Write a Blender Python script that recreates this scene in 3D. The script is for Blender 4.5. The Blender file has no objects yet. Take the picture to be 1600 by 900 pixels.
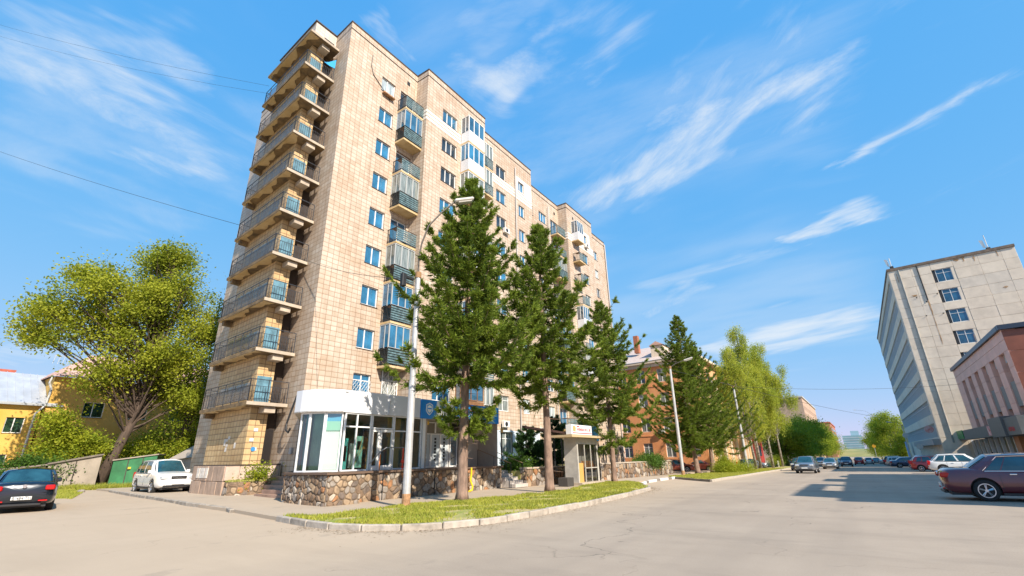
import bpy, math, random, bmesh
import numpy as np
from mathutils import Vector, Matrix
random.seed(7); rng = np.random.default_rng(7)
sc = bpy.context.scene
R = math.radians
# ------------------------------------------------------------------ camera
YAW, PITCH, ROLL, EYE = .608783, .3495267, -.01913, 1.6
cy_, sy_, cp_, sp_ = math.cos(YAW), math.sin(YAW), math.cos(PITCH), math.sin(PITCH)
fw = Vector((-sy_*cp_, cy_*cp_, sp_)); rt = Vector((cy_, sy_, 0)); up = rt.cross(fw)
rt, up = rt*math.cos(ROLL)+up*math.sin(ROLL), up*math.cos(ROLL)-rt*math.sin(ROLL)
cam = bpy.data.objects.new('camera', bpy.data.cameras.new('camera')); sc.collection.objects.link(cam)
cam.matrix_world = Matrix(((rt.x, up.x, -fw.x, 0), (rt.y, up.y, -fw.y, 0), (rt.z, up.z, -fw.z, EYE), (0, 0, 0, 1)))
cam.data.sensor_width = 36; cam.data.lens = 36*729.65/1600; cam.data.clip_end = 3000; cam.data.clip_start = .1
sc.camera = cam
# ------------------------------------------------------------------ sky, sun, exposure
SUN_AZ, SUN_EL = -20, 37          # degrees from +X towards +Y
w = bpy.data.worlds.new("World"); sc.world = w; w.use_nodes = True
N, L = w.node_tree.nodes, w.node_tree.links
def nn(tree, t, **k):
    n = tree.nodes.new(t)
    for a, b in k.items():
        if a.startswith('i_'): n.inputs[a[2:].replace('_', ' ')].default_value = b
        else: setattr(n, a, b)
    return n
wt = w.node_tree; bg = N['Background']; bg.inputs[1].default_value = .15; SKYCURVE = ((.56, .84), (1.55, .28), (3.32, .05)); CLOUDC = (3.2, 3.45, 3.7, 1)   # film-like response of the camera's blue
sky = nn(wt, 'ShaderNodeTexSky', sky_type='NISHITA', sun_disc=False)
sky.sun_elevation = R(SUN_EL); sky.sun_rotation = R(90-SUN_AZ); sky.altitude = 300
sky.air_density = 1.0; sky.dust_density = .3; sky.ozone_density = 3.0
geo = nn(wt, 'ShaderNodeTexCoord'); sep = nn(wt, 'ShaderNodeSeparateXYZ'); L.new(geo.outputs['Generated'], sep.inputs[0])
def m2(tree, op, a, b=None, c=None, clamp=False):
    n = tree.nodes.new('ShaderNodeMath'); n.operation = op; n.use_clamp = clamp
    for i, v in enumerate((a, b, c)):
        if v is None: continue
        if isinstance(v, (int, float)): n.inputs[i].default_value = v
        else: tree.links.new(v, n.inputs[i])
    return n.outputs[0]
# cirrus: a flat high layer, streaks drawn out along the street's heading
zc = m2(wt, 'MAXIMUM', m2(wt, 'ADD', sep.outputs[2], .06), .03)
px = m2(wt, 'DIVIDE', sep.outputs[0], zc); py = m2(wt, 'DIVIDE', sep.outputs[1], zc)
cmb = nn(wt, 'ShaderNodeCombineXYZ'); L.new(px, cmb.inputs[0]); L.new(py, cmb.inputs[1])
def pdir(x, y):
    d = (rt*(x-800)+up*(450-y)+fw*729.65).normalized(); z = d.z+.06; return Vector((d.x/z, d.y/z))
def band(a, b, wpx, op, seed, fine=.8, st=2.1, thr=.34):
    """one drawn-out cirrus band lying in the cloud layer between two headings"""
    wpx *= 1.35; A, B = pdir(*a), pdir(*b); D = B-A; L_ = D.length; D.normalize(); n = Vector((-D.y, D.x))
    mx_, my_ = (a[0]+b[0])/2, (a[1]+b[1])/2; pp = Vector((b[0]-a[0], b[1]-a[1])).normalized(); W_ = abs((pdir(mx_-pp.y*wpx, my_+pp.x*wpx)-pdir(mx_, my_)).dot(n))
    def lin(v, c): # dot((px,py), v)-c
        return m2(wt, 'SUBTRACT', m2(wt, 'MULTIPLY_ADD', px, v.x, m2(wt, 'MULTIPLY', py, v.y)), c)
    t = lin(D, A.dot(D)); s = lin(n, A.dot(n))
    cbv = nn(wt, 'ShaderNodeCombineXYZ'); L.new(t, cbv.inputs[0]); L.new(m2(wt, 'MULTIPLY', s, st), cbv.inputs[1]); cbv.inputs[2].default_value = seed
    def nz(sc_, det, dist, rough=.6):
        q = nn(wt, 'ShaderNodeTexNoise'); q.inputs['Scale'].default_value = sc_; q.inputs['Detail'].default_value = det; q.inputs['Roughness'].default_value = rough; q.inputs['Distortion'].default_value = dist; L.new(cbv.outputs[0], q.inputs['Vector']); return q.outputs[0]
    warp = m2(wt, 'MULTIPLY', m2(wt, 'SUBTRACT', nz(2.2/L_, 2, 0), .5), W_*3.0)
    s2 = m2(wt, 'DIVIDE', m2(wt, 'ADD', s, warp), W_)
    ms = m2(wt, 'EXPONENT', m2(wt, 'MULTIPLY', m2(wt, 'MULTIPLY', s2, s2), -.7))
    e = m2(wt, 'SUBTRACT', m2(wt, 'MULTIPLY', t, 2/L_), 1); e2 = m2(wt, 'MULTIPLY', e, e); me_ = m2(wt, 'SUBTRACT', 1.15, m2(wt, 'MULTIPLY', m2(wt, 'MULTIPLY', e2, e2), 1.0), clamp=True)
    fb = nz(fine*.42/W_*.55, 11, .9, .70)
    v = m2(wt, 'ADD', m2(wt, 'MULTIPLY', m2(wt, 'MULTIPLY', ms, me_), .62), m2(wt, 'SUBTRACT', m2(wt, 'MULTIPLY', fb, 2.0), 1.0+thr*.42))
    r = nn(wt, 'ShaderNodeMapRange'); r.inputs[1].default_value = 0; r.inputs[2].default_value = .95; r.inputs[4].default_value = op; r.interpolation_type = 'SMOOTHSTEP'; L.new(m2(wt, 'MULTIPLY', v, ms), r.inputs[0]); return r.outputs[0]
BANDS = [((-60, 40), (400, 285), 46, .95, 1), ((-40, 0), (340, 120), 40, .5, 2), ((735, 165), (1020, -20), 48, .85, 3), ((890, 335), (1190, 135), 30, .9, 4), ((950, 320), (1360, 75), 38, 1.0, 5), ((1060, 190), (1290, 0), 50, .55, 6),
         ((1290, 270), (1610, 95), 10, .8, 7), ((1215, 382), (1385, 312), 15, .9, 8), ((980, 500), (1120, 435), 20, .6, 9), ((1100, 560), (1400, 476), 24, 1.0, 10), ((980, 460), (1260, 372), 18, .4, 11), ((-30, 545), (90, 565), 14, .5, 12), ((560, 20), (640, 110), 22, .5, 13), ((-80, 130), (430, 340), 90, .42, 14), ((740, 330), (1420, 90), 100, .38, 15), ((880, 540), (1420, 430), 60, .35, 16), ((700, 60), (900, -30), 60, .35, 17)]
cl = None
for q in BANDS:
    o = band(*q); cl = o if cl is None else m2(wt, 'MAXIMUM', cl, o)
cl = m2(wt, 'MULTIPLY', cl, m2(wt, 'MULTIPLY', sep.outputs[2], 12, clamp=True))
ssp = nn(wt, 'ShaderNodeSeparateColor'); L.new(sky.outputs[0], ssp.inputs[0]); scb = nn(wt, 'ShaderNodeCombineColor')
for i, (k_, e_) in enumerate(SKYCURVE): L.new(m2(wt, 'MULTIPLY', m2(wt, 'POWER', ssp.outputs[i], e_), k_), scb.inputs[i])
mx = nn(wt, 'ShaderNodeMix', data_type='RGBA'); L.new(cl, mx.inputs[0]); L.new(scb.outputs[0], mx.inputs[6]); mx.inputs[7].default_value = CLOUDC
L.new(mx.outputs[2], bg.inputs[0])
sun = bpy.data.objects.new('sun', bpy.data.lights.new('sun', 'SUN')); sc.collection.objects.link(sun)
sd = Vector((math.cos(R(SUN_EL))*math.cos(R(SUN_AZ)), math.cos(R(SUN_EL))*math.sin(R(SUN_AZ)), math.sin(R(SUN_EL))))
sun.rotation_euler = sd.to_track_quat('Z', 'Y').to_euler(); sun.data.energy = 4.6; sun.data.angle = R(.53); sun.data.color = (1, .885, .745)
sc.view_settings.view_transform = 'Standard'; sc.view_settings.look = 'None'; sc.view_settings.exposure = .80; sc.view_settings.gamma = 1

# ------------------------------------------------------------------ ground height (the street falls away gently)
SL = .0105
def g(x, y): return -SL*max(0, min(y, 200)-25) + .12*min(1, max(0, (-x-15)/9))
# ------------------------------------------------------------------ helpers
def link(name, me, parent=None, base=None):
    o = bpy.data.objects.new(name, me); sc.collection.objects.link(o)
    if parent is not None: o.parent = parent
    return o
BASE = {}
def thing(name, label, cat, loc=(0, 0, 0), rz=0, group=None):
    o = bpy.data.objects.new(name, None); sc.collection.objects.link(o); o.empty_display_size = .2
    o.location = loc; o.rotation_euler[2] = rz; o['label'] = label; o['category'] = cat
    if group: o['group'] = group
    BASE[o.name] = Vector(loc) if rz == 0 else Vector((0, 0, 0)); return o
def tag(o, label, cat, group=None):
    o['label'] = label; o['category'] = cat
    if group: o['group'] = group
    return o
def offs(p):
    v = Vector((0, 0, 0))
    while p is not None: v += Vector(p.location); p = p.parent
    return v
def dup(o, loc, rz=None, label=None, group=None):
    def cp(s, par):
        c = s.copy(); sc.collection.objects.link(c); c.parent = par
        for ch in list(s.children): cp(ch, c)
        return c
    c = cp(o, None); c.location = loc
    if rz is not None: c.rotation_euler[2] = rz
    if label: c['label'] = label
    if group: c['group'] = group
    return c
class MB:
    def __init__(s): s.v = []; s.f = []; s.m = []; s.k = 0
    def add(s, vs, fs):
        n = len(s.v); s.v += [tuple(p) for p in vs]; s.f += [tuple(i+n for i in f) for f in fs]; s.m += [s.k]*len(fs); return s
    def quad(s, *p): return s.add(p, [tuple(range(len(p)))])
    def box(s, x0, x1, y0, y1, z0, z1, T=None):
        vs = [(x, y, z) for z in (z0, z1) for y in (y0, y1) for x in (x0, x1)]
        if T: vs = [T(*p) for p in vs]
        return s.add(vs, [(0, 2, 3, 1), (4, 5, 7, 6), (0, 1, 5, 4), (2, 6, 7, 3), (0, 4, 6, 2), (1, 3, 7, 5)])
    def rbox(s, x0, x1, y0, y1, z0, z1, b, T=None):   # box with chamfered edges
        xs, ys, zs = (x0, x1), (y0, y1), (z0, z1); c = ((x0+x1)/2, (y0+y1)/2, (z0+z1)/2)
        vs = []; idx = {}
        for i in (0, 1):
            for j in (0, 1):
                for k in (0, 1):
                    for a in range(3):
                        p = [xs[i], ys[j], zs[k]]
                        for q in range(3):
                            if q != a: p[q] += b if (i, j, k)[q] == 0 else -b
                        idx[i, j, k, a] = len(vs); vs.append(tuple(p))
        fs = []
        for a in range(3):
            u, v = (a+1) % 3, (a+2) % 3
            for sd_ in (0, 1):
                f = []
                for (i, j) in ((0, 0), (1, 0), (1, 1), (0, 1)):
                    t = [0, 0, 0]; t[a] = sd_; t[u] = i; t[v] = j; f.append(idx[tuple(t)+(a,)])
                fs.append(f if sd_ else f[::-1])
        for a in range(3):
            u, v = (a+1) % 3, (a+2) % 3
            for i in (0, 1):
                for j in (0, 1):
                    t0 = [0, 0, 0]; t0[u] = i; t0[v] = j; t1 = list(t0); t1[a] = 1
                    f = [idx[tuple(t0)+(u,)], idx[tuple(t1)+(u,)], idx[tuple(t1)+(v,)], idx[tuple(t0)+(v,)]]
                    fs.append(f if (i == j) else f[::-1])
        for i in (0, 1):
            for j in (0, 1):
                for k in (0, 1):
                    f = [idx[i, j, k, 0], idx[i, j, k, 1], idx[i, j, k, 2]]; fs.append(f if (i+j+k) % 2 else f[::-1])
        if T: vs = [T(*p) for p in vs]
        return s.add(vs, fs)
    def prism(s, poly, z0, z1, top=True, bot=True):
        n = len(poly); a = sum(poly[i][0]*poly[(i+1) % n][1]-poly[(i+1) % n][0]*poly[i][1] for i in range(n))
        if a < 0: poly = poly[::-1]
        f0 = z0 if callable(z0) else (lambda x, y: z0); f1 = z1 if callable(z1) else (lambda x, y: z1)
        vs = [(x, y, f0(x, y)) for x, y in poly]+[(x, y, f1(x, y)) for x, y in poly]
        fs = [(i, (i+1) % n, (i+1) % n+n, i+n) for i in range(n)]
        if top: fs.append(tuple(range(n, 2*n)))
        if bot: fs.append(tuple(range(n-1, -1, -1)))
        return s.add(vs, fs)
    def tube(s, pts, r, n=6, cap=True):
        pts = [Vector(p) for p in pts]; rs = r if hasattr(r, '__len__') else [r]*len(pts)
        vs = []; pu = None
        for i, p in enumerate(pts):
            d = (pts[min(i+1, len(pts)-1)]-pts[max(i-1, 0)]).normalized()
            if pu is None: pu = d.orthogonal().normalized()
            u = (pu-d*pu.dot(d)); u = u.normalized() if u.length > 1e-5 else d.orthogonal().normalized(); pu = u; v = d.cross(u)
            for k in range(n):
                a = 2*math.pi*k/n; vs.append(p+(u*math.cos(a)+v*math.sin(a))*rs[i])
        fs = [(i*n+k, i*n+(k+1) % n, (i+1)*n+(k+1) % n, (i+1)*n+k) for i in range(len(pts)-1) for k in range(n)]
        if cap: fs += [tuple(range(n-1, -1, -1)), tuple(range((len(pts)-1)*n, len(pts)*n))]
        return s.add(vs, fs)
    def bar(s, a, b, r, n=4): return s.tube([a, b], r, n)
    def disc(s, c, ax, r0, r1, w, n=24):
        # ring/cylinder of width w centred on c along axis ax, outer r1, inner r0
        c = Vector(c); ax = Vector(ax).normalized(); u = ax.orthogonal().normalized(); v = ax.cross(u); vs = []
        for k in range(n):
            a = 2*math.pi*k/n; d = u*math.cos(a)+v*math.sin(a)
            for (r, t) in ((r1, -w/2), (r1, w/2), (r0, w/2), (r0, -w/2)): vs.append(c+d*r+ax*t)
        fs = []
        for k in range(n):
            j = (k+1) % n
            for q in range(4):
                if r0 <= 0 and q == 2: continue
                fs.append((4*k+q, 4*j+q, 4*j+(q+1) % 4, 4*k+(q+1) % 4))
        return s.add(vs, fs)
    def build(s, name, mats, parent=None, smooth=False, kind=None, local=False):
        me = bpy.data.meshes.new(name); b = Vector((0, 0, 0)) if (parent is None or local) else offs(parent)
        me.from_pydata([(p[0]-b[0], p[1]-b[1], p[2]-b[2]) for p in s.v], [], s.f)
        mats = mats if isinstance(mats, (list, tuple)) else [mats]
        for m in mats: me.materials.append(m)
        if len(mats) > 1: me.polygons.foreach_set('material_index', s.m)
        if smooth: me.polygons.foreach_set('use_smooth', [True]*len(me.polygons))
        me.update(); o = link(name, me, parent)
        if kind: o['kind'] = kind
        return o
def recenter(o, base):
    me = o.data; me.transform(Matrix.Translation(-Vector(base))); o.location = base; return o
# ------------------------------------------------------------------ materials
MT = {}
def P(name, col=(.3,.3,.3), rough=.7, metal=0, spec=.5, bump=0, bscale=20, var=0, vscale=3, col2=None, emis=None, coat=0, trans=0, detail=5, stretch=None, space='Object'):
    if name in MT: return MT[name]
    m = bpy.data.materials.new(name); m.use_nodes = True; t = m.node_tree; b = t.nodes['Principled BSDF']
    b.inputs['Base Color'].default_value = (*col, 1); b.inputs['Roughness'].default_value = rough; b.inputs['Metallic'].default_value = metal
    b.inputs['Specular IOR Level'].default_value = spec; b.inputs['Coat Weight'].default_value = coat
    if coat: b.inputs['Coat Roughness'].default_value = .04
    if emis: b.inputs['Emission Color'].default_value = (*emis[:3], 1); b.inputs['Emission Strength'].default_value = emis[3]
    tc = nn(t, 'ShaderNodeTexCoord'); vec = tc.outputs[space]
    if stretch:
        mp = nn(t, 'ShaderNodeMapping'); mp.inputs['Scale'].default_value = stretch; t.links.new(vec, mp.inputs[0]); vec = mp.outputs[0]
    if var or col2:
        n = nn(t, 'ShaderNodeTexNoise'); n.inputs['Scale'].default_value = vscale; n.inputs['Detail'].default_value = detail; n.inputs['Roughness'].default_value = .6; t.links.new(vec, n.inputs['Vector'])
        r = nn(t, 'ShaderNodeMapRange'); r.inputs[1].default_value = .35; r.inputs[2].default_value = .65; t.links.new(n.outputs[0], r.inputs[0])
        mxn = nn(t, 'ShaderNodeMix', data_type='RGBA'); t.links.new(r.outputs[0], mxn.inputs[0])
        c2 = col2 or tuple(min(1, c*(1+var)) for c in col); c1 = col if col2 else tuple(c*(1-var) for c in col)
        mxn.inputs[6].default_value = (*c1, 1); mxn.inputs[7].default_value = (*c2, 1); t.links.new(mxn.outputs[2], b.inputs['Base Color'])
    if bump:
        n2 = nn(t, 'ShaderNodeTexNoise'); n2.inputs['Scale'].default_value = bscale; n2.inputs['Detail'].default_value = 6; t.links.new(vec, n2.inputs['Vector'])
        bp = nn(t, 'ShaderNodeBump'); bp.inputs['Strength'].default_value = bump; bp.inputs['Distance'].default_value = .02; t.links.new(n2.outputs[0], bp.inputs['Height']); t.links.new(bp.outputs[0], b.inputs['Normal'])
    MT[name] = m; return m
def mixc(t, fac, a, b, blend='MIX'):
    n = nn(t, 'ShaderNodeMix', data_type='RGBA', blend_type=blend)
    for i, v in ((0, fac), (6, a), (7, b)):
        if isinstance(v, (int, float)): n.inputs[i].default_value = v
        elif isinstance(v, tuple): n.inputs[i].default_value = (*v, 1)
        else: t.links.new(v, n.inputs[i])
    return n.outputs[2]
def noise(t, vec, scale, det=5, rough=.6, lo=.35, hi=.65, stretch=None, loc=None):
    if stretch:
        mp = nn(t, 'ShaderNodeMapping'); mp.inputs['Scale'].default_value = stretch
        if loc: mp.inputs['Location'].default_value = loc
        t.links.new(vec, mp.inputs[0]); vec = mp.outputs[0]
    n = nn(t, 'ShaderNodeTexNoise'); n.inputs['Scale'].default_value = scale; n.inputs['Detail'].default_value = det; n.inputs['Roughness'].default_value = rough
    t.links.new(vec, n.inputs['Vector'])
    r = nn(t, 'ShaderNodeMapRange'); r.inputs[1].default_value = lo; r.inputs[2].default_value = hi; t.links.new(n.outputs[0], r.inputs[0]); return r.outputs[0]
def tile_mat(name, c1, c2, grout, bw, bh, stain, mort=.016):
    m = bpy.data.materials.new(name); m.use_nodes = True; t = m.node_tree; b = t.nodes['Principled BSDF']; b.inputs['Roughness'].default_value = .55
    tc = nn(t, 'ShaderNodeTexCoord'); s = nn(t, 'ShaderNodeSeparateXYZ'); t.links.new(tc.outputs['Object'], s.inputs[0])
    ge = nn(t, 'ShaderNodeNewGeometry'); sn = nn(t, 'ShaderNodeSeparateXYZ'); t.links.new(ge.outputs['True Normal'], sn.inputs[0])
    fac = m2(t, 'GREATER_THAN', m2(t, 'ABSOLUTE', sn.outputs[0]), .6)
    u = m2(t, 'ADD', m2(t, 'MULTIPLY', s.outputs[1], fac), m2(t, 'MULTIPLY', s.outputs[0], m2(t, 'SUBTRACT', 1, fac)))
    cb = nn(t, 'ShaderNodeCombineXYZ'); t.links.new(u, cb.inputs[0]); t.links.new(s.outputs[2], cb.inputs[1])
    wob = noise(t, tc.outputs['Object'], 1.2, 2, .5, 0, 1)
    vv = nn(t, 'ShaderNodeVectorMath', operation='ADD'); t.links.new(cb.outputs[0], vv.inputs[0])
    wv = nn(t, 'ShaderNodeCombineXYZ'); t.links.new(m2(t, 'MULTIPLY', wob, .05), wv.inputs[0]); t.links.new(m2(t, 'MULTIPLY', wob, .06), wv.inputs[1]); t.links.new(wv.outputs[0], vv.inputs[1])
    br = nn(t, 'ShaderNodeTexBrick'); br.offset = 0; br.squash = 1; t.links.new(vv.outputs[0], br.inputs['Vector'])
    br.inputs['Scale'].default_value = 1; br.inputs['Brick Width'].default_value = bw; br.inputs['Row Height'].default_value = bh; br.inputs['Mortar Size'].default_value = mort; br.inputs['Mortar Smooth'].default_value = .3; br.inputs['Bias'].default_value = -.1
    br.inputs['Color1'].default_value = (*c1, 1); br.inputs['Color2'].default_value = (*c2, 1); br.inputs['Mortar'].default_value = (*grout, 1)
    # the thin pointing line under each course of tiles
    fz = m2(t, 'FRACT', m2(t, 'DIVIDE', m2(t, 'ADD', s.outputs[2], m2(t, 'MULTIPLY', wob, .06)), bh)); ln_ = m2(t, 'MULTIPLY', m2(t, 'GREATER_THAN', fz, .17), m2(t, 'LESS_THAN', fz, .22))
    patchy = noise(t, cb.outputs[0], .6, 3, .6, .40, .60, (1, 1, 1), (5, 5, 5))
    brc = mixc(t, m2(t, 'MULTIPLY', m2(t, 'MULTIPLY', ln_, patchy), .55), br.outputs['Color'], grout)
    big = noise(t, cb.outputs[0], .35, 6, .65, .45, .75, (1, 1.2, 1)); med = noise(t, cb.outputs[0], 1.3, 5, .7, .42, .72)
    col = mixc(t, m2(t, 'MULTIPLY', big, .55), brc, stain, 'MULTIPLY')
    col = mixc(t, m2(t, 'MULTIPLY', med, .30), col, (.72, .55, .42), 'MULTIPLY')
    strk = noise(t, cb.outputs[0], 1.0, 4, .6, .52, .80, (3.2, .16, 1)); col = mixc(t, m2(t, 'MULTIPLY', strk, .45), col, (.55, .40, .30), 'MULTIPLY')
    # joints read weaker here and there where the grout is clean
    t.links.new(col, b.inputs['Base Color'])
    bp = nn(t, 'ShaderNodeBump'); bp.inputs['Strength'].default_value = .5; bp.inputs['Distance'].default_value = .01; bp.invert = True
    t.links.new(br.outputs['Fac'], bp.inputs['Height']); t.links.new(bp.outputs[0], b.inputs['Normal'])
    MT[name] = m; return m
TILE = tile_mat('tower_tile', (.50, .41, .315), (.60, .52, .43), (.30, .20, .13), .39, .29, (.80, .60, .42))
def glass_mat(name, col, rough=.03, spec=1.0, metal=0.0):
    return P(name, col, rough, metal, spec)
GL = P('window_glass', (.03, .10, .17), .04, 0, 1.0, var=.6, vscale=.6); GL.node_tree.nodes['Principled BSDF'].inputs['IOR'].default_value = 1.9
def clear(name, tint, mixv):
    m = bpy.data.materials.new(name); m.use_nodes = True; t = m.node_tree; t.nodes.remove(t.nodes['Principled BSDF'])
    tr = nn(t, 'ShaderNodeBsdfTransparent'); tr.inputs[0].default_value = (*tint, 1); gs = nn(t, 'ShaderNodeBsdfGlossy'); gs.inputs['Roughness'].default_value = .02
    fr = nn(t, 'ShaderNodeFresnel'); fr.inputs[0].default_value = 1.5; ms = nn(t, 'ShaderNodeMixShader')
    t.links.new(m2(t, 'ADD', fr.outputs[0], mixv, clamp=True), ms.inputs[0]); t.links.new(tr.outputs[0], ms.inputs[1]); t.links.new(gs.outputs[0], ms.inputs[2])
    t.links.new(ms.outputs[0], t.nodes['Material Output'].inputs[0]); MT[name] = m; return m
CLEAR = clear('shop_glass', (.80, .93, .90), .10)
NET = clear('sheet_net', (.62, .66, .70), .03)
WFR = P('white_frame', (.75, .75, .73), .4); DARK = P('dark_metal', (.02, .022, .025), .5); RAIL = P('rail_metal', (.035, .04, .05), .5)
CONC = P('weathered_shaded_concrete', (.10, .07, .04), .85, bump=.4, bscale=8, col2=(.26, .175, .085), vscale=1.6)  # browned dark so the slabs' south edges carry shade in their colour
CONCL = P('pale_concrete', (.44, .37, .29), .85, bump=.3, bscale=8, var=.15, vscale=2)
COPE = P('dark_coping', (.07, .05, .04), .6); ROOFF = P('roof_felt', (.08, .08, .08), .9)
BLUEP = P('blue_paint', (.22, .45, .58), .5, var=.25, vscale=3); WHITEP = P('white_panel', (.66, .68, .71), .35, bump=.02, bscale=2)
BARK = P('bark', (.085, .06, .045), .9, bump=1, bscale=12, var=.35, vscale=6, stretch=(1, 1, .25)); SPBARK = P('spruce_bark', (.24, .16, .12), .9, bump=1, bscale=14, var=.35, vscale=8, stretch=(1, 1, .3))
def foliage(name, a, b_, c_=None, scale=1.2, tr=.35, rough=.6):
    m = bpy.data.materials.new(name); m.use_nodes = True; t = m.node_tree; b = t.nodes['Principled BSDF']; b.inputs['Roughness'].default_value = rough; b.inputs['Specular IOR Level'].default_value = .25
    tc = nn(t, 'ShaderNodeTexCoord'); gi = nn(t, 'ShaderNodeNewGeometry')
    col = mixc(t, noise(t, tc.outputs['Object'], scale, 4, .6, .38, .62), a, b_)
    col = mixc(t, m2(t, 'MULTIPLY', gi.outputs['Random Per Island'], .6), col, c_ or tuple(x*1.5 for x in b_))
    t.links.new(col, b.inputs['Base Color'])
    tl = nn(t, 'ShaderNodeBsdfTranslucent'); t.links.new(col, tl.inputs[0]); ms = nn(t, 'ShaderNodeMixShader'); ms.inputs[0].default_value = tr
    t.links.new(b.outputs[0], ms.inputs[1]); t.links.new(tl.outputs[0], ms.inputs[2]); t.links.new(ms.outputs[0], t.nodes['Material Output'].inputs[0]); MT[name] = m; return m
F_SPR = foliage('spruce_needles', (.06, .12, .018), (.19, .27, .03), (.28, .34, .04), .9, .36)
F_FIR = foliage('dark_fir_needles', (.02, .06, .02), (.05, .11, .035), (.06, .13, .03), 1.5, .15)
F_BIG = foliage('maple_leaves', (.15, .22, .015), (.36, .40, .03), (.46, .46, .05), .35, .45)
F_BIR = foliage('birch_leaves', (.25, .33, .035), (.46, .49, .06), (.52, .55, .08), .4, .5)
F_GRN = foliage('street_tree_leaves', (.16, .25, .02), (.34, .40, .025), (.40, .44, .04), .3, .5)
F_BSH = foliage('bush_leaves', (.14, .24, .015), (.36, .42, .03), (.45, .44, .04), .7, .5)
F_HDG = foliage('hedge_leaves', (.04, .10, .012), (.09, .17, .02), (.10, .19, .025), .7, .35)
F_GRS = foliage('grass_blades', (.20, .27, .02), (.38, .42, .04), (.52, .44, .13), .9, .35)
# ================================================================== GROUND
def asphalt(name, c1, c2, dark, crack=.55, sand=(.52, .41, .29)):
    m = bpy.data.materials.new(name); m.use_nodes = True; t = m.node_tree; b = t.nodes['Principled BSDF']; b.inputs['Roughness'].default_value = .85; b.inputs['Specular IOR Level'].default_value = .3
    tc = nn(t, 'ShaderNodeTexCoord'); v = tc.outputs['Object']
    col = mixc(t, noise(t, v, .22, 7, .62, .3, .7), c1, c2)
    col = mixc(t, m2(t, 'MULTIPLY', noise(t, v, .5, 5, .7, .50, .72, (.35, 1.2, 1)), .55), col, dark)
    col = mixc(t, m2(t, 'MULTIPLY', noise(t, v, 40, 5, .85, .35, .65), .50), col, (.62, .58, .52), 'MULTIPLY')
    # tyre lanes: long soft streaks along the street
    col = mixc(t, m2(t, 'MULTIPLY', noise(t, v, 1.0, 3, .5, .45, .7, (1.1, .03, 1)), .30), col, dark)
    vo = nn(t, 'ShaderNodeTexVoronoi', feature='DISTANCE_TO_EDGE'); vo.inputs['Scale'].default_value = .16
    nz = nn(t, 'ShaderNodeTexNoise'); nz.inputs['Scale'].default_value = .9; nz.inputs['Detail'].default_value = 6; t.links.new(v, nz.inputs['Vector'])
    va = nn(t, 'ShaderNodeVectorMath', operation='MULTIPLY_ADD'); t.links.new(nz.outputs['Color'], va.inputs[0]); va.inputs[1].default_value = (2.4, 2.4, 0); t.links.new(v, va.inputs[2]); t.links.new(va.outputs[0], vo.inputs['Vector'])
    ck = m2(t, 'LESS_THAN', vo.outputs['Distance'], .0055*crack)
    ck = m2(t, 'MULTIPLY', ck, noise(t, v, .25, 3, .6, .48, .58))
    col = mixc(t, m2(t, 'MULTIPLY', ck, .5), col, (.05, .045, .04))
    # sand gathered near the kerb and at the junction
    sp_ = nn(t, 'ShaderNodeSeparateXYZ'); t.links.new(v, sp_.inputs[0])
    kx = nn(t, 'ShaderNodeMapRange'); kx.inputs[1].default_value = -4.5; kx.inputs[2].default_value = -8.2; t.links.new(m2(t, 'ADD', sp_.outputs[0], m2(t, 'MULTIPLY', noise(t, v, .7, 5, .6, 0, 1), 1.6)), kx.inputs[0])
    col = mixc(t, m2(t, 'MULTIPLY', kx.outputs[0], .55), col, sand)
    col = mixc(t, m2(t, 'MULTIPLY', noise(t, v, .8, 6, .7, .60, .66, (1, .5, 1), (4, 9, 0)), .35), col, dark)
    t.links.new(col, b.inputs['Base Color'])
    bp = nn(t, 'ShaderNodeBump'); bp.inputs['Strength'].default_value = .35; bp.inputs['Distance'].default_value = .01
    n2 = nn(t, 'ShaderNodeTexNoise'); n2.inputs['Scale'].default_value = 60; n2.inputs['Detail'].default_value = 4; t.links.new(v, n2.inputs['Vector']); t.links.new(n2.outputs[0], bp.inputs['Height']); t.links.new(bp.outputs[0], b.inputs['Normal'])
    MT[name] = m; return m
ASPH = asphalt('road_asphalt', (.35, .29, .23), (.44, .37, .295), (.25, .21, .17))
PAVE = asphalt('pavement_asphalt', (.32, .285, .245), (.41, .365, .31), (.22, .195, .165), .8)
DIRT = P('dirt', (.22, .17, .10), .95, bump=.6, bscale=6, col2=(.10, .15, .02), vscale=.8)
TURF = P('turf', (.20, .25, .03), .95, bump=.6, bscale=14, col2=(.50, .39, .20), vscale=1.1, detail=7)
KERB = P('kerb_concrete', (.40, .355, .30), .85, bump=.5, bscale=18, var=.18, vscale=5)
KERBM = P('kerb_weathered', (.33, .29, .24), .85, bump=.5, bscale=18, var=.25, vscale=4); KERBD = P('kerb_dark', (.20, .175, .15), .85, bump=.5, bscale=18, var=.25, vscale=5); KERBW = P('kerb_white_paint', (.72, .70, .66), .7, bump=.3, bscale=18, var=.12, vscale=6)
XK = [-24, -15]; YK = [25, 200]
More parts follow.
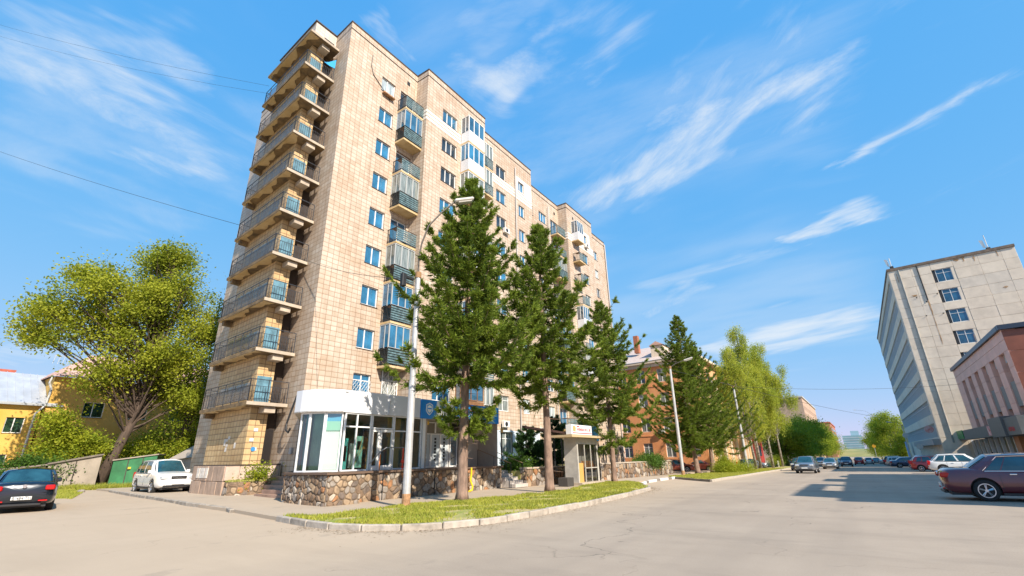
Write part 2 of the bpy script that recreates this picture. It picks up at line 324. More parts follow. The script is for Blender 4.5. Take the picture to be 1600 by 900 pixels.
def sheet(name, poly, dz, mat, skirt=0, kind='structure', parent=None):
    bm = bmesh.new(); bm.faces.new([bm.verts.new((x, y, 0)) for x, y in poly])
    for x in XK: bmesh.ops.bisect_plane(bm, geom=bm.verts[:]+bm.edges[:]+bm.faces[:], plane_co=(x, 0, 0), plane_no=(1, 0, 0))
    for y in YK: bmesh.ops.bisect_plane(bm, geom=bm.verts[:]+bm.edges[:]+bm.faces[:], plane_co=(0, y, 0), plane_no=(0, 1, 0))
    bmesh.ops.triangulate(bm, faces=[f for f in bm.faces if len(f.verts) > 4])
    for v in bm.verts: v.co.z = g(v.co.x, v.co.y)+dz
    if skirt:
        be = [e for e in bm.edges if e.is_boundary]; r = bmesh.ops.extrude_edge_only(bm, edges=be)
        for v in [x for x in r['geom'] if isinstance(x, bmesh.types.BMVert)]: v.co.z -= skirt
    bmesh.ops.recalc_face_normals(bm, faces=bm.faces[:])
    me = bpy.data.meshes.new(name); bm.to_mesh(me); bm.free(); me.materials.append(mat); o = link(name, me, parent)
    if kind: o['kind'] = kind
    return o
sheet('ground', [(-900, -200), (700, -200), (700, 1500), (-900, 1500)], -.03, DIRT)
sheet('road', [(-60, -40), (70, -40), (70, 60), (20, 60), (20, 60), (9, 60), (9, 420), (-9.2, 420), (-9.2, 60), (-12.6, 60), (-12.6, 24), (-16, 24), (-16, 12.6), (-60, 12.6)], 0, ASPH)
# pavement round the tower and along the street
sheet('pavement', [(-37.6, 11.1), (-31, 10.2), (-25, 9.45), (-20.6, 8.9), (-17.8, 8.8), (-14.35, 8.44), (-13.2, 9.2), (-13.2, 10.2), (-13.4, 12.7), (-12.2, 17), (-12.0, 22), (-11.2, 29), (-12.4, 31.5), (-12.6, 40.1), (-14.2, 42), (-15.2, 52), (-15.4, 66), (-15.4, 300), (-40, 300), (-40, 16.5), (-41, 11.3)], .10, PAVE, .16)
sheet('right_pavement', [(9, 24), (14, 24), (14, 420), (9, 420)], .12, PAVE, .2)
def kerb(pts, name='kerb', ln=1.0, wd=.15, h=.15, mats=(KERB,), closed=False, gap=.012):
    par = None; ms = MB(); P2 = [Vector((x, y)) for x, y in pts]
    # resample
    out = [P2[0]]; acc = 0
    for a, b in zip(P2, P2[1:]):
        d = (b-a).length; t = ln-acc
        while t <= d: out.append(a+(b-a)*t/d); t += ln
        acc = d-(t-ln)
    if (out[-1]-P2[-1]).length > .15: out.append(P2[-1])
    for a, b in zip(out, out[1:]):
        n = (b-a).normalized(); q = Vector((-n.y, n.x))*(wd*.35)
        ms.prism([a+q, b+q, b-q, a-q], lambda x, y: g(x, y)-.1, lambda x, y: g(x, y)+h-.03)
    par = ms.build(name, KERBD); par['kind'] = 'structure'
    for i, (a, b) in enumerate(zip(out, out[1:])):
        n = (b-a).normalized(); L_ = (b-a).length; q = Vector((-n.y, n.x)); dz = random.uniform(-.012, .012); c = (a+b)/2; off = random.uniform(-.01, .01)
        T = lambda x, y, z: (c.x+n.x*x+q.x*(y+off), c.y+n.y*x+q.y*(y+off), z+g(c.x+n.x*x, c.y+n.y*x)+dz)
        m = MB().rbox(-L_/2+gap, L_/2-gap, -wd/2, wd/2, -.1, h, .018, T); m.build('kerbstone', mats[i % len(mats)], par)
    return par
ISL = [(-14.35, 8.42), (-12.5, 8.12), (-11.3, 8.08), (-10.2, 8.35), (-9.3, 8.9), (-8.7, 9.7), (-8.32, 10.7), (-8.2, 12.8), (-8.2, 16), (-8.45, 20), (-8.75, 23), (-8.98, 24.6), (-9.6, 26.0), (-10.6, 27.6), (-11.2, 29)]
kerb(ISL, mats=(KERB, KERBM, KERB, KERB)); 
ISB = [(-11.2, 29), (-12.6, 30.6), (-13.7, 30.2), (-13.4, 27.5), (-12.1, 22), (-12.3, 17), (-13.4, 12.7), (-13.25, 10.2), (-13.3, 9.0)]
kerb([(-37.6, 11.05), (-31, 10.1), (-25, 9.38), (-20.7, 8.85), (-19.6, 9.2), (-17.8, 8.75)], ln=1.6, h=.12, mats=(KERBM,))
kerb([(-11.1, 29.2), (-11.9, 32), (-12.3, 36), (-12.55, 40.1)], ln=1.1, h=.15, mats=(KERBW, KERBW, KERBD))
IS2 = [(-12.55, 40.1), (-10.4, 37.1), (-8.5, 34.7), (-8.6, 40), (-8.8, 49.6), (-9.0, 62), (-9.2, 82), (-9.3, 140)]
kerb(IS2[:3], ln=1.3, mats=(KERBD,)); kerb(IS2[2:], ln=1.6, mats=(KERB,))
kerb([(9, 24), (9, 140)], ln=2)
def inpoly(px_, py_, poly):
    c = np.zeros(len(px_), bool); n = len(poly)
    for i in range(n):
        x1, y1 = poly[i]; x2, y2 = poly[(i+1) % n]
        if y1 == y2: continue
        k = ((y1 > py_) != (y2 > py_)) & (px_ < (x2-x1)*(py_-y1)/(y2-y1)+x1); c ^= k
    return c
def np_mesh(name, V, nper, mat, parent=None, kind=None, smooth=False):
    """V: (n*nper,3) array, faces of nper consecutive verts"""
    n = len(V)//nper; me = bpy.data.meshes.new(name); me.vertices.add(len(V)); me.vertices.foreach_set('co', V.astype(np.float32).ravel())
    me.loops.add(n*nper); me.loops.foreach_set('vertex_index', np.arange(n*nper, dtype=np.int32)); me.polygons.add(n)
    me.polygons.foreach_set('loop_start', np.arange(0, n*nper, nper, dtype=np.int32))
    me.materials.append(mat); me.update(calc_edges=True); me.validate(); o = link(name, me, parent)
    if kind: o['kind'] = kind
    return o
def gv(x, y): return -SL*np.clip(np.minimum(y, 200)-25, 0, None)+.12*np.clip((-x-15)/9, 0, 1)
def grass(poly, n, label, dz=.12, hmin=.03, hmax=.085, mat=None, bald=.18):
    xs = [p[0] for p in poly]; ys = [p[1] for p in poly]
    x = rng.uniform(min(xs), max(xs), n*3); y = rng.uniform(min(ys), max(ys), n*3); k = inpoly(x, y, poly); x, y = x[k][:n], y[k][:n]
    clump = np.sin(x*2.1+np.sin(y*1.7)*1.5)*np.sin(y*1.3+np.sin(x*2.7)*1.2)+rng.normal(0, .35, len(x)); k = clump > -bald*1.8; x, y, clump = x[k], y[k], clump[k]
    n = len(x); h = rng.uniform(hmin, hmax, n)*(1+.35*np.clip(clump, -1, 1.2)); a = rng.uniform(0, 2*np.pi, n); wd = rng.uniform(.012, .03, n); ln = rng.normal(0, .5, (n, 2))*h[:, None]; z = gv(x, y)+dz
    V = np.zeros((n, 3, 3)); V[:, 0] = np.stack([x-np.cos(a)*wd, y-np.sin(a)*wd, z-.01], 1); V[:, 1] = np.stack([x+np.cos(a)*wd, y+np.sin(a)*wd, z-.01], 1); V[:, 2] = np.stack([x+ln[:, 0], y+ln[:, 1], z+h], 1)
    o = np_mesh('grass', V.reshape(-1, 3), 3, mat or F_GRS, kind='stuff'); o['label'] = label; o['category'] = 'grass'; return o
IP = [(x-.0, y) for x, y in ISL]+ISB[1:]
sheet('grass_verge', IP, .135, TURF, .15)
inner = [(x*.985-.2 if i < 15 else x, y+(.1 if i < 6 else 0)) for i, (x, y) in enumerate(IP)]
grass(inner, 95000, 'ragged sunlit grass on the raised kerbed strip under the near spruces', .13, bald=.05)
IP2 = IS2+[(-12, 140), (-12.4, 82), (-12.9, 60), (-13.4, 48), (-13.6, 42)]
sheet('grass_verge', IP2, .135, TURF, .15)
grass([(x-.15, y+.1) for x, y in IP2 if y < 100]+[(-12.2, 100)][:0], 60000, 'mown green grass on the second kerbed strip below the leaning lamp post', .13, .03, .08, bald=.6)
# verge scraps at the garages
V1 = [(-38.5, 10.0), (-44.5, 10.8), (-46, 9.2), (-40, 8.9), (-33, 7.6), (-31.8, 7.9)]
sheet('grass_verge', V1, .02, TURF, .1); grass(V1, 9000, 'thin yellowing grass patch beside the road near the garages', .02, .03, .1)
V2 = [(-40.5, 14.8), (-43.2, 16.4), (-43.6, 12.0), (-46.8, 10.2), (-47, 8.2), (-42.2, 11.3)]
grass(V2, 14000, 'long weeds growing along the foot of the garages', .02, .08, .35, bald=.6)
# manhole covers on the road
for (x, y, lb) in ((-4.5, 17.5, 'round iron manhole cover in the sunlit near lane'),):
    pass

# grit and dry leaves blown against the kerbs
n = 2600; t_ = rng.uniform(0, 1, n); k_ = rng.integers(0, 12, n); pa = np.array(ISL[1:14])[k_]; pb = np.array(ISL[2:15])[k_]; pq = pa*(1-t_[:, None])+pb*t_[:, None]; dn = pb-pa; dn /= np.linalg.norm(dn, axis=1)[:, None]; nq = np.stack([dn[:, 1], -dn[:, 0]], 1)
pq = pq+nq*(.10+rng.exponential(.28, n))[:, None]; sz = rng.uniform(.008, .03, n); an = rng.uniform(0, 6.28, n); zz = gv(pq[:, 0], pq[:, 1])+.006
V = np.zeros((n, 3, 3))
for q in range(3): V[:, q] = np.stack([pq[:, 0]+np.cos(an+q*2.1)*sz, pq[:, 1]+np.sin(an+q*2.1)*sz, zz+rng.uniform(0, .012, n)], 1)
o = np_mesh('road_grit', V.reshape(-1, 3), 3, P('grit', (.30, .22, .14), .9, col2=(.16, .12, .08), vscale=9), kind='stuff'); o['label'] = 'grit and dry leaf crumbs blown along the near kerb'; o['category'] = 'grit'
def flat_disc(x, y, r, mat, label, name, cat, ring=None):
    m = MB(); z = g(x, y); m.disc((x, y, z+.006), (0, 0, 1), 0, r, .008, 28); o = m.build(name, mat); 
    for f in range(-3, 4): 
        h = math.sqrt(max(0, (r*.85)**2-(f*r*.25)**2)); m2_ = MB().box(x-h, x+h, y+f*r*.25-.012, y+f*r*.25+.012, z+.0101, z+.018)
        m2_.build('rib', mat, o) if False else None
    me = o.data; me.transform(Matrix.Translation((-x, -y, -z))); o.location = (x, y, z); tag(o, label, cat); return o
flat_disc(-1.3, 66, .45, P('iron_cover', (.06, .055, .05), .5, .5, bump=.6, bscale=30), 'dark round manhole cover in the right lane beyond the shadow', 'manhole_cover', 'manhole cover')
if 0: flat_disc(-5.2, 21.5, .33, P('iron_cover'), 'small round iron cover in the sunlit lane beside the grassy strip', 'manhole_cover', 'manhole cover')
# ================================================================== TOWER
def wall_grid(mb, P0, du, L_, z0, z1, ops, nrm, depth=.16):
    """vertical wall from P0 along unit du, openings (u0,u1,za,zb), reveals go in by depth against nrm"""
    us = sorted({0, L_, *[o[0] for o in ops], *[o[1] for o in ops]}); zs = sorted({z0, z1, *[o[2] for o in ops], *[o[3] for o in ops]})
    du = Vector(du); nrm = Vector(nrm); P0 = Vector(P0)
    pt = lambda u, z, d=0: P0+du*u+Vector((0, 0, z))-nrm*d
    flip = du.cross(Vector((0, 0, 1))).dot(nrm) < 0
    def q(*p): mb.add(p if not flip else p[::-1], [(0, 1, 2, 3)])
    for i in range(len(us)-1):
        j = 0
        while j < len(zs)-1:
            uc = (us[i]+us[i+1])/2
            hole = lambda jj: any(o[0] < uc < o[1] and o[2] < (zs[jj]+zs[jj+1])/2 < o[3] for o in ops)
            if hole(j): j += 1; continue
            k = j
            while k+1 < len(zs)-1 and not hole(k+1): k += 1
            q(pt(us[i], zs[j]), pt(us[i+1], zs[j]), pt(us[i+1], zs[k+1]), pt(us[i], zs[k+1])); j = k+1
    for (a, b, c, d) in ops:
        q(pt(a, c), pt(a, c, depth), pt(a, d, depth), pt(a, d)); q(pt(b, c, depth), pt(b, c), pt(b, d), pt(b, d, depth))
        q(pt(a, d), pt(a, d, depth), pt(b, d, depth), pt(b, d)); q(pt(a, c, depth), pt(a, c), pt(b, c), pt(b, c, depth))
WM = {}
def win_mesh(wd, h, kind):
    """window in the y-z plane facing +x, lower left corner at origin; returns (frame mesh, pane mesh)"""
    key = (round(wd, 2), round(h, 2), kind)
    if key in WM: return WM[key]
    f = MB(); t = .06; x0, x1 = -.05, .02
    f.box(x0, x1, 0, wd, 0, t); f.box(x0, x1, 0, wd, h-t, h); f.box(x0, x1, 0, t, t, h-t); f.box(x0, x1, wd-t, wd, t, h-t)
    if kind == '2': muls = [wd*.46]
    elif kind == '3': muls = [wd/3, wd*2/3]
    elif kind == '2t': muls = [wd*.5]; f.box(x0, x1-.004, t, wd-t, h*.68, h*.68+.05)
    elif kind == '1': muls = []
    else: muls = [wd*(i+1)/int(kind[1:]) for i in range(int(kind[1:])-1)]
    for u in muls: f.box(x0, x1-.002, u-.035, u+.035, t, h-t)
    if kind not in ('2t',) and kind[0] != 'n': f.k = 1; f.box(.021, .16, -.03, wd+.03, -.045, -.012); f.k = 0     # dark metal sill
    p = MB(); e = [t]+[u for u in muls]+[wd-t]
    for a, b in zip(e, e[1:]): p.quad((-.02, a, t), (-.02, b, t), (-.02, b, h-t), (-.02, a, h-t))
    fm = f.build('window', [WFR, COPE], None); pm = p.build('pane', GL, None); r = (fm.data, pm.data)
    bpy.data.objects.remove(fm); bpy.data.objects.remove(pm); WM[key] = r; return r
def curtains():
    pass
def window(parent, x, y, z, wd, h, kind, face=(1, 0), frame=None, pane=None):
    fm, pm = win_mesh(wd, h, kind); b = offs(parent)
    o = link('window', fm, parent); o.location = Vector((x, y, z))-b; o.rotation_euler[2] = math.atan2(face[1], face[0])
    p = link('pane', pm, o)
    if pane: p.data = pm.copy(); p.data.materials[0] = pane
    if frame: o.data = fm.copy(); o.data.materials[0] = frame
    return o
SK = .0762   # the end walls stand very slightly off square
tw = thing('apartment_tower', 'tall tiled apartment tower with a stack of end balconies, nearest big building', 'building', (-23.4, 14.13, 0))
H1 = 31.35; ZW = [6.5+2.78*k for k in range(9)]
wall = MB()
PD_ = P('pane_dark', (.03, .04, .05), .05, 0, .9, var=.6, vscale=1.5)
PANES = [P('pane_curtain', (.20, .23, .22), .08, 0, .9, var=.5, vscale=2.5, stretch=(1, 6, .4)), P('pane_sky', (.03, .14, .26), .05, 0, 1, var=.5, vscale=.8), P('pane_pale', (.36, .42, .44), .08, 0, .9, var=.4, vscale=2.5, stretch=(1, 6, .4)), GL, PD_, P('pane_sky', (.05, .2, .35), .05)]
def rpane(i=None): return random.choice(PANES) if i is None else PANES[i]
blocks = [  # X, y0, y1, columns: (ya, width, kind, rows)
 ('A', -23.4, 14.13, 20.55, [(17.12, 1.27, '2', range(0, 9))]),
 ('B', -22.12, 20.55, 27.85, [(22.35, 1.76, '3', range(0, 9))]),
 ('C', -23.28, 27.85, 37.4, [(31.06, 1.6, '2', range(0, 9)), (34.85, 1.05, '2', range(0, 9))]),
 ('D', -24.85, 37.4, 45.9, [(38.6, 1.5, '2', range(0, 9)), (41.35, 1.7, '3', range(0, 9))]),
 ('E', -23.6, 45.9, 52.9, [(49.66, 1.5, '2', range(0, 9))]),
 ('F', -24.75, 52.9, 59.5, [(55.6, 1.15, '2', range(0, 9))])]
WH = 1.26
for nm, X, y0, y1, cols in blocks:
    ops = []
    for (ya, wd, kind, rows) in cols:
        for k in rows: ops.append((ya-y0, ya-y0+wd, ZW[k]-WH, ZW[k]))
    if nm == 'C':
        ops += [(31.35-y0, 33.05-y0, 1.95, 3.6), (34.9-y0, 36.1-y0, 1.95, 3.6)]
    if nm == 'A':
        for k in range(1, 9): ops.append((18.95-y0, 20.38-y0, ZW[k]-2.15, ZW[k]))
        ops.append((19.2-y0, 20.45-y0, 5.25, 7.05))
    if nm == 'D':
        for k in range(0, 9): ops.append((44.0-y0, 45.6-y0, ZW[k]-2.15, ZW[k]))
    wall_grid(wall, (X, y0, 0), (0, 1, 0), y1-y0, 0, H1, ops, (1, 0, 0), .17)
# returns between blocks and the hidden sides
def ret(xa, xb, y, ya=None): wall.quad((xa, y, 0), (xb, (ya or y), 0), (xb, (ya or y), H1), (xa, y, H1))
ret(-23.4, -22.12, 20.55); ret(-22.12, -23.28, 27.85); ret(-23.28, -24.85, 37.4); ret(-24.85, -23.6, 45.9); ret(-23.6, -24.75, 52.9)
wall.quad((-24.75, 59.5, 0), (-38, 60.5, 0), (-38, 60.5, H1), (-24.75, 59.5, H1))
yb = 14.13+(37.8-23.4)*SK
wall.quad((-38, 60.5, 0), (-37.8, yb, 0), (-37.8, yb, H1), (-38, 60.5, H1))
wall.quad((-37.8, yb, 0), (-23.4, 14.13, 0), (-23.4, 14.13, H1), (-37.8, yb, H1))
wall.build('wall', TILE, tw)
top = [(-23.4, 14.13), (-23.4, 20.55), (-22.12, 20.55), (-22.12, 27.85), (-23.28, 27.85), (-23.28, 37.4), (-24.85, 37.4), (-24.85, 45.9), (-23.6, 45.9), (-23.6, 52.9), (-24.75, 52.9), (-24.75, 59.5), (-38, 60.5), (-37.8, yb)]
MB().prism(top, H1-.6, H1-.5).build('roof', ROOFF, tw)
cp = MB()
for i in range(len(top)):
    a, b = Vector(top[i]), Vector(top[(i+1) % len(top)]); d = (b-a).normalized(); n = Vector((d.y, -d.x)); e = d*.0
    cp.prism([a+n*-.04*-1-d*.03, b+n*.04+d*.03, b-n*.25, a-n*.25], H1+.002*(i % 3), H1+.09+.003*(i % 3))
cp.build('coping', COPE, tw)
# windows
for nm, X, y0, y1, cols in blocks:
    for (ya, wd, kind, rows) in cols:
        for k in rows:
            kk = '2t' if (k == 0 and nm in 'AC') else kind
            window(tw, X-.12, ya, ZW[k]-WH, wd, WH, kk, pane=rpane(1 if (nm in 'AB' and random.random() < .45) else None) )
window(tw, -23.40, 31.35, 1.95, 1.7, 1.65, '2t', pane=PANES[0]); window(tw, -23.40, 34.9, 1.95, 1.2, 1.65, '2', pane=PANES[0])
# ornamental bands of white strips
WB = P('whitewash', (.76, .70, .63), .8, var=.08, vscale=3, bump=.2, bscale=20)
for i in range(3):
    z = 27.42-.34*i; m = MB()
    m.box(-22.12-.001, -22.12+.022, 20.553, 24.55, z-.24, z); m.box(-23.39, -22.12+.022, 20.525, 20.551, z-.24, z); m.build('white_band', WB, tw)
    MB().box(-23.281, -23.26, 27.86, 37.39, z-.24, z).build('white_band', WB, tw)
    m = MB(); m.box(-23.601, -23.58, 45.93, 52.89, z-.24, z); m.box(-24.84, -23.58, 45.87, 45.899, z-.24, z); m.build('white_band', WB, tw)
for (X, a, b) in ((-23.28, 34.3, 37.35), (-23.6, 49.2, 52.0), (-24.85, 37.5, 38.4)):
    m = MB(); ops = [(.55, 1.6, 27.6, 28.75)] if X == -23.28 else ([(.46, 1.96, 27.5, 28.75)] if X == -23.6 else [])
    wall_grid(m, (X+.012, a, 0), (0, 1, 0), b-a, 27.45, 29.2, ops, (1, 0, 0), .02); m.build('whitewashed_patch', WB, tw)
# small roof vents
for (X, y) in ((-23.4, 19.5), (-22.12, 26.0), (-24.85, 44.9), (-23.6, 47.4)):
    MB().box(X, X+.03, y, y+.28, 29.75, 30.08).build('vent_grille', DARK, tw)
# ---- street balconies of block A and D (metal-slatted boxes)
SLAT = P('balcony_slats', (.10, .165, .18), .5, var=.45, vscale=4); RUST = P('rusty_wood', (.33, .18, .09), .8, var=.4, vscale=5)
UND = P('bounce_lit_concrete', (.48, .34, .16), .85, col2=(.60, .46, .26), vscale=1.5, bump=.3, bscale=10)  # golden tone paints in the light bounced up onto balcony undersides
def street_balcony(x, ya, yb_, zf, slat, glazed, depth=.95, frame=WFR, full=None):
    s = MB().box(x, x+depth, ya, yb_, zf-.14, zf).build('balcony_slab', UND, tw)
    if full is None:
        m = MB(); n = 6
        for i in range(n):
            z = zf+.08+i*.16; m.box(x+depth-.01, x+depth+.02, ya, yb_, z, z+.105)
        m.build('slat_panel', slat, s)
        m = MB()
        for z in (zf+.08, zf+1.0): m.box(x+.02, x+depth+.03, ya-.02, ya+.02, z, z+.04); m.box(x+depth-.005, x+depth+.035, ya-.02, yb_, z+(.045 if z > zf+.5 else 0), z+.03+(.045 if z > zf+.5 else 0))
        for i in range(7): xx = x+.1+i*(depth-.12)/6; m.box(xx-.012, xx+.012, ya-.012, ya+.012, zf, zf+1)
        m.build('balcony_rail', DARK, s)
        if random.random() < .8: MB().rbox(x+.3, x+depth-.05, ya+.04, ya+.5, zf+1.05, zf+1.05+random.uniform(.02, .06), .01).build('stored_board', RUST, s)
    else:
        MB().box(x+.03, x+depth, ya, yb_, zf, zf+1.02).build('balcony_parapet', full, s)
    if glazed:
        fm, pm = win_mesh(yb_-ya, 2.78-.16-1.08, 'n3'); b = offs(s)
        o = link('window', fm, s); o.location = Vector((x+depth-.04, ya, zf+1.06))-b
        o.data = fm.copy(); o.data.materials[0] = frame
        # pane facing the street and the end pane
        m = MB(); z0, z1 = zf+1.12, zf+2.6; X = x+depth-.06
        for i in range(3): u = ya+.05+(yb_-ya-.1)*i/3; v = u+(yb_-ya-.1)/3; m.quad((X, u, z0), (X, v, z0), (X, v, z1), (X, u, z1))
        m.quad((x, ya+.03, z0), (X, ya+.03, z0), (X, ya+.03, z1), (x, ya+.03, z1)); m.build('pane', rpane(random.choice((0, 1, 3))), s)
        m = MB(); m.box(x, x+.06, ya-.0, ya+.05, z0-.05, z1); m.box(x+depth/2, x+depth/2+.05, ya, ya+.05, z0-.05, z1); m.box(x+.06, x+depth-.07, ya, ya+.05, z1-.04, z1+.02); m.build('side_frame', frame, s)
    return s
for k in range(1, 9):
    zf = 7.1+2.78*(k-1)
    # opening behind: door and window
    window(tw, -23.54, 18.97, ZW[k]-2.13, 1.4, 2.1, 'n2', pane=rpane())
    street_balcony(-23.4, 18.75, 20.52, zf, SLAT, k in (7, 5, 3, 2, 1), frame=P('weathered_frame', (.40, .42, .42), .6) )
for k in range(0, 9):
    zf = 4.32+2.78*k
    window(tw, -24.99, 44.02, ZW[k]-2.13, 1.56, 2.1, 'n2', pane=rpane())
    street_balcony(-24.85, 43.9, 45.85, zf, SLAT, k in (6, 3, 1), frame=P('weathered_frame', (.4, .4, .4), .6))
WOODF = P('brown_wood_frame', (.20, .10, .045), .6, var=.3, vscale=4)
for k in range(0, 9):
    zf = 4.32+2.78*k
    street_balcony(-22.12, 24.6, 26.66, zf, SLAT, True if k in (8, 7, 6, 4, 2, 0) else False, .9, frame=(WOODF if k == 0 else WFR), full=(WHITEP if k in (8, 7, 6, 4, 2) else (WOODF if k == 0 else None)))
    street_balcony(-23.6, 46.9, 48.5, zf, SLAT, k in (8, 4, 2), .9, full=(WHITEP if k in (8, 4, 2) else None))
    if k in (8, 7): street_balcony(-23.28, 27.9, 29.4, zf, SLAT, True, .9)
    if k in (5, 3, 1, 0): street_balcony(-23.28, 27.9, 29.4, zf, SLAT, k in (3, 0), .9)
# white grille over the first loggia
m = MB()
y0, y1, z0, z1 = 19.2, 20.45, 5.25, 7.05; X = -23.36
for a, b, c, d in ((y0, y0+.05, z0, z1), (y1-.05, y1, z0, z1), (y0+.05, y1-.05, z0, z0+.05), (y0+.05, y1-.05, z1-.05, z1), (y0+.05, y1-.05, z0+1.05, z0+1.09)): m.box(X-.02, X+.03, a, b, c, d)
for i in range(9):
    a = i*math.pi/8; cy0 = (y0+y1)/2
    for cz, s_ in ((z0+.05, 1), (z1-.05, -1)):
        p = Vector((X, cy0, cz)); q = Vector((X, min(max(cy0+math.cos(a)*1.1, y0+.05), y1-.05), cz+s_*min(.95, abs(math.sin(a))*1.4))); m.bar(p, q, .011, 4)
for i in range(7):
    yy = y0+.1+i*.175; m.tube([(X+.01, yy+.10*math.sin(t*1.1+i), z0+.05+t*.14) for t in range(13)], .010, 4)
m.build('window_grille', WFR, tw)
window(tw, -23.5, 19.22, 5.27, 1.2, 1.75, 'n2', pane=PANES[0])
m = MB(); m.box(-23.38, -23.30, 14.75, 15.45, 4.82, 5.3); m.build('small_white_frame', WFR, tw); MB().box(-23.3, -23.29, 14.82, 15.08, 4.88, 5.24).box(-23.3, -23.29, 15.14, 15.4, 4.88, 5.24).build('pane', DARK, tw)
# grilles on the window above the shop
m = MB()
for i in range(10): m.tube([(-23.33, 17.15+i*.135+.05*math.sin(t*1.6+i*2), 5.27+t*.07) for t in range(13)], .012, 4)
m.build('window_grille', WFR, tw)
# ---- air conditioners
ACW = P('ac_white', (.72, .71, .68), .5); 
def ac(parent, x, y, z):
    b = MB().rbox(x, x+.3, y, y+.75, z, z+.5, .02).build('air_conditioner', ACW, parent)
    MB().disc((x+.305, y+.3, z+.25), (1, 0, 0), 0, .19, .015, 16).build('fan_grille', DARK, b)
ac(tw, -23.38, 20.0-.3, 15.55); ac(tw, -23.25, 31.5, 3.95); ac(tw, -23.25, 33.9, 10.7); ac(tw, -23.25, 32.0, 21.6); ac(tw, -22.1, 22.3, 3.7); ac(tw, -24.8, 39.4, 3.8); ac(tw, -24.8, 42.2, 3.75); ac(tw, -23.5, 50.2, 26.9)
# frost/grime marks and cable at the top window
m = MB(); m.tube([(-23.36, 16.1, 29.9), (-23.36, 16.05, 28.9), (-23.36, 16.3, 28.2), (-23.36, 17.2, 27.6), (-23.36, 17.9, 27.1), (-23.36, 17.95, 26.9)], .025, 5); m.build('loose_cable', DARK, tw)
MB().rbox(-23.38, -23.1, 17.2, 18.25, 27.15, 27.3, .03).build('window_box', RUST, tw)
# ---- stair tower on the end wall
PIERT = tile_mat('pier_tile', (.52, .37, .19), (.62, .46, .25), (.22, .135, .07), .39, .29, (.80, .62, .42), .02)  # golden tile tone paints in warm light bounced from the ground
ZS = [4.36+2.754*i for i in range(10)]
sy = lambda x, y: y-(x+24.63)*SK      # follows the end wall's line
def wprism(mb, x0, x1, ya, yb_, z0, z1): return mb.prism([(x0, sy(x0, ya)), (x1, sy(x1, ya)), (x1, sy(x1, yb_)), (x0, sy(x0, yb_))], z0, z1)
m = MB(); wprism(m, -30.6, -25.45, 12.52, 13.45, 1.3, 29.1); m.build('stair_pier', PIERT, tw)
m = MB(); wprism(m, -30.6, -29.6, 13.46, 14.2, 1.3, 29.1); m.build('stair_pier', PIERT, tw)
WTL = tile_mat('white_tile', (.60, .54, .47), (.66, .60, .53), (.40, .33, .26), .39, .29, (.9, .82, .74), .012)
m = MB(); wprism(m, -30.9, -25.44, 12.56, 14.3, 29.32, 31.35); m.build('stair_head', WTL, tw)
m = MB(); wprism(m, -30.95, -25.36, 12.48, 14.25, 31.352, 31.43); m.build('coping', COPE, tw)
MB().box(-25.44, -25.41, 13.35, 14.15, 29.7, 30.5).build('louvre', DARK, tw)
m = MB(); wprism(m, -26.2, -25.9, 13.5, 14.15, 1.35, 29.1); m.build('stair_door_wall', P('recess_shade', (.05, .035, .025), .9), tw)  # near-black colour puts the shade of the stair opening into this wall
rails = None
BSH = P('blue_sheet', (.10, .22, .29), .55, var=.35, vscale=2.5, bump=.2, bscale=5)
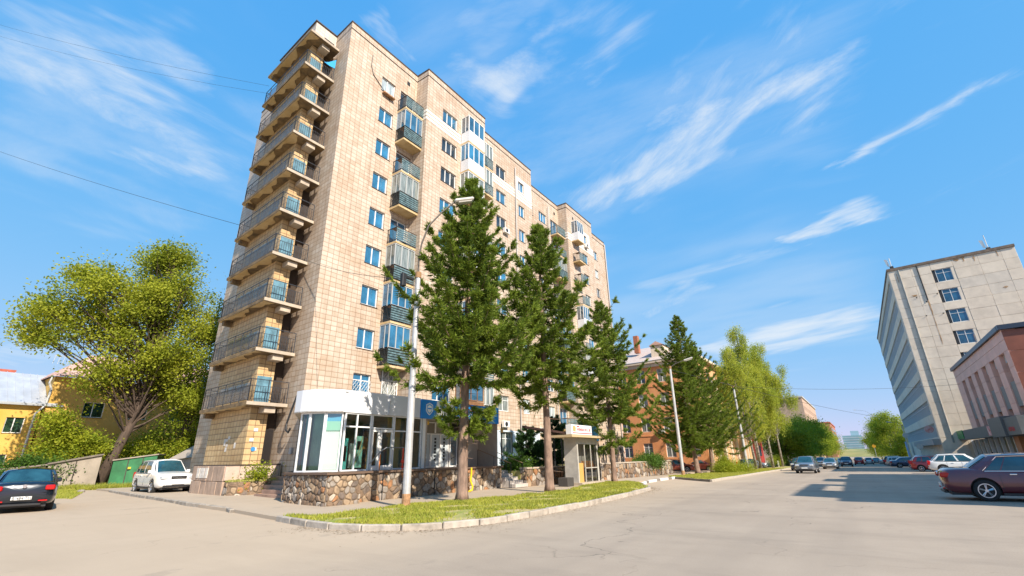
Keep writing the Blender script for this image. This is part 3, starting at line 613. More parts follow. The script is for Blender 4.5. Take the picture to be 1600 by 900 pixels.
for i, z in enumerate(ZS):
    x0, x1 = -30.9, -24.63
    if i == 9: x1 = -24.5
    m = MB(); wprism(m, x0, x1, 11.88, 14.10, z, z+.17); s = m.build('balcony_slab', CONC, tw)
    # a thinner broken lip of render hanging under the slab
    m = MB(); pts = []; nstep = 34
    for q in range(nstep+1):
        xx = x0+.05+(x1-x0-.15)*q/nstep; pts.append((xx, sy(xx, 12.22+.20*math.sin(q*.33+i*1.7)+.12*math.sin(q*.9+i)+random.uniform(-.05, .06))))
    m.prism([(x0+.02, sy(x0, 11.91)), (x1-.03, sy(x1, 11.91))]+pts[::-1], z-.03, z+.01); m.build('broken_render', UND, s)
    m = MB(); wprism(m, -26.4, -24.78, 12.92, 13.5, z-.30, z-.002); m.build('beam', CONCL, s)
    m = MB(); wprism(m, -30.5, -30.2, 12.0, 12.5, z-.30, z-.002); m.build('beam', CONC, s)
    m = MB(); m.quad((x1+.004, 11.9, z+.0), (x1+.004, 13.75, z), (x1+.004, 13.75, z+.15), (x1+.004, 11.9, z+.15))
    m = MB().box(x1-.01, x1+.02, 11.89, 14.05, z+.02, z+.19); m.build('sunlit_slab_edge', CONCL, s)  # pale strip paints the street side of the slab as sunlit
    if i == 9: continue
    zt = z+.17
    if rails is None:
        m = MB(); A = Vector((-24.72, 14.02, 0)); B = Vector((-24.72, 11.98, 0)); C_ = Vector((-30.8, sy(-30.8, 11.98), 0)); D_ = Vector((-30.8, sy(-30.8, 13.4), 0))
        for (a, b) in ((A, B), (B, C_), (C_, D_)):
            for hz, rr in ((.12, .014), (.82, .014), (1.16, .024)): m.bar(a+Vector((0, 0, hz)), b+Vector((0, 0, hz)), rr, 4)
            n = max(1, int((b-a).length/.13))
            for q in range(n+1):
                p = a+(b-a)*q/n; big = (q % 8 == 0) or q == n
                m.bar(p+Vector((0, 0, 0 if big else .12)), p+Vector((0, 0, 1.17 if big else .82)), .024 if big else .011, 4)
        rl = m.build('railing', RAIL, s); rails = rl.data; rl.location = (0, 0, 0)
        # shift so the mesh is relative to a slab
        off0 = Vector((0, 0, zt)); rl.location = (0, 0, zt)
    else:
        rl = link('railing', rails, s); rl.location = (0, 0, zt)
    MB().prism([(-25.44, 12.62), (-25.40, 12.62), (-25.40, 13.40), (-25.44, 13.40)], zt, zt+1.45).build('blue_panel', BSH, s)
    if i in (0, 1, 2, 3): m = MB(); xa, xb = -28.9, -25.6+.7; m.quad((xa, sy(xa, 12.03), zt+.1), (xb, sy(xb, 12.03), zt+.1), (xb, sy(xb, 12.03), zt+.98), (xa, sy(xa, 12.03), zt+.98)); m.build('net_panel', NET, s)
    else: m = MB(); xa, xb = -28.3, -25.2; m.quad((xa, sy(xa, 12.03), zt+.1), (xb, sy(xb, 12.03), zt+.1), (xb, sy(xb, 12.03), zt+.85), (xa, sy(xa, 12.03), zt+.85)); m.build('net_panel', NET, s)
    # landing door of slats in the gap
    m = MB()
    for q in range(7): m.bar((-25.35+.02, 13.5+.08*q, zt), (-25.33, 13.5+.08*q, zt+1.1), .013, 4)
    m.build('landing_bars', RAIL, s)
cl_ = MB(); cl_.tube([(-24.6, 13.6, ZS[8]+1.3), (-24.4, 13.85, ZS[8]+1.7)], .01)
m = MB(); m.add([(-24.70, 13.2, ZS[8]+1.25), (-24.62, 14.0, ZS[8]+1.25), (-24.62, 14.02, ZS[8]+2.05), (-24.75, 13.55, ZS[8]+1.55), (-24.66, 13.6, ZS[8]+1.2)], [(0, 4, 3), (4, 1, 3), (1, 2, 3)])
flag = m.build('washing', P('bright_blue_cloth', (.02, .30, .62), .8), None); recenter(flag, (-24.65, 13.6, ZS[8]+1.2)); tag(flag, 'bright blue cloth hanging off the topmost end balcony of the tower', 'cloth')
# ---- raised plinth under the stair tower
PAN = P('shaded_facing', (.42, .30, .22), .75, bump=.3, bscale=10, var=.22, vscale=2.5, stretch=(1, 1, .6)); PANP = P('sunlit_facing', (.52, .40, .33), .75, bump=.3, bscale=10, var=.12, vscale=2)  # one facing in two tones: shade painted brown, sunlight on street side painted pink
pl = thing('stair_plinth', 'panel-clad raised plinth with a low parapet below the end balconies', 'plinth', (-24.6, 11.5, .2))
core = [(-28.7, 11.86), (-24.66, 11.55), (-24.66, 14.1), (-28.7, 14.4)]
MB().prism(core, .05, 1.36).build('core', CONC, pl)
MB().prism([(-28.8, 11.78), (-24.56, 11.46), (-24.56, 14.12), (-24.85, 14.12), (-24.85, 11.75), (-28.8, 12.05)], 1.502, 1.56).build('capstone', COPE, pl)
for r_ in range(2):
    for c in range(6):
        xa = -28.7+c*.675; xb = xa+.655; za, zb = (.05, .80) if r_ == 0 else (.82, 1.5); yy = lambda x: 11.5-(x+24.6)*SK
        j = random.uniform(0, .02); MB().rbox(0, xb-xa, -.06-j, .1, za, zb, .012, lambda x, y, z: (xa+x, yy(xa+x)+y, z)).build('facing_panel', PAN, pl)
for c in range(4):
    ya = 11.47+c*.66; j = random.uniform(0, .015)
    MB().rbox(-24.75, -24.6+j, ya, ya+.64, .85, 1.5, .012).build('facing_panel', PANP, pl)
MB().rbox(-24.7, -24.55, 14.12-.02, 14.14, .85, 1.5, .003).build('facing_panel', CONCL, pl)
# graffiti rubbed out on pier and plinth (faded paint patches)
FADE = P('faded_white_paint', (.62, .58, .52), .8, var=.2, vscale=6)
m = MB()
for (x, z, wd, h) in ((-28.15, 2.5, .18, .35), (-27.95, 2.72, .3, .13), (-27.7, 2.82, .45, .16), (-27.85, 2.45, .5, .13), (-27.9, 2.2, .4, .22), (-26.8, 2.35, .2, .28)):
    yy = sy(x, 12.515); m.box(x, x+wd, yy-.012, yy+.01, z, z+h, None)
m.build('faded_paint', FADE, tw)
m = MB()
for x in (-28.0, -27.6, -27.3, -26.9): m.box(x, x+.26, 11.5-(x+24.6)*SK-.105, 11.5-(x+24.6)*SK-.08, .95, 1.42)
m.build('faded_paint', FADE, pl)
for (y, z) in ((12.9, 3.15), (12.75, 2.65), (12.98, 2.2)): MB().box(-25.45, -25.42, y, y+.2, z, z+.16).build('notice', P('notice_paper', (.55, .6, .66), .6), tw)
MB().disc((-25.43, 13.0, 2.28), (1, 0, 0), 0, .11, .03, 14).build('blue_disc', P('sign_blue', (.05, .25, .55), .4), tw)
MB().box(-25.8, -25.72, 13.5, 14.1, 1.36, 3.3).build('entrance_door', P('door_black', (.015, .012, .012), .5), tw)
# hanging pipe
m = MB(); m.tube([(-23.65, 13.95, 4.9), (-23.9, 13.9, 4.2), (-24.1, 13.85, 3.5), (-24.05, 13.85, 3.15), (-23.85, 13.85, 3.05), (-23.7, 13.85, 3.25)], .05, 8); m.build('hanging_pipe', DARK, tw)
MB().box(-23.9, -23.7, 14.05, 14.14, 2.0, 2.3).build('meter_box', P('grey_box', (.4, .4, .4), .6), tw)
# rubble-stone planter and steps between plinth and shop
# ================================================================== RUBBLE STONE
STM = [P('stone_brown', (.19, .13, .085), .8, bump=.5, bscale=14, var=.3, vscale=5), P('stone_tan', (.31, .225, .145), .8, bump=.5, bscale=14, var=.25, vscale=5), P('stone_grey', (.25, .22, .19), .8, bump=.5, bscale=14, var=.25, vscale=5),
       P('stone_rust', (.30, .15, .07), .8, bump=.5, bscale=14, var=.3, vscale=5), P('stone_pale', (.40, .345, .28), .8, bump=.5, bscale=14, var=.2, vscale=5), P('stone_dark', (.14, .11, .09), .8, bump=.5, bscale=14, var=.3, vscale=5)]
MORT = P('stone_mortar', (.17, .125, .085), .95, bump=.8, bscale=9, var=.35, vscale=2)
def voro(W_, H_, size, jit=.85, sq=1.15):
    nx = max(1, round(W_/(size*sq))); ny = max(1, round(H_/size)); pts = []
    for i in range(-1, nx+1):
        for j in range(-1, ny+1):
            pts.append(((i+.5+random.uniform(-.5, .5)*jit+(.5 if j % 2 else 0))*W_/nx, (j+.5+random.uniform(-.5, .5)*jit)*H_/ny))
    cells = []
    for i, p in enumerate(pts):
        poly = [(0, 0), (W_, 0), (W_, H_), (0, H_)]
        for q in sorted(pts, key=lambda q: (q[0]-p[0])**2+(q[1]-p[1])**2)[1:13]:
            mx_, my_ = (p[0]+q[0])/2, (p[1]+q[1])/2; dx, dy = q[0]-p[0], q[1]-p[1]; out = []
            for k in range(len(poly)):
                a, b = poly[k], poly[(k+1) % len(poly)]; da = (a[0]-mx_)*dx+(a[1]-my_)*dy; db = (b[0]-mx_)*dx+(b[1]-my_)*dy
                if da <= 0: out.append(a)
                if da*db < 0: t = da/(da-db); out.append((a[0]+(b[0]-a[0])*t, a[1]+(b[1]-a[1])*t))
            poly = out
            if len(poly) < 3: break
        if len(poly) >= 3:
            ar = abs(sum(poly[k][0]*poly[(k+1) % len(poly)][1]-poly[(k+1) % len(poly)][0]*poly[k][1] for k in range(len(poly))))/2
            if ar > size*size*.12: cells.append(poly)
    return cells
def stone_geo(mb, poly, T, proud, gap):
    cx = sum(p[0] for p in poly)/len(poly); cy = sum(p[1] for p in poly)/len(poly)
    # cut the corners so that stones read rounded
    pp = []
    n = len(poly)
    for k in range(n):
        a, b, c = poly[k-1], poly[k], poly[(k+1) % n]; f = .24
        pp += [(b[0]+(a[0]-b[0])*f, b[1]+(a[1]-b[1])*f), (b[0]+(c[0]-b[0])*f, b[1]+(c[1]-b[1])*f)]
    def sh(f, g_): return [(cx+(x-cx)*f*(1-g_/max(.05, math.hypot(x-cx, y-cy))), cy+(y-cy)*f*(1-g_/max(.05, math.hypot(x-cx, y-cy)))) for x, y in pp]
    r0, r1, r2 = sh(1, gap), sh(.93, gap), sh(.62, gap); n = len(pp); tx, ty = random.uniform(-.1, .1), random.uniform(-.1, .1)
    vs = [T(x, y, -.05) for x, y in r0]+[T(x, y, proud*.6) for x, y in r1]+[T(x, y, proud+(x-cx)*tx+(y-cy)*ty) for x, y in r2]
    fs = [(q*n+i, q*n+(i+1) % n, (q+1)*n+(i+1) % n, (q+1)*n+i) for q in (0, 1) for i in range(n)]+[tuple(range(2*n, 3*n))]
    mb.add(vs, fs)
def stones(parent, a, b, z0, z1, size, single=True, proud=.05, gap=.018, mats=None, jit=.85):
    """stone facing on the wall from a to b (2-D points), outward side on the right of a->b ; z0/z1 may be functions of distance"""
    a, b = Vector(a), Vector(b); d = (b-a); L_ = d.length; d.normalize(); n = Vector((d.y, -d.x))
    T = lambda u, v, w_: (a.x+d.x*u+n.x*w_, a.y+d.y*u+n.y*w_, z0+v)
    acc = [MB() for _ in STM]
    for c in voro(L_, z1-z0, size, jit):
        mi = random.choices(range(6), (5, 5, 4, 2, 2, 2))[0]
        if single:
            m = MB(); stone_geo(m, c, T, proud*random.uniform(.5, 1.2), gap); m.build('stone', STM[mi], parent, smooth=False)
        else: stone_geo(acc[mi], c, T, proud*random.uniform(.5, 1.2), gap)
    if not single:
        m = MB()
        for i, q in enumerate(acc): m.k = i; m.add(q.v, q.f)
        if m.v: m.build('rubble_stones', STM, parent, kind='stuff')
def slabtop(mb, poly, z0, z1): mb.prism(poly, z0, z1)
# ================================================================== SHOP
shop = thing('shop', 'white fascia corner shop with curved glass front and blue signboard at tower foot', 'shop', (-17, 12.5, 1.25))
FP = [(-23.0, 14.0), (-18.78, 11.06), (-18.35, 11.05), (-17.95, 11.14), (-17.6, 11.3), (-17.3, 11.52), (-17.08, 11.78), (-16.93, 12.1)]
zb, zt_ = 3.50, 4.40
fas = MB()
for a, b in zip(FP, FP[1:]): fas.quad((*a, zb), (*b, zb), (*b, zt_), (*a, zt_))
fas.quad((*FP[-1], zb), (-16.86, 16.30, zb), (-16.86, 16.30, zt_-.0), (*FP[-1], zt_))
for i in range(len(FP)-1):
    a, b = Vector(FP[i]), Vector(FP[i+1])
o = fas.build('fascia', WHITEP, shop)
MB().box(-16.90, -16.845, 14.40, 14.415, zb, zt_).build('fascia_joint', P('joint_grey', (.45, .46, .48), .5), shop)
roofp = FP+[(-16.88, 22.5), (-23.2, 22.5)]
MB().prism([(x*.9999, y+.01) for x, y in roofp], zt_-.12, zt_-.08).build('roof', ROOFF, shop)
MB().prism(roofp, zb+.005, zb+.04).build('soffit', P('soffit', (.5, .44, .36), .7), shop)
MB().prism([(-23.2, 14.35), (-16.90, 22.4), (-16.95, 22.48), (-23.2, 22.48)][:0] or [(-23.3, 22.42), (-16.9, 22.42), (-16.9, 22.5), (-23.3, 22.5)], 1.2, zt_).build('end_wall', P('render_grey', (.42, .36, .31), .8, bump=.2, bscale=6, var=.08), shop)
# deck and retaining walls
DECK = P('deck_tiles', (.33, .30, .27), .8, bump=.2, bscale=8, var=.15)
dk = [(-23.3, 14.2), (-18.95, 11.15), (-17.3, 10.95), (-15.92, 10.98), (-15.80, 12.38), (-16.2, 12.42), (-16.2, 21.9), (-23.3, 21.9)]
ST = thing('stone_retaining_wall', 'irregular rubble-stone retaining wall carrying the corner shop, rounded pedestal at its near end', 'wall', (-16.2, 12.4, .1))
MB().prism([(x, y) for x, y in dk], lambda x, y: g(x, y)-.05, 1.15).build('core', MORT, ST)
lip = [(-23.3, 14.2), (-19.0, 11.09), (-17.3, 10.85), (-15.82, 10.88), (-15.70, 12.44), (-16.08, 12.46), (-16.08, 21.96), (-23.3, 21.96)]
MB().prism(lip, 1.152, 1.225).build('coping', P('coping_dark_red', (.13, .085, .06), .7, bump=.3, bscale=10), ST)
PED = [(-19.5, 11.55), (-18.95, 11.15), (-18.1, 11.03), (-17.3, 10.95), (-15.92, 10.98), (-15.80, 12.38)]
for a, b in zip(PED, PED[1:]): stones(ST, a, b, .06, 1.15, .205, gap=.012)
stones(ST, (-16.2, 12.42), (-16.2, 21.9), .06, 1.15, .27, gap=.012)
for y in (13.7, 15.2, 16.7, 18.6, 20.2): MB().box(-16.21, -16.13, y, y+.035, .1, 1.15).build('wall_joint', DARK, ST)
stones(ST, (-16.2, 21.9), (-18.5, 21.9), .1, 1.15, .3)
# glazing on the curve
GP = [(-18.52, 11.26), (-18.02, 11.34), (-17.42, 11.64), (-17.06, 12.20)]
FRM = P('shop_frame', (.74, .76, .78), .35)
def post(mb, x, y, z0, z1, w_=.05): mb.box(x-w_/2, x+w_/2, y-w_/2, y+w_/2, z0, z1)
def glazed(a, b, z0, z1, bars=(), mull=(), frame=FRM, glass=CLEAR, w_=.055):
    a, b = Vector(a), Vector(b); d = b-a; L_ = d.length; d.normalize(); n = Vector((d.y, -d.x))
    T = lambda u, v, z: (a.x+d.x*u+n.x*v, a.y+d.y*u+n.y*v, z)
    m = MB(); m.box(0, w_, -w_, w_*.6, z0, z1, T); m.box(L_-w_, L_, -w_, w_*.6, z0, z1, T); m.box(w_, L_-w_, -w_, w_*.55, z0, z0+w_, T); m.box(w_, L_-w_, -w_, w_*.55, z1-w_, z1, T)
    for u in mull: m.box(u*L_-w_/2, u*L_+w_/2, -w_, w_*.5, z0+w_, z1-w_, T)
    for z in bars: m.box(w_, L_-w_, -w_, w_*.45, z-w_/2, z+w_/2, T)
    f = m.build('shop_window', frame, shop)
    p = MB(); p.quad(T(w_, -.01, z0+w_), T(L_-w_, -.01, z0+w_), T(L_-w_, -.01, z1-w_), T(w_, -.01, z1-w_)); p.build('pane', glass, f); return f
Zf = 1.23
for a, b in zip(GP, GP[1:]): glazed(a, b, Zf, 3.5)
glazed((-20.9, 12.85), GP[0], Zf, 3.5)
glazed((-17.0, 12.25), (-17.0, 13.60), Zf, 3.5, bars=(2.95,), mull=(.45,))
glazed((-17.0, 14.85), (-17.0, 15.75), Zf, 3.5, bars=(2.85,))
glazed((-17.0, 15.75), (-17.0, 16.55), Zf, 3.5, bars=(2.85,))
glazed((-17.0, 13.62), (-17.0, 14.83), 2.9, 3.5, mull=(.999,)[:0])
d_ = MB(); X = -17.0
for (a, b) in ((13.64, 14.08), (14.10, 14.82)):
    d_.box(X-.04, X+.04, a, a+.09, Zf, 2.88); d_.box(X-.04, X+.04, b-.09, b, Zf, 2.88); d_.box(X-.04, X+.038, a+.09, b-.09, Zf, Zf+.18); d_.box(X-.04, X+.038, a+.09, b-.09, 2.78, 2.88)
dd = d_.build('shop_door', WFR, shop); MB().quad((X, 13.7, Zf+.1), (X, 14.8, Zf+.1), (X, 14.8, 2.8), (X, 13.7, 2.8)).build('pane', CLEAR, dd); MB().bar((X+.07, 14.2, 1.9), (X+.07, 14.2, 2.4), .018, 6).build('handle', DARK, dd)
MB().box(-17.05, -16.93, 16.60, 16.78, Zf, 3.5).build('column', WFR, shop)
# inside: floor, back wall, curtains, posters
INS = P('shop_inside', (.34, .36, .30), .8, var=.2, vscale=1); TEAL = P('teal_curtain', (.16, .42, .38), .8, var=.3, vscale=3, stretch=(4, 4, .3)); GRNW = P('pale_green_blind', (.38, .50, .36), .8, var=.12, vscale=2)
MB().prism([(-22.9, 14.25), (-18.6, 11.4), (-17.2, 11.75), (-17.1, 12.3), (-17.1, 16.5), (-22.9, 16.5)], 1.228, 1.24).build('floor', P('shop_floor', (.35, .28, .2), .5), shop)
MB().box(-20.6, -20.5, 12.9, 16.6, 1.24, 3.5).build('back_wall', INS, shop); MB().box(-20.5, -17.1, 16.5, 16.56, 1.24, 3.5).build('partition', INS, shop)
def wavy(a, b, z0, z1, mat, name, amp=.03, n=24):
    a, b = Vector(a), Vector(b); d = (b-a); nn_ = Vector((d.y, -d.x)).normalized(); m = MB(); pr = None
    for i in range(n+1):
        p = a+d*i/n+nn_*amp*math.sin(i*1.9); q = (p.x, p.y)
        if pr: m.quad((*pr, z0), (*q, z0), (*q, z1), (*pr, z1))
        pr = q
    return m.build(name, mat, shop, smooth=True)
wavy((-18.5, 11.5), (-18.2, 11.5), Zf, 3.45, TEAL, 'curtain'); wavy((-18.1, 11.55), (-17.62, 11.75), Zf, 3.45, GRNW, 'blind', .008); wavy((-19.4, 12.2), (-18.75, 11.75), Zf, 3.45, P('dark_green_blind', (.07, .09, .06), .8), 'blind', .01)
POSTER = P('poster', (.72, .74, .72), .5, col2=(.78, .76, .70), vscale=2.0)
m = MB(); a, b = Vector((-17.50, 11.66)), Vector((-17.12, 12.20)); m.quad((a.x, a.y, 1.3), (b.x, b.y, 1.3), (b.x, b.y, 2.75), (a.x, a.y, 2.75)); ps = m.build('poster', POSTER, shop)
m = MB(); m.quad((a.x, a.y, 2.78), (b.x, b.y, 2.78), (b.x, b.y, 3.15), (a.x, a.y, 3.15)); m.build('poster', P('poster_green', (.35, .58, .48), .5), shop)
m = MB(); m.quad((a.x, a.y, 3.15), (b.x, b.y, 3.15), (b.x, b.y, 3.45), (a.x, a.y, 3.45)); m.build('poster', P('poster_blue', (.12, .42, .66), .5), shop)
for (y0, y1, z0, z1, c) in ((12.3, 12.75, 1.3, 2.5, (.12, .50, .48)), (12.85, 13.1, 1.35, 2.3, (.75, .75, .72)), (13.15, 13.5, 1.35, 2.6, (.30, .58, .50)), (12.55, 12.7, 1.6, 2.2, (.8, .8, .76)), (13.2, 13.4, 2.05, 2.4, (.85, .8, .7))):
    MB().box(-17.35, -17.33, y0, y1, z0, z1).build('display_board', P('board_%d' % int(y0*100), c, .5, var=.2, vscale=5), shop)
m = MB(); m.tube([(-17.3, 12.9, 1.3), (-17.3, 13.3, 2.0), (-17.3, 13.45, 2.6)], .015); m.tube([(-17.3, 13.05, 1.3), (-17.3, 13.5, 2.2)], .015); m.build('display_stand', P('brass', (.5, .4, .15), .4), shop)
wavy((-17.4, 14.9), (-17.4, 15.6), Zf, 2.6, P('khaki_blind', (.42, .38, .20), .8), 'blind', .01); wavy((-17.5, 14.9), (-17.5, 15.7), 2.6, 3.45, P('orange_blind', (.62, .40, .16), .8), 'blind', .02)
wavy((-17.4, 15.85), (-17.4, 16.45), Zf, 3.45, P('brown_blind', (.26, .20, .13), .8), 'blind', .015)
MB().box(-18.2, -18.1, 14.12, 14.75, 1.24, 2.9).build('display_board', P('amber_goods', (.45, .20, .04), .7, col2=(.05, .03, .02), vscale=4), shop)
MB().box(-17.3, -17.28, 13.75, 14.0, 1.3, 2.7).build('display_board', P('brown_goods', (.25, .14, .07), .7, col2=(.7, .66, .6), vscale=5), shop)
# railing at the shop door
HR = P('steel_rail', (.45, .45, .46), .3, .8); RED = P('red_post', (.65, .05, .02), .5); ORG = P('orange_post', (.7, .2, .02), .5)
hr = thing('handrail', 'grey tubular handrail with red and orange posts in front of the glass shop door', 'handrail', (-16.4, 14.2, 1.22))
m = MB(); m.tube([(-16.4, 13.2, 1.5), (-16.4, 13.7, 1.95), (-16.4, 14.0, 2.12), (-16.4, 14.9, 2.12), (-16.4, 15.35, 2.08)], .025, 6); m.build('rail', HR, hr)
for y, z, mt in ((13.65, 1.9, HR), (14.95, 2.12, RED), (15.35, 2.08, HR)): MB().bar((-16.4, y, 1.22), (-16.4, y, z), .025, 6).build('post', mt, hr)
MB().rbox(-16.45, -16.35, 14.88, 15.05, 1.5, 1.62, .02).rbox(-16.45, -16.36, 14.9, 15.15, 1.3, 1.38, .02).build('red_clamp', RED, hr)
MB().bar((-16.4, 13.68, 1.25), (-16.4, 13.68, 1.85), .035, 6).build('post', ORG, hr)
# signboard
SGB = P('sign_blue_panel', (.02, .24, .66), .35); SGW = P('sign_white_panel', (.78, .78, .78), .4)
sg = thing('signboard', 'long blue and white signboard with a shield emblem over the second shopfront', 'signboard', (-16.85, 19.4, 3.5))
MB().box(-16.88, -16.80, 16.33, 22.5, 3.47, 4.37).build('panel', SGB, sg)
MB().box(-16.80, -16.785, 17.35, 18.6, 3.50, 4.34).build('white_panel', SGW, sg)
def txt(body, x, y, z, size, mat, parent, rz=math.pi/2, name='lettering', ext=.006, sx=1.0):
    c = bpy.data.curves.new('t', 'FONT'); c.body = body; c.size = size; c.extrude = ext; c.align_x = 'LEFT'
    o = bpy.data.objects.new('t', c); sc.collection.objects.link(o); dg = bpy.context.evaluated_depsgraph_get(); me = bpy.data.meshes.new_from_object(o.evaluated_get(dg)); bpy.data.objects.remove(o)
    b = offs(parent); M4 = Matrix.Translation(Vector((x, y, z))-b) @ Matrix.Rotation(rz, 4, 'Z') @ Matrix.Rotation(math.pi/2, 4, 'X') @ Matrix.Diagonal((sx, 1, 1, 1))
    me.transform(M4); me.materials.clear(); me.materials.append(mat); me.name = name; return link(name, me, parent)
sh_ = [(0, 1), (.5, 1.25), (1, 1), (1.0, .2), (.75, -.15), (.5, -.35), (.25, -.15), (0, .2)]
def shield(s, z, y, x, mat, nm): m = MB(); m.prism([(0, 0), (1, 0), (1, 1)], 0, 0) if False else None; vs = [(x, y+(a-.5)*s*.75, z+(b-.45)*s*.62) for a, b in sh_]; m.add(vs+[(v[0]-.02, v[1], v[2]) for v in vs], [tuple(range(8))]+[(i, (i+1) % 8, (i+1) % 8+8, i+8) for i in range(8)]); return m.build(nm, mat, sg)
shield(.60, 3.93, 16.84, -16.775, SGW, 'emblem'); shield(.50, 3.93, 16.84, -16.772, P('emblem_blue', (.15, .42, .70), .4), 'emblem'); shield(.36, 3.93, 16.84, -16.769, SGW, 'emblem')
m = MB(); m.box(-16.768, -16.764, 16.72, 16.96, 3.92, 3.98); m.build('emblem_bar', SGB, sg)
m = MB()
for q in range(9): a0 = .2+.33*q; m.quad((-16.78, 17.55+.095*q, 4.0+.06*math.sin(a0*2)), (-16.78, 17.55+.095*(q+1), 4.0+.06*math.sin((a0+.33)*2)), (-16.78, 17.55+.095*(q+1), 4.13+.05*math.sin((a0+.33)*2)), (-16.78, 17.55+.095*q, 4.13+.05*math.sin(a0*2)))
m.box(-16.784, -16.779, 17.6, 18.35, 3.64, 3.69); m.build('wave_mark', SGB, sg)
m = MB(); m.box(-16.80, -16.79, 18.9, 19.8, 3.60, 3.66); m.box(-16.80, -16.79, 20.0, 21.0, 3.62, 3.68); m.build('lettering_strip', SGW, sg)
txt('ВОДА', -16.79, 18.85, 3.78, .42, SGW, sg); txt('ДЕРНЫЙ', -16.79, 20.35, 3.80, .36, SGW, sg); txt('ИОТ', -16.79, 21.65, 3.98, .28, SGW, sg)
# second shopfront, set back under the sign
GREYW = P('render_grey', (.42, .36, .31), .8)
wallg = MB(); wallg.box(-18.3, -17.0, 16.80, 16.95, 1.22, 3.47); wallg.box(-18.4, -18.25, 16.95, 17.45, 1.22, 3.47); wallg.box(-18.4, -18.25, 21.3, 22.42, 1.22, 3.47); wallg.build('return_wall', GREYW, shop)
DSH = P('door_panel_grey', (.46, .52, .55), .45); 
def door2(y0, y1, glassy, n=7):
    m = MB(); X = -18.2; m.box(X-.05, X+.02, y0, y0+.06, 1.22, 2.9); m.box(X-.05, X+.02, y1-.06, y1, 1.22, 2.9); m.box(X-.05, X+.018, y0+.06, y1-.06, 2.84, 2.9); m.box(X-.05, X+.018, y0+.06, y1-.06, 1.22, 1.29); f = m.build('glazed_door', WFR, shop)
    if glassy:
        MB().box(X-.035, X-.02, y0+.06, y1-.06, 1.29, 2.84).build('pane', DSH, f); c = (y0+y1)/2
        m = MB()
        for q in range(n): z = 1.55+q*.17; m.rbox(X-.02, X-.012, c-.075, c+.075, z, z+.115, .003)
        m.build('pattern_squares', DARK, f)
    else: MB().box(X-.035, X-.02, y0+.06, y1-.06, 1.29, 2.84).build('pane', GL, f)
for (a, b, q) in ((17.45, 17.75, 1), (17.75, 18.45, 1), (18.45, 19.15, 1), (19.15, 19.8, 1)): door2(a, b, q)
for (a, b) in ((17.45, 18.05), (18.05, 18.75), (18.75, 19.8)):
    m = MB(); X = -18.2; m.box(X-.05, X+.02, a, a+.05, 2.92, 3.47); m.box(X-.05, X+.02, b-.05, b, 2.92, 3.47); m.box(X-.05, X+.018, a+.05, b-.05, 3.42, 3.47); f = m.build('transom', WFR, shop); MB().box(X-.03, X-.02, a+.05, b-.05, 2.92, 3.42).build('pane', P('dim_transom', (.20, .19, .15), .2), f)
door2(19.9, 20.5, 0); MB().box(-18.25, -18.2, 20.55, 21.25, 1.22, 3.3).build('brown_door', P('brown_door', (.10, .07, .05), .6), shop)
m = MB(); m.box(-18.2, -18.18, 20.62, 21.18, 2.2, 3.1); m.build('door_glass', P('pane_pale', (.3, .4, .45)), shop)
MB().disc((-17.15, 17.05, 3.30), (1, 0, 0), 0, .10, .16, 14).build('wall_lamp', P('amber_lamp', (.7, .42, .05), .4), shop)
MB().rbox(-16.75, -16.65, 22.55, 22.75, 3.0, 3.25, .03).build('wall_lamp', P('brass_lamp', (.5, .3, .08), .4), shop)
# yellow hose and small railing at the end of the deck
hs_ = MB().tube([(-15.85, 18.95, 1.2), (-15.88, 18.98, .9), (-15.9, 18.95, .6), (-15.85, 19.05, .35), (-15.75, 18.9, .2), (-15.7, 18.6, .15)], .045, 8).build('yellow_pipe', P('yellow_plastic', (.75, .55, .02), .4)); recenter(hs_, (-15.85, 18.9, .15)); tag(hs_, 'bright yellow bent pipe hanging against the stone retaining wall', 'pipe')
sr = thing('stair_handrail', 'thin dark handrail sloping down the steps beside the blue-painted ground floor', 'handrail', (-16.6, 22.4, 1.1))
m = MB(); m.bar((-17.9, 21.95, 2.1), (-15.6, 21.95, 1.35), .02, 5); m.bar((-17.9, 23.1, 2.1), (-15.6, 23.1, 1.35), .02, 5); m.build('rail', P('thin_rail', (.30, .18, .10), .5), sr)
for y in (21.95, 23.1):
    for x, z0, z1 in ((-17.9, 1.1, 2.1), (-16.75, .8, 1.72), (-15.6, .1, 1.35)): MB().bar((x, y, z0), (x, y, z1), .018, 5).build('post', DARK, sr)
dp = MB().tube([(-22.9, 22.75, 1.1), (-22.9, 22.75, 2.0)], .02)
dpipe = MB().tube([(-16.7, 22.62, 1.2), (-16.7, 22.62, 3.5)], .035, 6).build('dark_downpipe', DARK, shop)
STEP = P('step_concrete', (.46, .42, .38), .8, bump=.3, bscale=12, var=.12)
stp = thing('entrance_steps', 'grey concrete steps between the shop terrace and the next stone wall', 'steps', (-15.7, 22.5, .12))
for i in range(5): MB().box(-17.7, -15.35-i*.34, 22.0, 23.2, .13+.17*i, .13+.17*(i+1)-.002*i).build('step', STEP, stp)
MB().box(-23.2, -17.69, 22.0, 23.0, .1, .98).build('landing', STEP, stp)
sp2 = thing('corner_steps', 'reddish worn steps climbing between the stair plinth and the rounded stone pedestal', 'steps', (-21.5, 12.8, .15))
RST = P('step_red', (.34, .22, .16), .8, bump=.4, bscale=10, var=.2)
for i in range(6):
    y0 = 11.95+i*.33; xa = -23.8 if i > 1 else -22.9; xb = -19.2
    MB().prism([(xa, y0-(xa+21)*SK), (xb, y0-(xb+21)*SK), (xb, 14.0), (xa, 14.1)], .12+.17*i, .12+.17*(i+1)).build('step', RST, sp2)
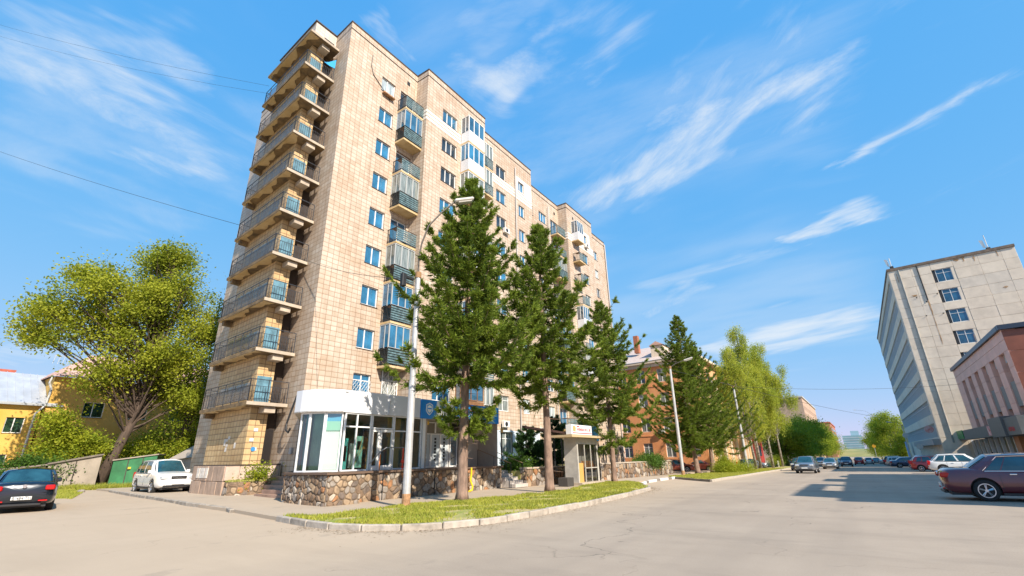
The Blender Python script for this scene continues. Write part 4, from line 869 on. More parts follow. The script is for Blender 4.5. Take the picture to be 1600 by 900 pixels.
# stone planter against the plinth
pn = thing('stone_planter', 'rubble-stone planter with grass top in front of the panels in sunlit pink', 'planter', (-24, 12.5, .15))
PL = [(-24.55, 11.5), (-24.2, 11.48), (-23.75, 12.3), (-23.4, 13.6), (-23.35, 14.1), (-24.55, 14.1)]
MB().prism(PL, .05, .80).build('core', MORT, pn)
for a, b in zip(PL[:4], PL[1:5]): stones(pn, a, b, .1, .80, .26)
MB().prism([(x-.02, y+.02) for x, y in PL], .80, .86).build('turf', TURF, pn)
grass(PL, 3500, 'grass tufts growing in the rubble-stone planter', .0+.62, .06, .16, bald=1)
# ---- further stone walls along the pavement
def low_wall(a, b, z0, z1, label, back=(-1, 0), th=.45, joints=()):
    t = thing('stone_wall', label, 'wall', (*a, z0)); a, b = Vector(a), Vector(b); d = (b-a).normalized(); n = Vector((-d.y, d.x))
    MB().prism([a, b, b+n*th, a+n*th], z0-.3, z1-.08).build('core', MORT, t); MB().prism([a-n*.06, b-n*.06, b+n*(th+.02), a+n*(th+.02)], z1-.078, z1).build('coping', CONCL, t)
    stones(t, a, b, z0-.1, z1-.08, .36, single=False, proud=.06); stones(t, a+n*th, a, z0-.1, z1-.08, .36, single=False, proud=.06)
    for j in joints: p = a+d*j; MB().prism([p-n*.075, p+d*.05-n*.075, p+d*.05, p], z0-.1, z1-.08).build('wall_joint', DARK, t)
    return t
low_wall((-15.5, 23.3), (-15.5, 28.9), .1, 1.1, 'brown rubble-stone wall below the two dark firs', joints=(2.8,))
low_wall((-15.5, 31.6), (-15.6, 49.5), .0, 1.15, 'long brown stone wall beyond the small kiosk, carrying a clipped hedge', joints=(6, 11))
st3 = thing('kiosk_side_steps', 'dark steps just beyond the kiosk at the long stone wall', 'steps', (-15.5, 30.2, .1))
for i in range(5): MB().box(-18, -15.2-i*.35, 29.1, 31.4, .06+.18*i, .06+.18*(i+1)-.002*i).build('step', P('step_brown', (.20, .15, .11), .85, var=.2), st3)
MB().prism([(-23.2, 23.2), (-15.9, 23.2), (-15.9, 29), (-18, 29), (-18, 31.5), (-15.9, 31.5), (-16, 49.5), (-24.8, 49.5), (-24.8, 37.5), (-23.2, 37.5)], .0, .93).build('terrace_ground', TURF, None)['kind'] = 'structure'
# pale blue painted ground floor
LB = P('pale_blue_paint', (.56, .64, .72), .7, var=.08, bump=.2, bscale=6)
m = MB(); wall_grid(m, (-23.255, 27.9, 0), (0, 1, 0), 9.4, .9, 3.72, [(3.45, 5.15, 1.95, 3.6), (7.0, 8.2, 1.95, 3.6)], (1, 0, 0), .1); m.box(-22.12, -22.09, 22.6, 27.8, .9, 3.72); m.build('painted_ground_floor', LB, tw)
m = MB(); m.box(-22.09, -22.06, 22.6, 27.8, 3.55, 3.72); m.box(-23.25, -23.2, 31.15, 33.3, 3.62, 3.74); m.build('painted_ledge', LB, tw)
m = MB()
for (X, y) in ((-23.1, 28.1), (-23.15, 34.2), (-24.6, 43.2)): m.tube([(X, y, 1), (X, y, 30)], .06, 6)
for (X, y) in ((-24.62, 59.4),): m.tube([(X, y, 0), (X, y, 31)], .09, 6)
m.build('downpipe', P('downpipe', (.40, .38, .36), .5), tw)
# ================================================================== KIOSK
ks = thing('kiosk', 'small grey pavement kiosk with glazed front and white and red name board', 'kiosk', (-13.9, 24.6, .1))
GRM = P('kiosk_grey', (.44, .42, .38), .6, var=.12, vscale=3)
x0, x1, ya, yb2 = -14.1, -13.25, 25.2, 27.9; z0 = .12; z1 = 2.65
m = MB(); m.box(x0-.1, x1+.25, ya-.1, yb2+.1, z0-.1, z0+.12); m.build('base_slab', CONCL, ks)
m = MB(); m.box(x0, x0+.06, ya, yb2, z0+.12, z1); m.box(x0+.06, x1-.14, ya, ya+.06, z0+.12, z1); m.box(x0+.06, x1, yb2-.06, yb2, z0+.12, z1); m.box(x1-.14, x1, ya, ya+.12, z0+.12, z1); m.box(x1-.16, x1, yb2-.2, yb2-.061, z0+.12, z1); m.box(x1-.1, x1, ya+.12, yb2-.2, z1-.35, z1-.02); m.build('shell', GRM, ks)
m = MB()
for y in (ya+.95, ya+1.75, ya+2.5): m.box(x1-.07, x1-.02, y, y+.05, z0+.12, z1-.35)
m.box(x1-.07, x1-.022, ya+.95, yb2-.2, z0+.85, z0+.9); f = m.build('shop_window', GRM, ks)
MB().quad((x1-.05, ya+.95, z0+.12), (x1-.05, yb2-.2, z0+.12), (x1-.05, yb2-.2, z1-.35), (x1-.05, ya+.95, z1-.35)).build('pane', clear('kiosk_glass', (.8, .85, .82), .14), f)
MB().box(x1-.08, x1-.03, ya+.14, ya+.7, z0+.12, z0+1.15).build('orange_door', P('ochre_panel', (.60, .33, .10), .6), ks)
MB().box(x1-.3, x1-.25, ya+1.0, yb2-.25, z0+.9, z0+1.25).build('goods_shelf', P('orange_goods', (.58, .25, .07), .6, col2=(.3, .2, .12), vscale=6), ks)
MB().box(x0+.5, x1-.4, ya+1.0, yb2-.4, z0+.2, z0+.8).build('counter', P('counter_dark', (.09, .07, .06), .7), ks)
m = MB(); m.prism([(x0-.15, ya-1.35), (x1+.45, ya-1.35), (x1+.45, yb2+.4), (x0-.15, yb2+.4)], z1, z1+.12); m.build('canopy', P('canopy_ochre', (.50, .38, .22), .7), ks)
KB = thing('name_board', 'white sign box with red lettering on top of the kiosk', 'sign', (x1+.4, 25.5, z1+.1))
MB().rbox(x1+.05, x1+.42, ya-1.3, ya+1.2, z1+.13, z1+.66, .015).build('sign_box', SGW, KB)
RDL = P('sign_red', (.62, .015, .03), .5)
MB().box(x1+.42, x1+.428, ya-1.2, ya+1.15, z1+.20, z1+.24).build('red_line', RDL, KB)
txt('НУВИВАН ИЗ Е ЗВ', x1+.425, ya-.7, z1+.34, .20, RDL, KB, sx=.95); txt('ЗВОНИ', x1+.425, ya-.68, z1+.54, .09, RDL, KB)
m = MB(); m.quad((x1+.428, ya-1.15, z1+.32), (x1+.428, ya-.85, z1+.28), (x1+.428, ya-.8, z1+.5), (x1+.428, ya-.92, z1+.60), (x1+.428, ya-1.15, z1+.58)); m.build('flower_mark', P('mark_green', (.25, .35, .18), .6, col2=(.6, .35, .1), vscale=9), KB)
m = MB(); m.add([(-16.6, 24.6, 3.35), (-16.6, 29.3, 2.95), (-14.6, 24.9, 3.0), (-14.6, 29.3, 2.8), (-16.6, 24.6, 3.47), (-16.6, 29.3, 3.05), (-14.6, 24.9, 3.12), (-14.6, 29.3, 2.92)], [(0, 1, 3, 2), (4, 6, 7, 5), (0, 4, 5, 1), (2, 3, 7, 6), (0, 2, 6, 4), (1, 5, 7, 3)])
sr2 = m.build('shed_roof', P('dark_roof_brown', (.05, .025, .02), .7)); recenter(sr2, (-15.6, 27, 2.9)); tag(sr2, 'dark brown sloping porch roof standing behind the kiosk sign', 'roof')
mp_ = MB(); [mp_.bar((x, y, .9), (x, y, 2.9), .05, 5) for x in (-16.5, -14.75) for y in (28.2, 29.2)]; mp_.build('post', DARK, sr2)
bb = MB().box(-14.0, -13.9, 27.9, 29.6, 2.55, 3.5).build('blue_board', P('bright_blue_board', (.05, .33, .65), .5), None); recenter(bb, (-14, 28.7, 2.5)); tag(bb, 'bright blue board showing between the kiosk and the third spruce', 'board')
MB().bar((-13.95, 28.0, .1), (-13.95, 28.0, 2.6), .04, 6).build('post', DARK, bb); MB().bar((-13.95, 29.5, .1), (-13.95, 29.5, 2.6), .04, 6).build('post', DARK, bb)
bx = MB().rbox(-13.9, -13.3, 24.0, 24.7, .1, .55, .02).build('dark_box', P('dark_box', (.06, .055, .05), .7)); recenter(bx, (-13.6, 24.3, .1)); tag(bx, 'low dark concrete box on the pavement left of the kiosk', 'box')
# ================================================================== TREES
def spruce_meshes(seed, H, h0, R0, dens=1.0, nb=None, tri=9, lowb=(), lean=0, prof=None, curl=.42):
    rg = np.random.default_rng(seed); rd = random.Random(seed)
    trunk = MB(); n = 14; pts = []; rs = []
    bx_, by_ = rd.uniform(-.15, .15), rd.uniform(-.15, .15)
    tp = lambda z: Vector((bx_*math.sin(z*.35)+lean*z, by_*math.sin(z*.3+1), z))
    for i in range(n+1): z = H*i/n; pts.append(tp(z)); rs.append(max(.012, .21*(H/14)*(1-i/n)**.8*(1.35 if i == 0 else 1)))
    pts.insert(1, tp(H*.02)); rs.insert(1, rs[0]*.78); trunk.tube(pts, rs, 10)
    for q in range(14):   # dead stubs on the bare trunk
        z = rd.uniform(.8, h0+.6); a = rd.uniform(0, 6.28); l_ = rd.uniform(.15, .7); p = tp(z); trunk.tube([p, p+Vector((math.cos(a)*l_, math.sin(a)*l_, -.1*l_))], [.022, .006], 4)
    br = MB(); Vs = []
    prof = prof or (lambda t: (t**.75)*(1-.25*max(0, t-.8)/.2))
    def branch(z, a, ln, t):
        p0 = tp(z); k = 9; d = Vector((math.cos(a), math.sin(a), 0)); side = Vector((-d.y, d.x, 0)); bend = rd.uniform(-.12, .12); droop = (.16+.24*t)*rd.uniform(.7, 1.2); P_ = []
        up0 = .20+.38*(1-t)
        for i in range(k+1):
            s = i/k; zz = up0*ln*s-droop*ln*math.sin(s*math.pi*.62)+curl*ln*max(0, s-.5)**1.6*1.6
            P_.append(p0+d*(ln*s)+side*(bend*ln*s*s)+Vector((0, 0, zz)))
        br.tube(P_, [max(.006, .035*ln/3*(1-i/k)+.006) for i in range(k+1)], 4, cap=False)
        A = np.array([tuple(p) for p in P_]); m = max(4, int(ln/.085*dens)); nc = max(2, int(ln/.42)); cc = (np.arange(nc)+.9)/nc; ss = np.clip(cc[rg.integers(0, nc, m)]+rg.normal(0, .26/nc, m), .03, .999)*k
        i0 = ss.astype(int); fr = (ss-i0)[:, None]; base = A[i0]*(1-fr)+A[i0+1]*fr; tan = A[i0+1]-A[i0]; tan /= np.linalg.norm(tan, axis=1)[:, None]
        for sgn in (-1, 1, 0):
            L_ = (rg.uniform(.25, .62, m)*(1.08-ss/k*.62))*min(1, ln/1.6+.25); sd_ = np.array([side.x, side.y, 0])*sgn
            td = tan*rg.uniform(.55, .95, m)[:, None]+sd_*rg.uniform(.5, .95, m)[:, None]+np.array([0, 0, 1])*rg.uniform(-.42, .22, m)[:, None]
            if sgn == 0: td = tan*.8+rg.normal(0, .22, (m, 3)); td[:, 2] += .12
            td /= np.linalg.norm(td, axis=1)[:, None]
            for q in range(tri):
                u = rg.uniform(0, 1, m)[:, None]; c = base+td*L_[:, None]*u
                nd = td*.9+rg.normal(0, .42, (m, 3)); nd /= np.linalg.norm(nd, axis=1)[:, None]; ll = rg.uniform(.12, .23, m)[:, None]
                wv = np.cross(nd, rg.normal(0, 1, (m, 3))); wv /= np.linalg.norm(wv, axis=1)[:, None]
                Vs.append(np.stack([c-wv*.024, c+wv*.024, c+nd*ll], 1).reshape(-1, 3))
    z = h0; lev = 0
    while z < H-.25:
        t = (H-z)/(H-h0); L0 = R0*prof(t)+.10; nbr = max(4, int(6+4*t)); sect = rd.uniform(0, 6.28)
        a0 = rd.uniform(0, 6.28)
        for b in range(nbr):
            a = a0+6.283*b/nbr+rd.uniform(-.3, .3); f = rd.uniform(.50, 1.15)*(1+.22*math.cos(a-sect)*(1 if t > .25 else 0))
            if t > .2 and rd.random() < .16: continue
            branch(z+rd.uniform(-.15, .15), a, L0*f, t)
        z += (.24+.30*t)*rd.uniform(.65, 1.35); lev += 1
    for (zz, a, ln) in lowb: branch(zz, a, ln, .9)
    for q in range(26):   # leader tuft
        pass
    return trunk, br, np.concatenate(Vs)
def spruce(name, label, loc, seed, H, h0, R0, group='spruces along the street', mat=None, cat='tree', **k):
    t = thing(name, label, cat, loc, 0, group); tr, br, V = spruce_meshes(seed, H, h0, R0, **k)
    tr.build('trunk', SPBARK, t, smooth=True, local=True); br.build('branches', SPBARK, t, local=True, kind='stuff')
    np_mesh('foliage', V, 3, mat or F_SPR, t, kind='stuff'); return t
PRF = lambda t: min(1, (t*1.22)**1.12)*(1 if t < .82 else 1-(t-.82)*1.3)
spruce('spruce_tree', 'nearest tall spruce beside the tall grey lamp post, broad ragged crown', (-12.55, 14.45, .15), 11, 13.9, 4.7, 3.3, dens=1.15, tri=11, prof=PRF, lean=.022,
       lowb=[(2.9, 0.2, 1.2), (3.0, 1.6, 1.5), (3.1, 2.9, 1.2), (3.0, 4.1, 1.0), (3.2, 5.2, 1.1), (3.4, .9, 1.3), (2.7, 3.5, 1.0), (2.6, 5.8, 1.1), (2.8, 2.2, 1.4), (3.3, 4.7, 1.0), (2.5, 1.0, 1.0), (2.5, 4.5, .9), (2.9, 1.9, 1.6), (3.6, 1.2, 1.4)])
spruce('spruce_tree', 'second spruce in the row, bare reddish trunk in front of the dark firs', (-12.1, 20.05, .14), 12, 13.9, 5.0, 3.3, dens=1.15, tri=11, prof=PRF, lowb=[(3.9, 4.4, 1.9), (4.1, 5.0, 1.4), (4.3, 1.3, 1.2)])
spruce('spruce_tree', 'third spruce in the row, smaller, with low shaggy branches beside the kiosk', (-12.9, 29.2, .08), 33, 11.8, 4.0, 3.4, dens=1.2, tri=9, prof=PRF, lowb=[(2.2, 4.3, 1.9), (2.4, 5.1, 2.0), (2.6, 1.2, 2.2), (2.1, 2.1, 1.6), (2.7, .4, 1.8), (2.3, 3.3, 1.5), (2.9, 4.8, 2.4), (3.0, 1.6, 2.6)])
spruce('spruce_tree', 'dense spruce just beyond the second lamp post, left one of a close pair', (-13.9, 52.0, -.2), 14, 16.6, 3.2, 5.2, dens=1.1, tri=9, prof=PRF, lowb=[(2.6, 4.5, 2.8), (2.8, 1.4, 2.6), (2.4, 5.4, 2.4)])
spruce('spruce_tree', 'spruce with long bare side boughs, right one of the close pair before the birches', (-14.2, 59.5, -.3), 15, 15.2, 3.0, 5.2, dens=.95, tri=8, prof=PRF, lowb=[(3.2, 1.5, 4.5), (5.0, 1.4, 4.8)])
spruce('fir_tree', 'small dark conical fir against the pale blue ground floor, left of the pair', (-18.6, 28.1, .9), 21, 2.9, .05, 1.35, 'dark firs below the blue wall', F_FIR, dens=2.4, tri=10, curl=.1)
spruce('fir_tree', 'larger dark fir pressed behind the second spruce trunk, right of the pair', (-18.6, 31.6, .9), 22, 3.8, .05, 1.9, 'dark firs below the blue wall', F_FIR, dens=2.2, tri=10, curl=.1)
spruce('fir_tree', 'dark fir half hidden behind the kiosk roof', (-18.0, 35.2, .9), 23, 3.4, .1, 1.5, 'dark firs below the blue wall', F_FIR, dens=1.4, tri=9, curl=.1)
def leafy(name, label, loc, clusters, nleaf, size, mat, trunk_r, bark=None, seed=1, group=None, cat='tree', limb_from=.3, droop=0, trunkpts=None, cl_sd=.8, flat=.75, tr_top=None, limbs=True):
    """clusters: list of (x,y,z,r) centres relative to the base"""
    rg = np.random.default_rng(seed); rd = random.Random(seed); t = thing(name, label, cat, loc, 0, group)
    tm = MB(); top = tr_top or Vector((0, 0, max(c[2] for c in clusters)*.7)); tp_ = trunkpts or [Vector((0, 0, -.2)), Vector((top.x*.1, top.y*.1, top.z*.3)), Vector((top.x*.5, top.y*.5, top.z*.65)), top]
    tp_ = [Vector(p) for p in tp_]; n = len(tp_); tm.tube(tp_, [trunk_r*1.25]+[trunk_r*(1-.8*i/(n-1)) for i in range(1, n)], 9); tm.build('trunk', bark or BARK, t, smooth=True, local=True)
    if limbs:
        lm = MB()
        for c in clusters:
            C_ = Vector(c[:3]); f = min(.97, max(limb_from, rd.uniform(.45, .8)*C_.z/max(.1, tp_[-1].z))); ff = f*(n-1); i = min(n-2, int(ff)); p = tp_[i].lerp(tp_[i+1], ff-i)
            mid = p.lerp(C_, .5)+Vector((rd.uniform(-.3, .3), rd.uniform(-.3, .3), rd.uniform(.1, .5)))*c[3]*.5; r = trunk_r*(.24 if (C_-p).length > 3 else .18)
            lm.tube([p, p.lerp(mid, .5)+Vector((0, 0, -.1)), mid, mid.lerp(C_, .6), C_], [r, r*.75, r*.5, r*.28, .012], 5, cap=False)
            for q in range(4):
                e = C_+Vector((rd.gauss(0, 1), rd.gauss(0, 1), rd.gauss(0, .8)))*c[3]*.7; s = mid.lerp(C_, rd.uniform(.2, .9)); lm.tube([s, s.lerp(e, .5)+Vector((0, 0, .1)), e], [r*.25+.008, r*.15+.006, .006], 4, cap=False)
        lm.build('limbs', bark or BARK, t, smooth=True, local=True, kind='stuff')
    Cs = np.array(clusters); wts = Cs[:, 3]**2; wts = wts/wts.sum()
    nt = max(4, nleaf//34); ci = rg.choice(len(Cs), nt, p=wts); d = rg.normal(0, 1, (nt, 3)); d /= np.linalg.norm(d, axis=1)[:, None]; rr = Cs[ci, 3]*rg.uniform(.25, 1.12, nt)**.6
    tc_ = Cs[ci, :3]+d*rr[:, None]*np.array([1, 1, flat])
    ti = np.repeat(np.arange(nt), 34); m = len(ti); sc_ = size*3.0*rg.uniform(.5, 1.25, nt)[ti]
    pos = tc_[ti]+rg.normal(0, 1, (m, 3))*sc_[:, None]*np.array([1, 1, .75])
    if droop: pos[:, 2] -= rg.uniform(0, 1, m)**1.3*droop*rg.uniform(.2, 1, nt)[ti]; pos[:, :2] = tc_[ti][:, :2]+(pos[:, :2]-tc_[ti][:, :2])*.45
    a = rg.normal(0, 1, (m, 3)); a[:, 2] *= .7; a /= np.linalg.norm(a, axis=1)[:, None]; b = np.cross(a, rg.normal(0, 1, (m, 3))); b /= np.linalg.norm(b, axis=1)[:, None]
    s = (size*rg.uniform(.6, 1.3, m))[:, None]
    V = np.stack([pos-a*s*.5, pos-b*s*.32, pos+a*s*.5, pos+b*s*.32], 1).reshape(-1, 3); np_mesh('foliage', V, 4, mat, t, kind='stuff'); return t
def blobs(seed, spec, n, rmin, rmax):
    """spec: list of ellipsoids (cx,cy,cz,rx,ry,rz,weight)"""
    rd = random.Random(seed); out = []
    ws = [s[6] for s in spec]
    for i in range(n):
        s = rd.choices(spec, ws)[0]
        while 1:
            p = [rd.uniform(-1, 1) for _ in range(3)]; q = sum(x*x for x in p)
            if .2 < q < 1: break
        out.append((s[0]+p[0]*s[3], s[1]+p[1]*s[4], s[2]+p[2]*s[5], rd.uniform(rmin, rmax)))
    return out
B0 = (-48.6, 13.9, .25)
big = [(0, -2.6, 13.6, 3.2, 2.2, 2.2, 1.6), (0, -1.0, 16.2, 2.6, 1.8, 1.6, 1.0), (0, -4.4, 16.2, 1.6, 1.2, 1.0, .5), (0, 5.4, 12.2, 2.2, 1.3, 2.0, .9), (0, .8, 17.0, 3.8, 2.6, 3.6, 3), (0, 3.9, 14.5, 3.5, 2.2, 3, 2), (0, -1.0, 12.6, 4, 3.0, 2.6, 2), (0, -4.6, 14.0, 3, 2.2, 2.3, 2), (0, -6.0, 11.6, 2.6, 1.6, 1.6, 1.2), (0, 1.5, 10.2, 4, 3.4, 2.5, 2), (0, 3.6, 8.2, 3.2, 2.0, 2.6, 1.5), (0, -2.6, 8.6, 3, 2, 1.6, 1), (0, .8, 19.6, 1.6, 1.0, 1.2, .7), (0, -2.9, 15.7, 2, 1.5, 1.6, .8)]
leafy('maple_tree', 'large spreading yellow-green tree with dark leaning trunk behind the white car', B0, blobs(3, big, 135, .5, 1.15), 78000, .21, F_BIG, .42, seed=5, limb_from=.28, trunkpts=[(0, -.6, -.3), (0, .1, 2.5), (.1, .9, 5.5), (.1, 1.2, 9), (0, 1.0, 12.5), (0, .9, 16)], flat=.7)
leafy('maple_tree', 'shadowy tree filling the gap between the big tree and the tower', (-50, 19.0, .3), blobs(4, [(0, 0, 6, 2.6, 2.2, 4, 3), (0, 1.5, 8, 2.2, 1.6, 3, 2)], 46, .45, 1.0), 20000, .20, F_GRN, .22, seed=6)
leafy('elder_bush', 'bright yellow-green bush in front of the yellow house, left of the tree trunk', (-49.5, 11.2, .2), blobs(5, [(0, 0, 2.6, 1.5, 1.6, 1.2, 3), (0, -.9, 4.0, .7, .5, 1.1, .7), (0, 1.2, 2.8, 1, .9, 1.0, 1)], 30, .3, .65), 17000, .17, F_BSH, .07, seed=7, cat='bush', group='bushes round the garages')
leafy('elder_bush', 'bright bush glowing between the trunk and the green garage', (-52, 16.6, .2), blobs(6, [(0, 0, 2.8, 1.5, 1.6, 1.1, 3)], 24, .35, .65), 13000, .17, F_BSH, .07, seed=8, cat='bush', group='bushes round the garages')
leafy('elder_bush', 'yellowish bush beside the tower wall behind the white car', (-49, 20.2, .2), blobs(7, [(0, 0, 2.6, 1.5, 1.8, 1.4, 3)], 24, .35, .65), 13000, .17, F_BSH, .07, seed=9, cat='bush', group='bushes round the garages')
leafy('hedge_bush', 'dark green low bush between the blue car and the concrete garage', (-46.5, 8.4, 0), blobs(8, [(0, 0, 1.1, 1.3, 2.2, .9, 3), (0, .8, 1.7, 1, .9, .6, 1)], 22, .4, .7), 22000, .14, F_HDG, .06, seed=10, cat='bush', group='bushes round the garages')
# birches and street trees down the left side
def birch(loc, label, seed, H, Rr, n=26000, size=.16, lean=(0, 0)):
    x, y, z = loc
    sp = [(lean[0]*.6, lean[1]*.6, H*.50, Rr, Rr, H*.22, 3), (lean[0]*.8, lean[1]*.8, H*.72, Rr*.72, Rr*.72, H*.17, 2), (lean[0], lean[1], H*.90, Rr*.3, Rr*.3, H*.09, .7)]
    return leafy('birch_tree', label, (x, y, g(x, y)), blobs(seed, sp, 46, .5, .95), n, size, F_BIR, .17, P('birch_bark', (.42, .38, .32), .8, bump=.4, bscale=10, col2=(.10, .09, .08), vscale=2.2, stretch=(1, 1, 2.5)), seed, 'birches down the left side of the street', droop=2.4, trunkpts=[(0, 0, -.3), (lean[0]*.2, lean[1]*.2, H*.25), (lean[0]*.6, lean[1]*.6, H*.6), (lean[0], lean[1], H*.96)], limb_from=.3, flat=.9)
birch((-11.9, 73.5, 0), 'leaning birch with a dark curved trunk, first after the spruce pair', 31, 16.5, 3.4, lean=(-.8, -2.0))
birch((-12.4, 80, 0), 'tall pale drooping birch with the topmost crown of the birch row', 32, 21.5, 4.1, 52000)
birch((-11.6, 86, 0), 'white-trunked birch standing at the kerb, straight stem', 33, 19.0, 3.8, 44000)
birch((-11.8, 99, 0), 'sparse thin-topped birch at the right end of the birch row', 34, 22.5, 4.3, 40000)
birch((-14.5, 92, 0), 'birch set back behind the white-trunked one', 35, 19.5, 4.0, 36000)
for i, (x, y, H, r, lb) in enumerate([(-12.5, 112, 9.5, 4.2, 'round green street tree directly after the birches'), (-12, 128, 10.5, 4.3, 'full green street tree above the oncoming cars'), (-12, 150, 12.5, 4.8, 'light green street tree in the middle of the far left row'), (-12, 176, 14, 5.2, 'taller street tree below the beige roof'), (-12, 205, 14, 5.5, 'street tree beside the reddish far gable'), (-12, 240, 13, 5.5, 'hazy street tree near the far end of the left row'), (-12, 280, 12, 5.5, 'last small street tree of the left row')]):
    leafy('street_tree', lb, (x, y, g(x, y)), blobs(40+i, [(0, 0, H*.55, r, r, H*.38, 3)], 30, r*.22, r*.34), 15000, .30, F_GRN, .2, seed=40+i, group='street trees beyond the birches')
for i, (x, y, H, r, lb) in enumerate([(8.3, 168, 14, 4.4, 'big yellow-green tree beside the office block, nearest on the right side'), (8.0, 184, 16, 4.6, 'tallest tree of the right row'), (7.5, 205, 15, 4.6, 'dark rounded tree left of the tallest right-side one'), (7, 232, 16, 5, 'brownish-topped tree in the right row'), (6.5, 262, 13, 4.8, 'small tree at the far end of the right row')]):
    leafy('street_tree', lb, (x, y, g(x, y)), blobs(60+i, [(0, 0, H*.52, r, r, H*.42, 3)], 34, r*.2, r*.34), 16000, .30, F_GRN if i != 2 else F_BSH, .2, seed=60+i, group='street trees beyond the office block')
for i, (x, y, z, rx, ry, rz, lb, mt, n) in enumerate([(-11.6, 56.8, 0, 1.4, 3.6, .55, 'low clipped bright green bush on the second grass strip', F_BSH, 14000), (-14.5, 66, 0, .5, .6, 1.6, 'narrow yellow-green column shrub by the orange corner', F_BSH, 5000), (-15.9, 44, .9, .5, 3.4, .42, 'clipped dark hedge on top of the long stone wall', F_HDG, 12000), (-13.4, 106, 0, 1.4, 4, 1.0, 'loose bush under the last birch', F_GRN, 9000), (-26, 12.6, 1.35, .2, .2, .1, '', None, 0), (-23.9, 12.7, .8, .16, .22, .22, 'small yellow-flowered plant in the rubble planter', F_BSH, 900), (-16.8, 24.2, .9, .5, .7, .18, 'low shrubs on the bank above the stone wall', F_HDG, 9000), (-43.5, 18.0, .2, .5, 1.2, .7, 'weedy bush at the corner by the concrete shed', F_BSH, 5000)]):
    if n: leafy('shrub', lb, (x, y, z+g(x, y)), blobs(80+i, [(0, 0, rz*.9, rx, ry, rz*.7, 1)], 22, rx*.4+.05, rx*.55+.08), n, .11 if rx < 2 else .2, mt, .03, seed=80+i, cat='bush', limbs=False)
# ================================================================== LAMPS, WIRES
LMP = P('galvanised', (.50, .50, .50), .5, .3, var=.12, vscale=3, bump=.1); LHD = P('lamp_housing', (.50, .47, .42), .5)
def lamp_post(label, x, y, H, rad, arm, head=True, lean=(0, 0), hz=None, old=True):
    z = g(x, y)+.1; t = thing('street_lamp', label, 'street lamp', (x, y, z), 0, 'street lamps'); B_ = Vector((x, y, z)); T_ = B_+Vector((lean[0], lean[1], H))
    m = MB(); m.tube([B_+Vector((0, 0, -.2)), B_+Vector((0, 0, .5)), B_+(T_-B_)*.5, B_+(T_-B_)*.5+Vector((0, 0, .02)), T_], [rad*1.08, rad, rad*.94, rad*.82, rad*.72], 12); m.build('pole', LMP, t, smooth=False)
    MB().tube([B_+Vector((0, 0, -.1)), B_+Vector((0, 0, .42))], [rad*1.1, rad*1.08], 12).build('rust_band', P('rust', (.36, .20, .10), .8, var=.3, vscale=8), t)
    if arm:
        pts = [T_+Vector(p) for p in arm]; MB().tube(pts, [.035]*(len(pts)), 6).build('arm', P('arm_metal', (.10, .085, .07), .6), t)
        MB().tube([T_+Vector((0, 0, -.12)), T_+Vector((0, 0, .12))], rad*.9, 10).build('collar', P('rust2', (.30, .17, .08), .8), t)
        if head:
            e = pts[-1]; d = (pts[-1]-pts[-2]); d.z = 0; d.normalize(); n = Vector((-d.y, d.x, 0)); u = Vector((0, 0, 1)); tilt = .25
            T = lambda a, b, c: tuple(e+d*a+n*b+u*(c+a*tilt))
            MB().rbox(-.05, .78, -.16, .16, -.10, .06, .05, T).build('lamp_head', LHD, t); MB().rbox(.12, .70, -.12, .12, -.15, -.101, .02, T).build('lens', P('lamp_lens', (.6, .58, .52), .3), t)
    return t
# arm of the near lamp curves along the street and over the verge
LP = (-13.1, 12.2)
lamp_post('tall grey lamp post with a curved arm reaching in front of the tower', LP[0], LP[1], 8.5, .135, [(0, 0, 0), (0, -.02, .8), (.08, .02, 1.4), (.30, .15, 2.2), (.65, .50, 2.85), (1.05, .95, 3.5)])
m = MB(); X, Y, Z = LP[0]-.1, LP[1]-.16, 8.45; brk = m.box(X-.05, X+.05, Y-.5, Y, Z-.1, Z+.0).rbox(X-.1, X+.1, Y-.62, Y-.42, Z-.5, Z+.05, .03).build('cable_bracket', DARK, None); recenter(brk, (X, Y, Z)); tag(brk, 'dark cable bracket clamped near the top of the nearest lamp post', 'bracket')
lamp_post('slim grey lamp post with short forked arm in front of the dense spruce', -13.3, 45.0, 9.6, .14, [(0, 0, 0), (.5, .2, .35), (1.3, .4, .6)], lean=(0, .3))
lamp_post('thick pale lamp post standing before the birches', -10.9, 61.5, 9.4, .16, [(0, 0, 0), (-.6, -.3, .5), (-1.6, -.9, .6)])
lamp_post('distant lamp post on the right pavement beside the office block', 7.9, 128, 7.5, .12, [(0, 0, 0), (-.6, 0, .5), (-1.6, 0, .7)])
lamp_post('far lamp post under the dark right-side tree', 7.6, 190, 8, .12, [(0, 0, 0), (-.6, 0, .5), (-1.6, 0, .7)])
lamp_post('farthest lamp post arching over the end of the street', 6.6, 240, 17, .2, [(0, 0, 0), (-2, 0, 1.6), (-5, 0, 2.2)])
WIRE = P('wire', (.03, .03, .03), .6)
def wire(label, a, b, sag, r=.012):
    a, b = Vector(a), Vector(b); m = MB(); m.tube([a.lerp(b, i/14)-Vector((0, 0, sag*4*(i/14)*(1-i/14))) for i in range(15)], r, 4); o = m.build('overhead_wire', WIRE); recenter(o, a); tag(o, label, 'wire', 'overhead wires')
def ray(xp, yp, d): return Vector((0, 0, EYE))+(rt*(xp-800)+up*(450-yp)+fw*729.65)*(d/729.65)
wire('thin wire sloping from the left picture edge to the tower balconies', (-78, -2.2, 38.0), (-30.8, 12.5, 16.6), .4, .018)
wire('upper of two faint wires crossing the top left sky', (-70, -3.5, 48.2), (-31, 12.6, 28.6), .5, .009); wire('lower of two faint wires crossing the top left sky', (-70, -3.3, 46.9), (-31, 12.8, 28.0), .7, .008)
wire('cable strung across the tower front to the nearest lamp post', (-24.6, 14.0, 12.9), (-13.15, 12.05, 8.4), .25, .014)
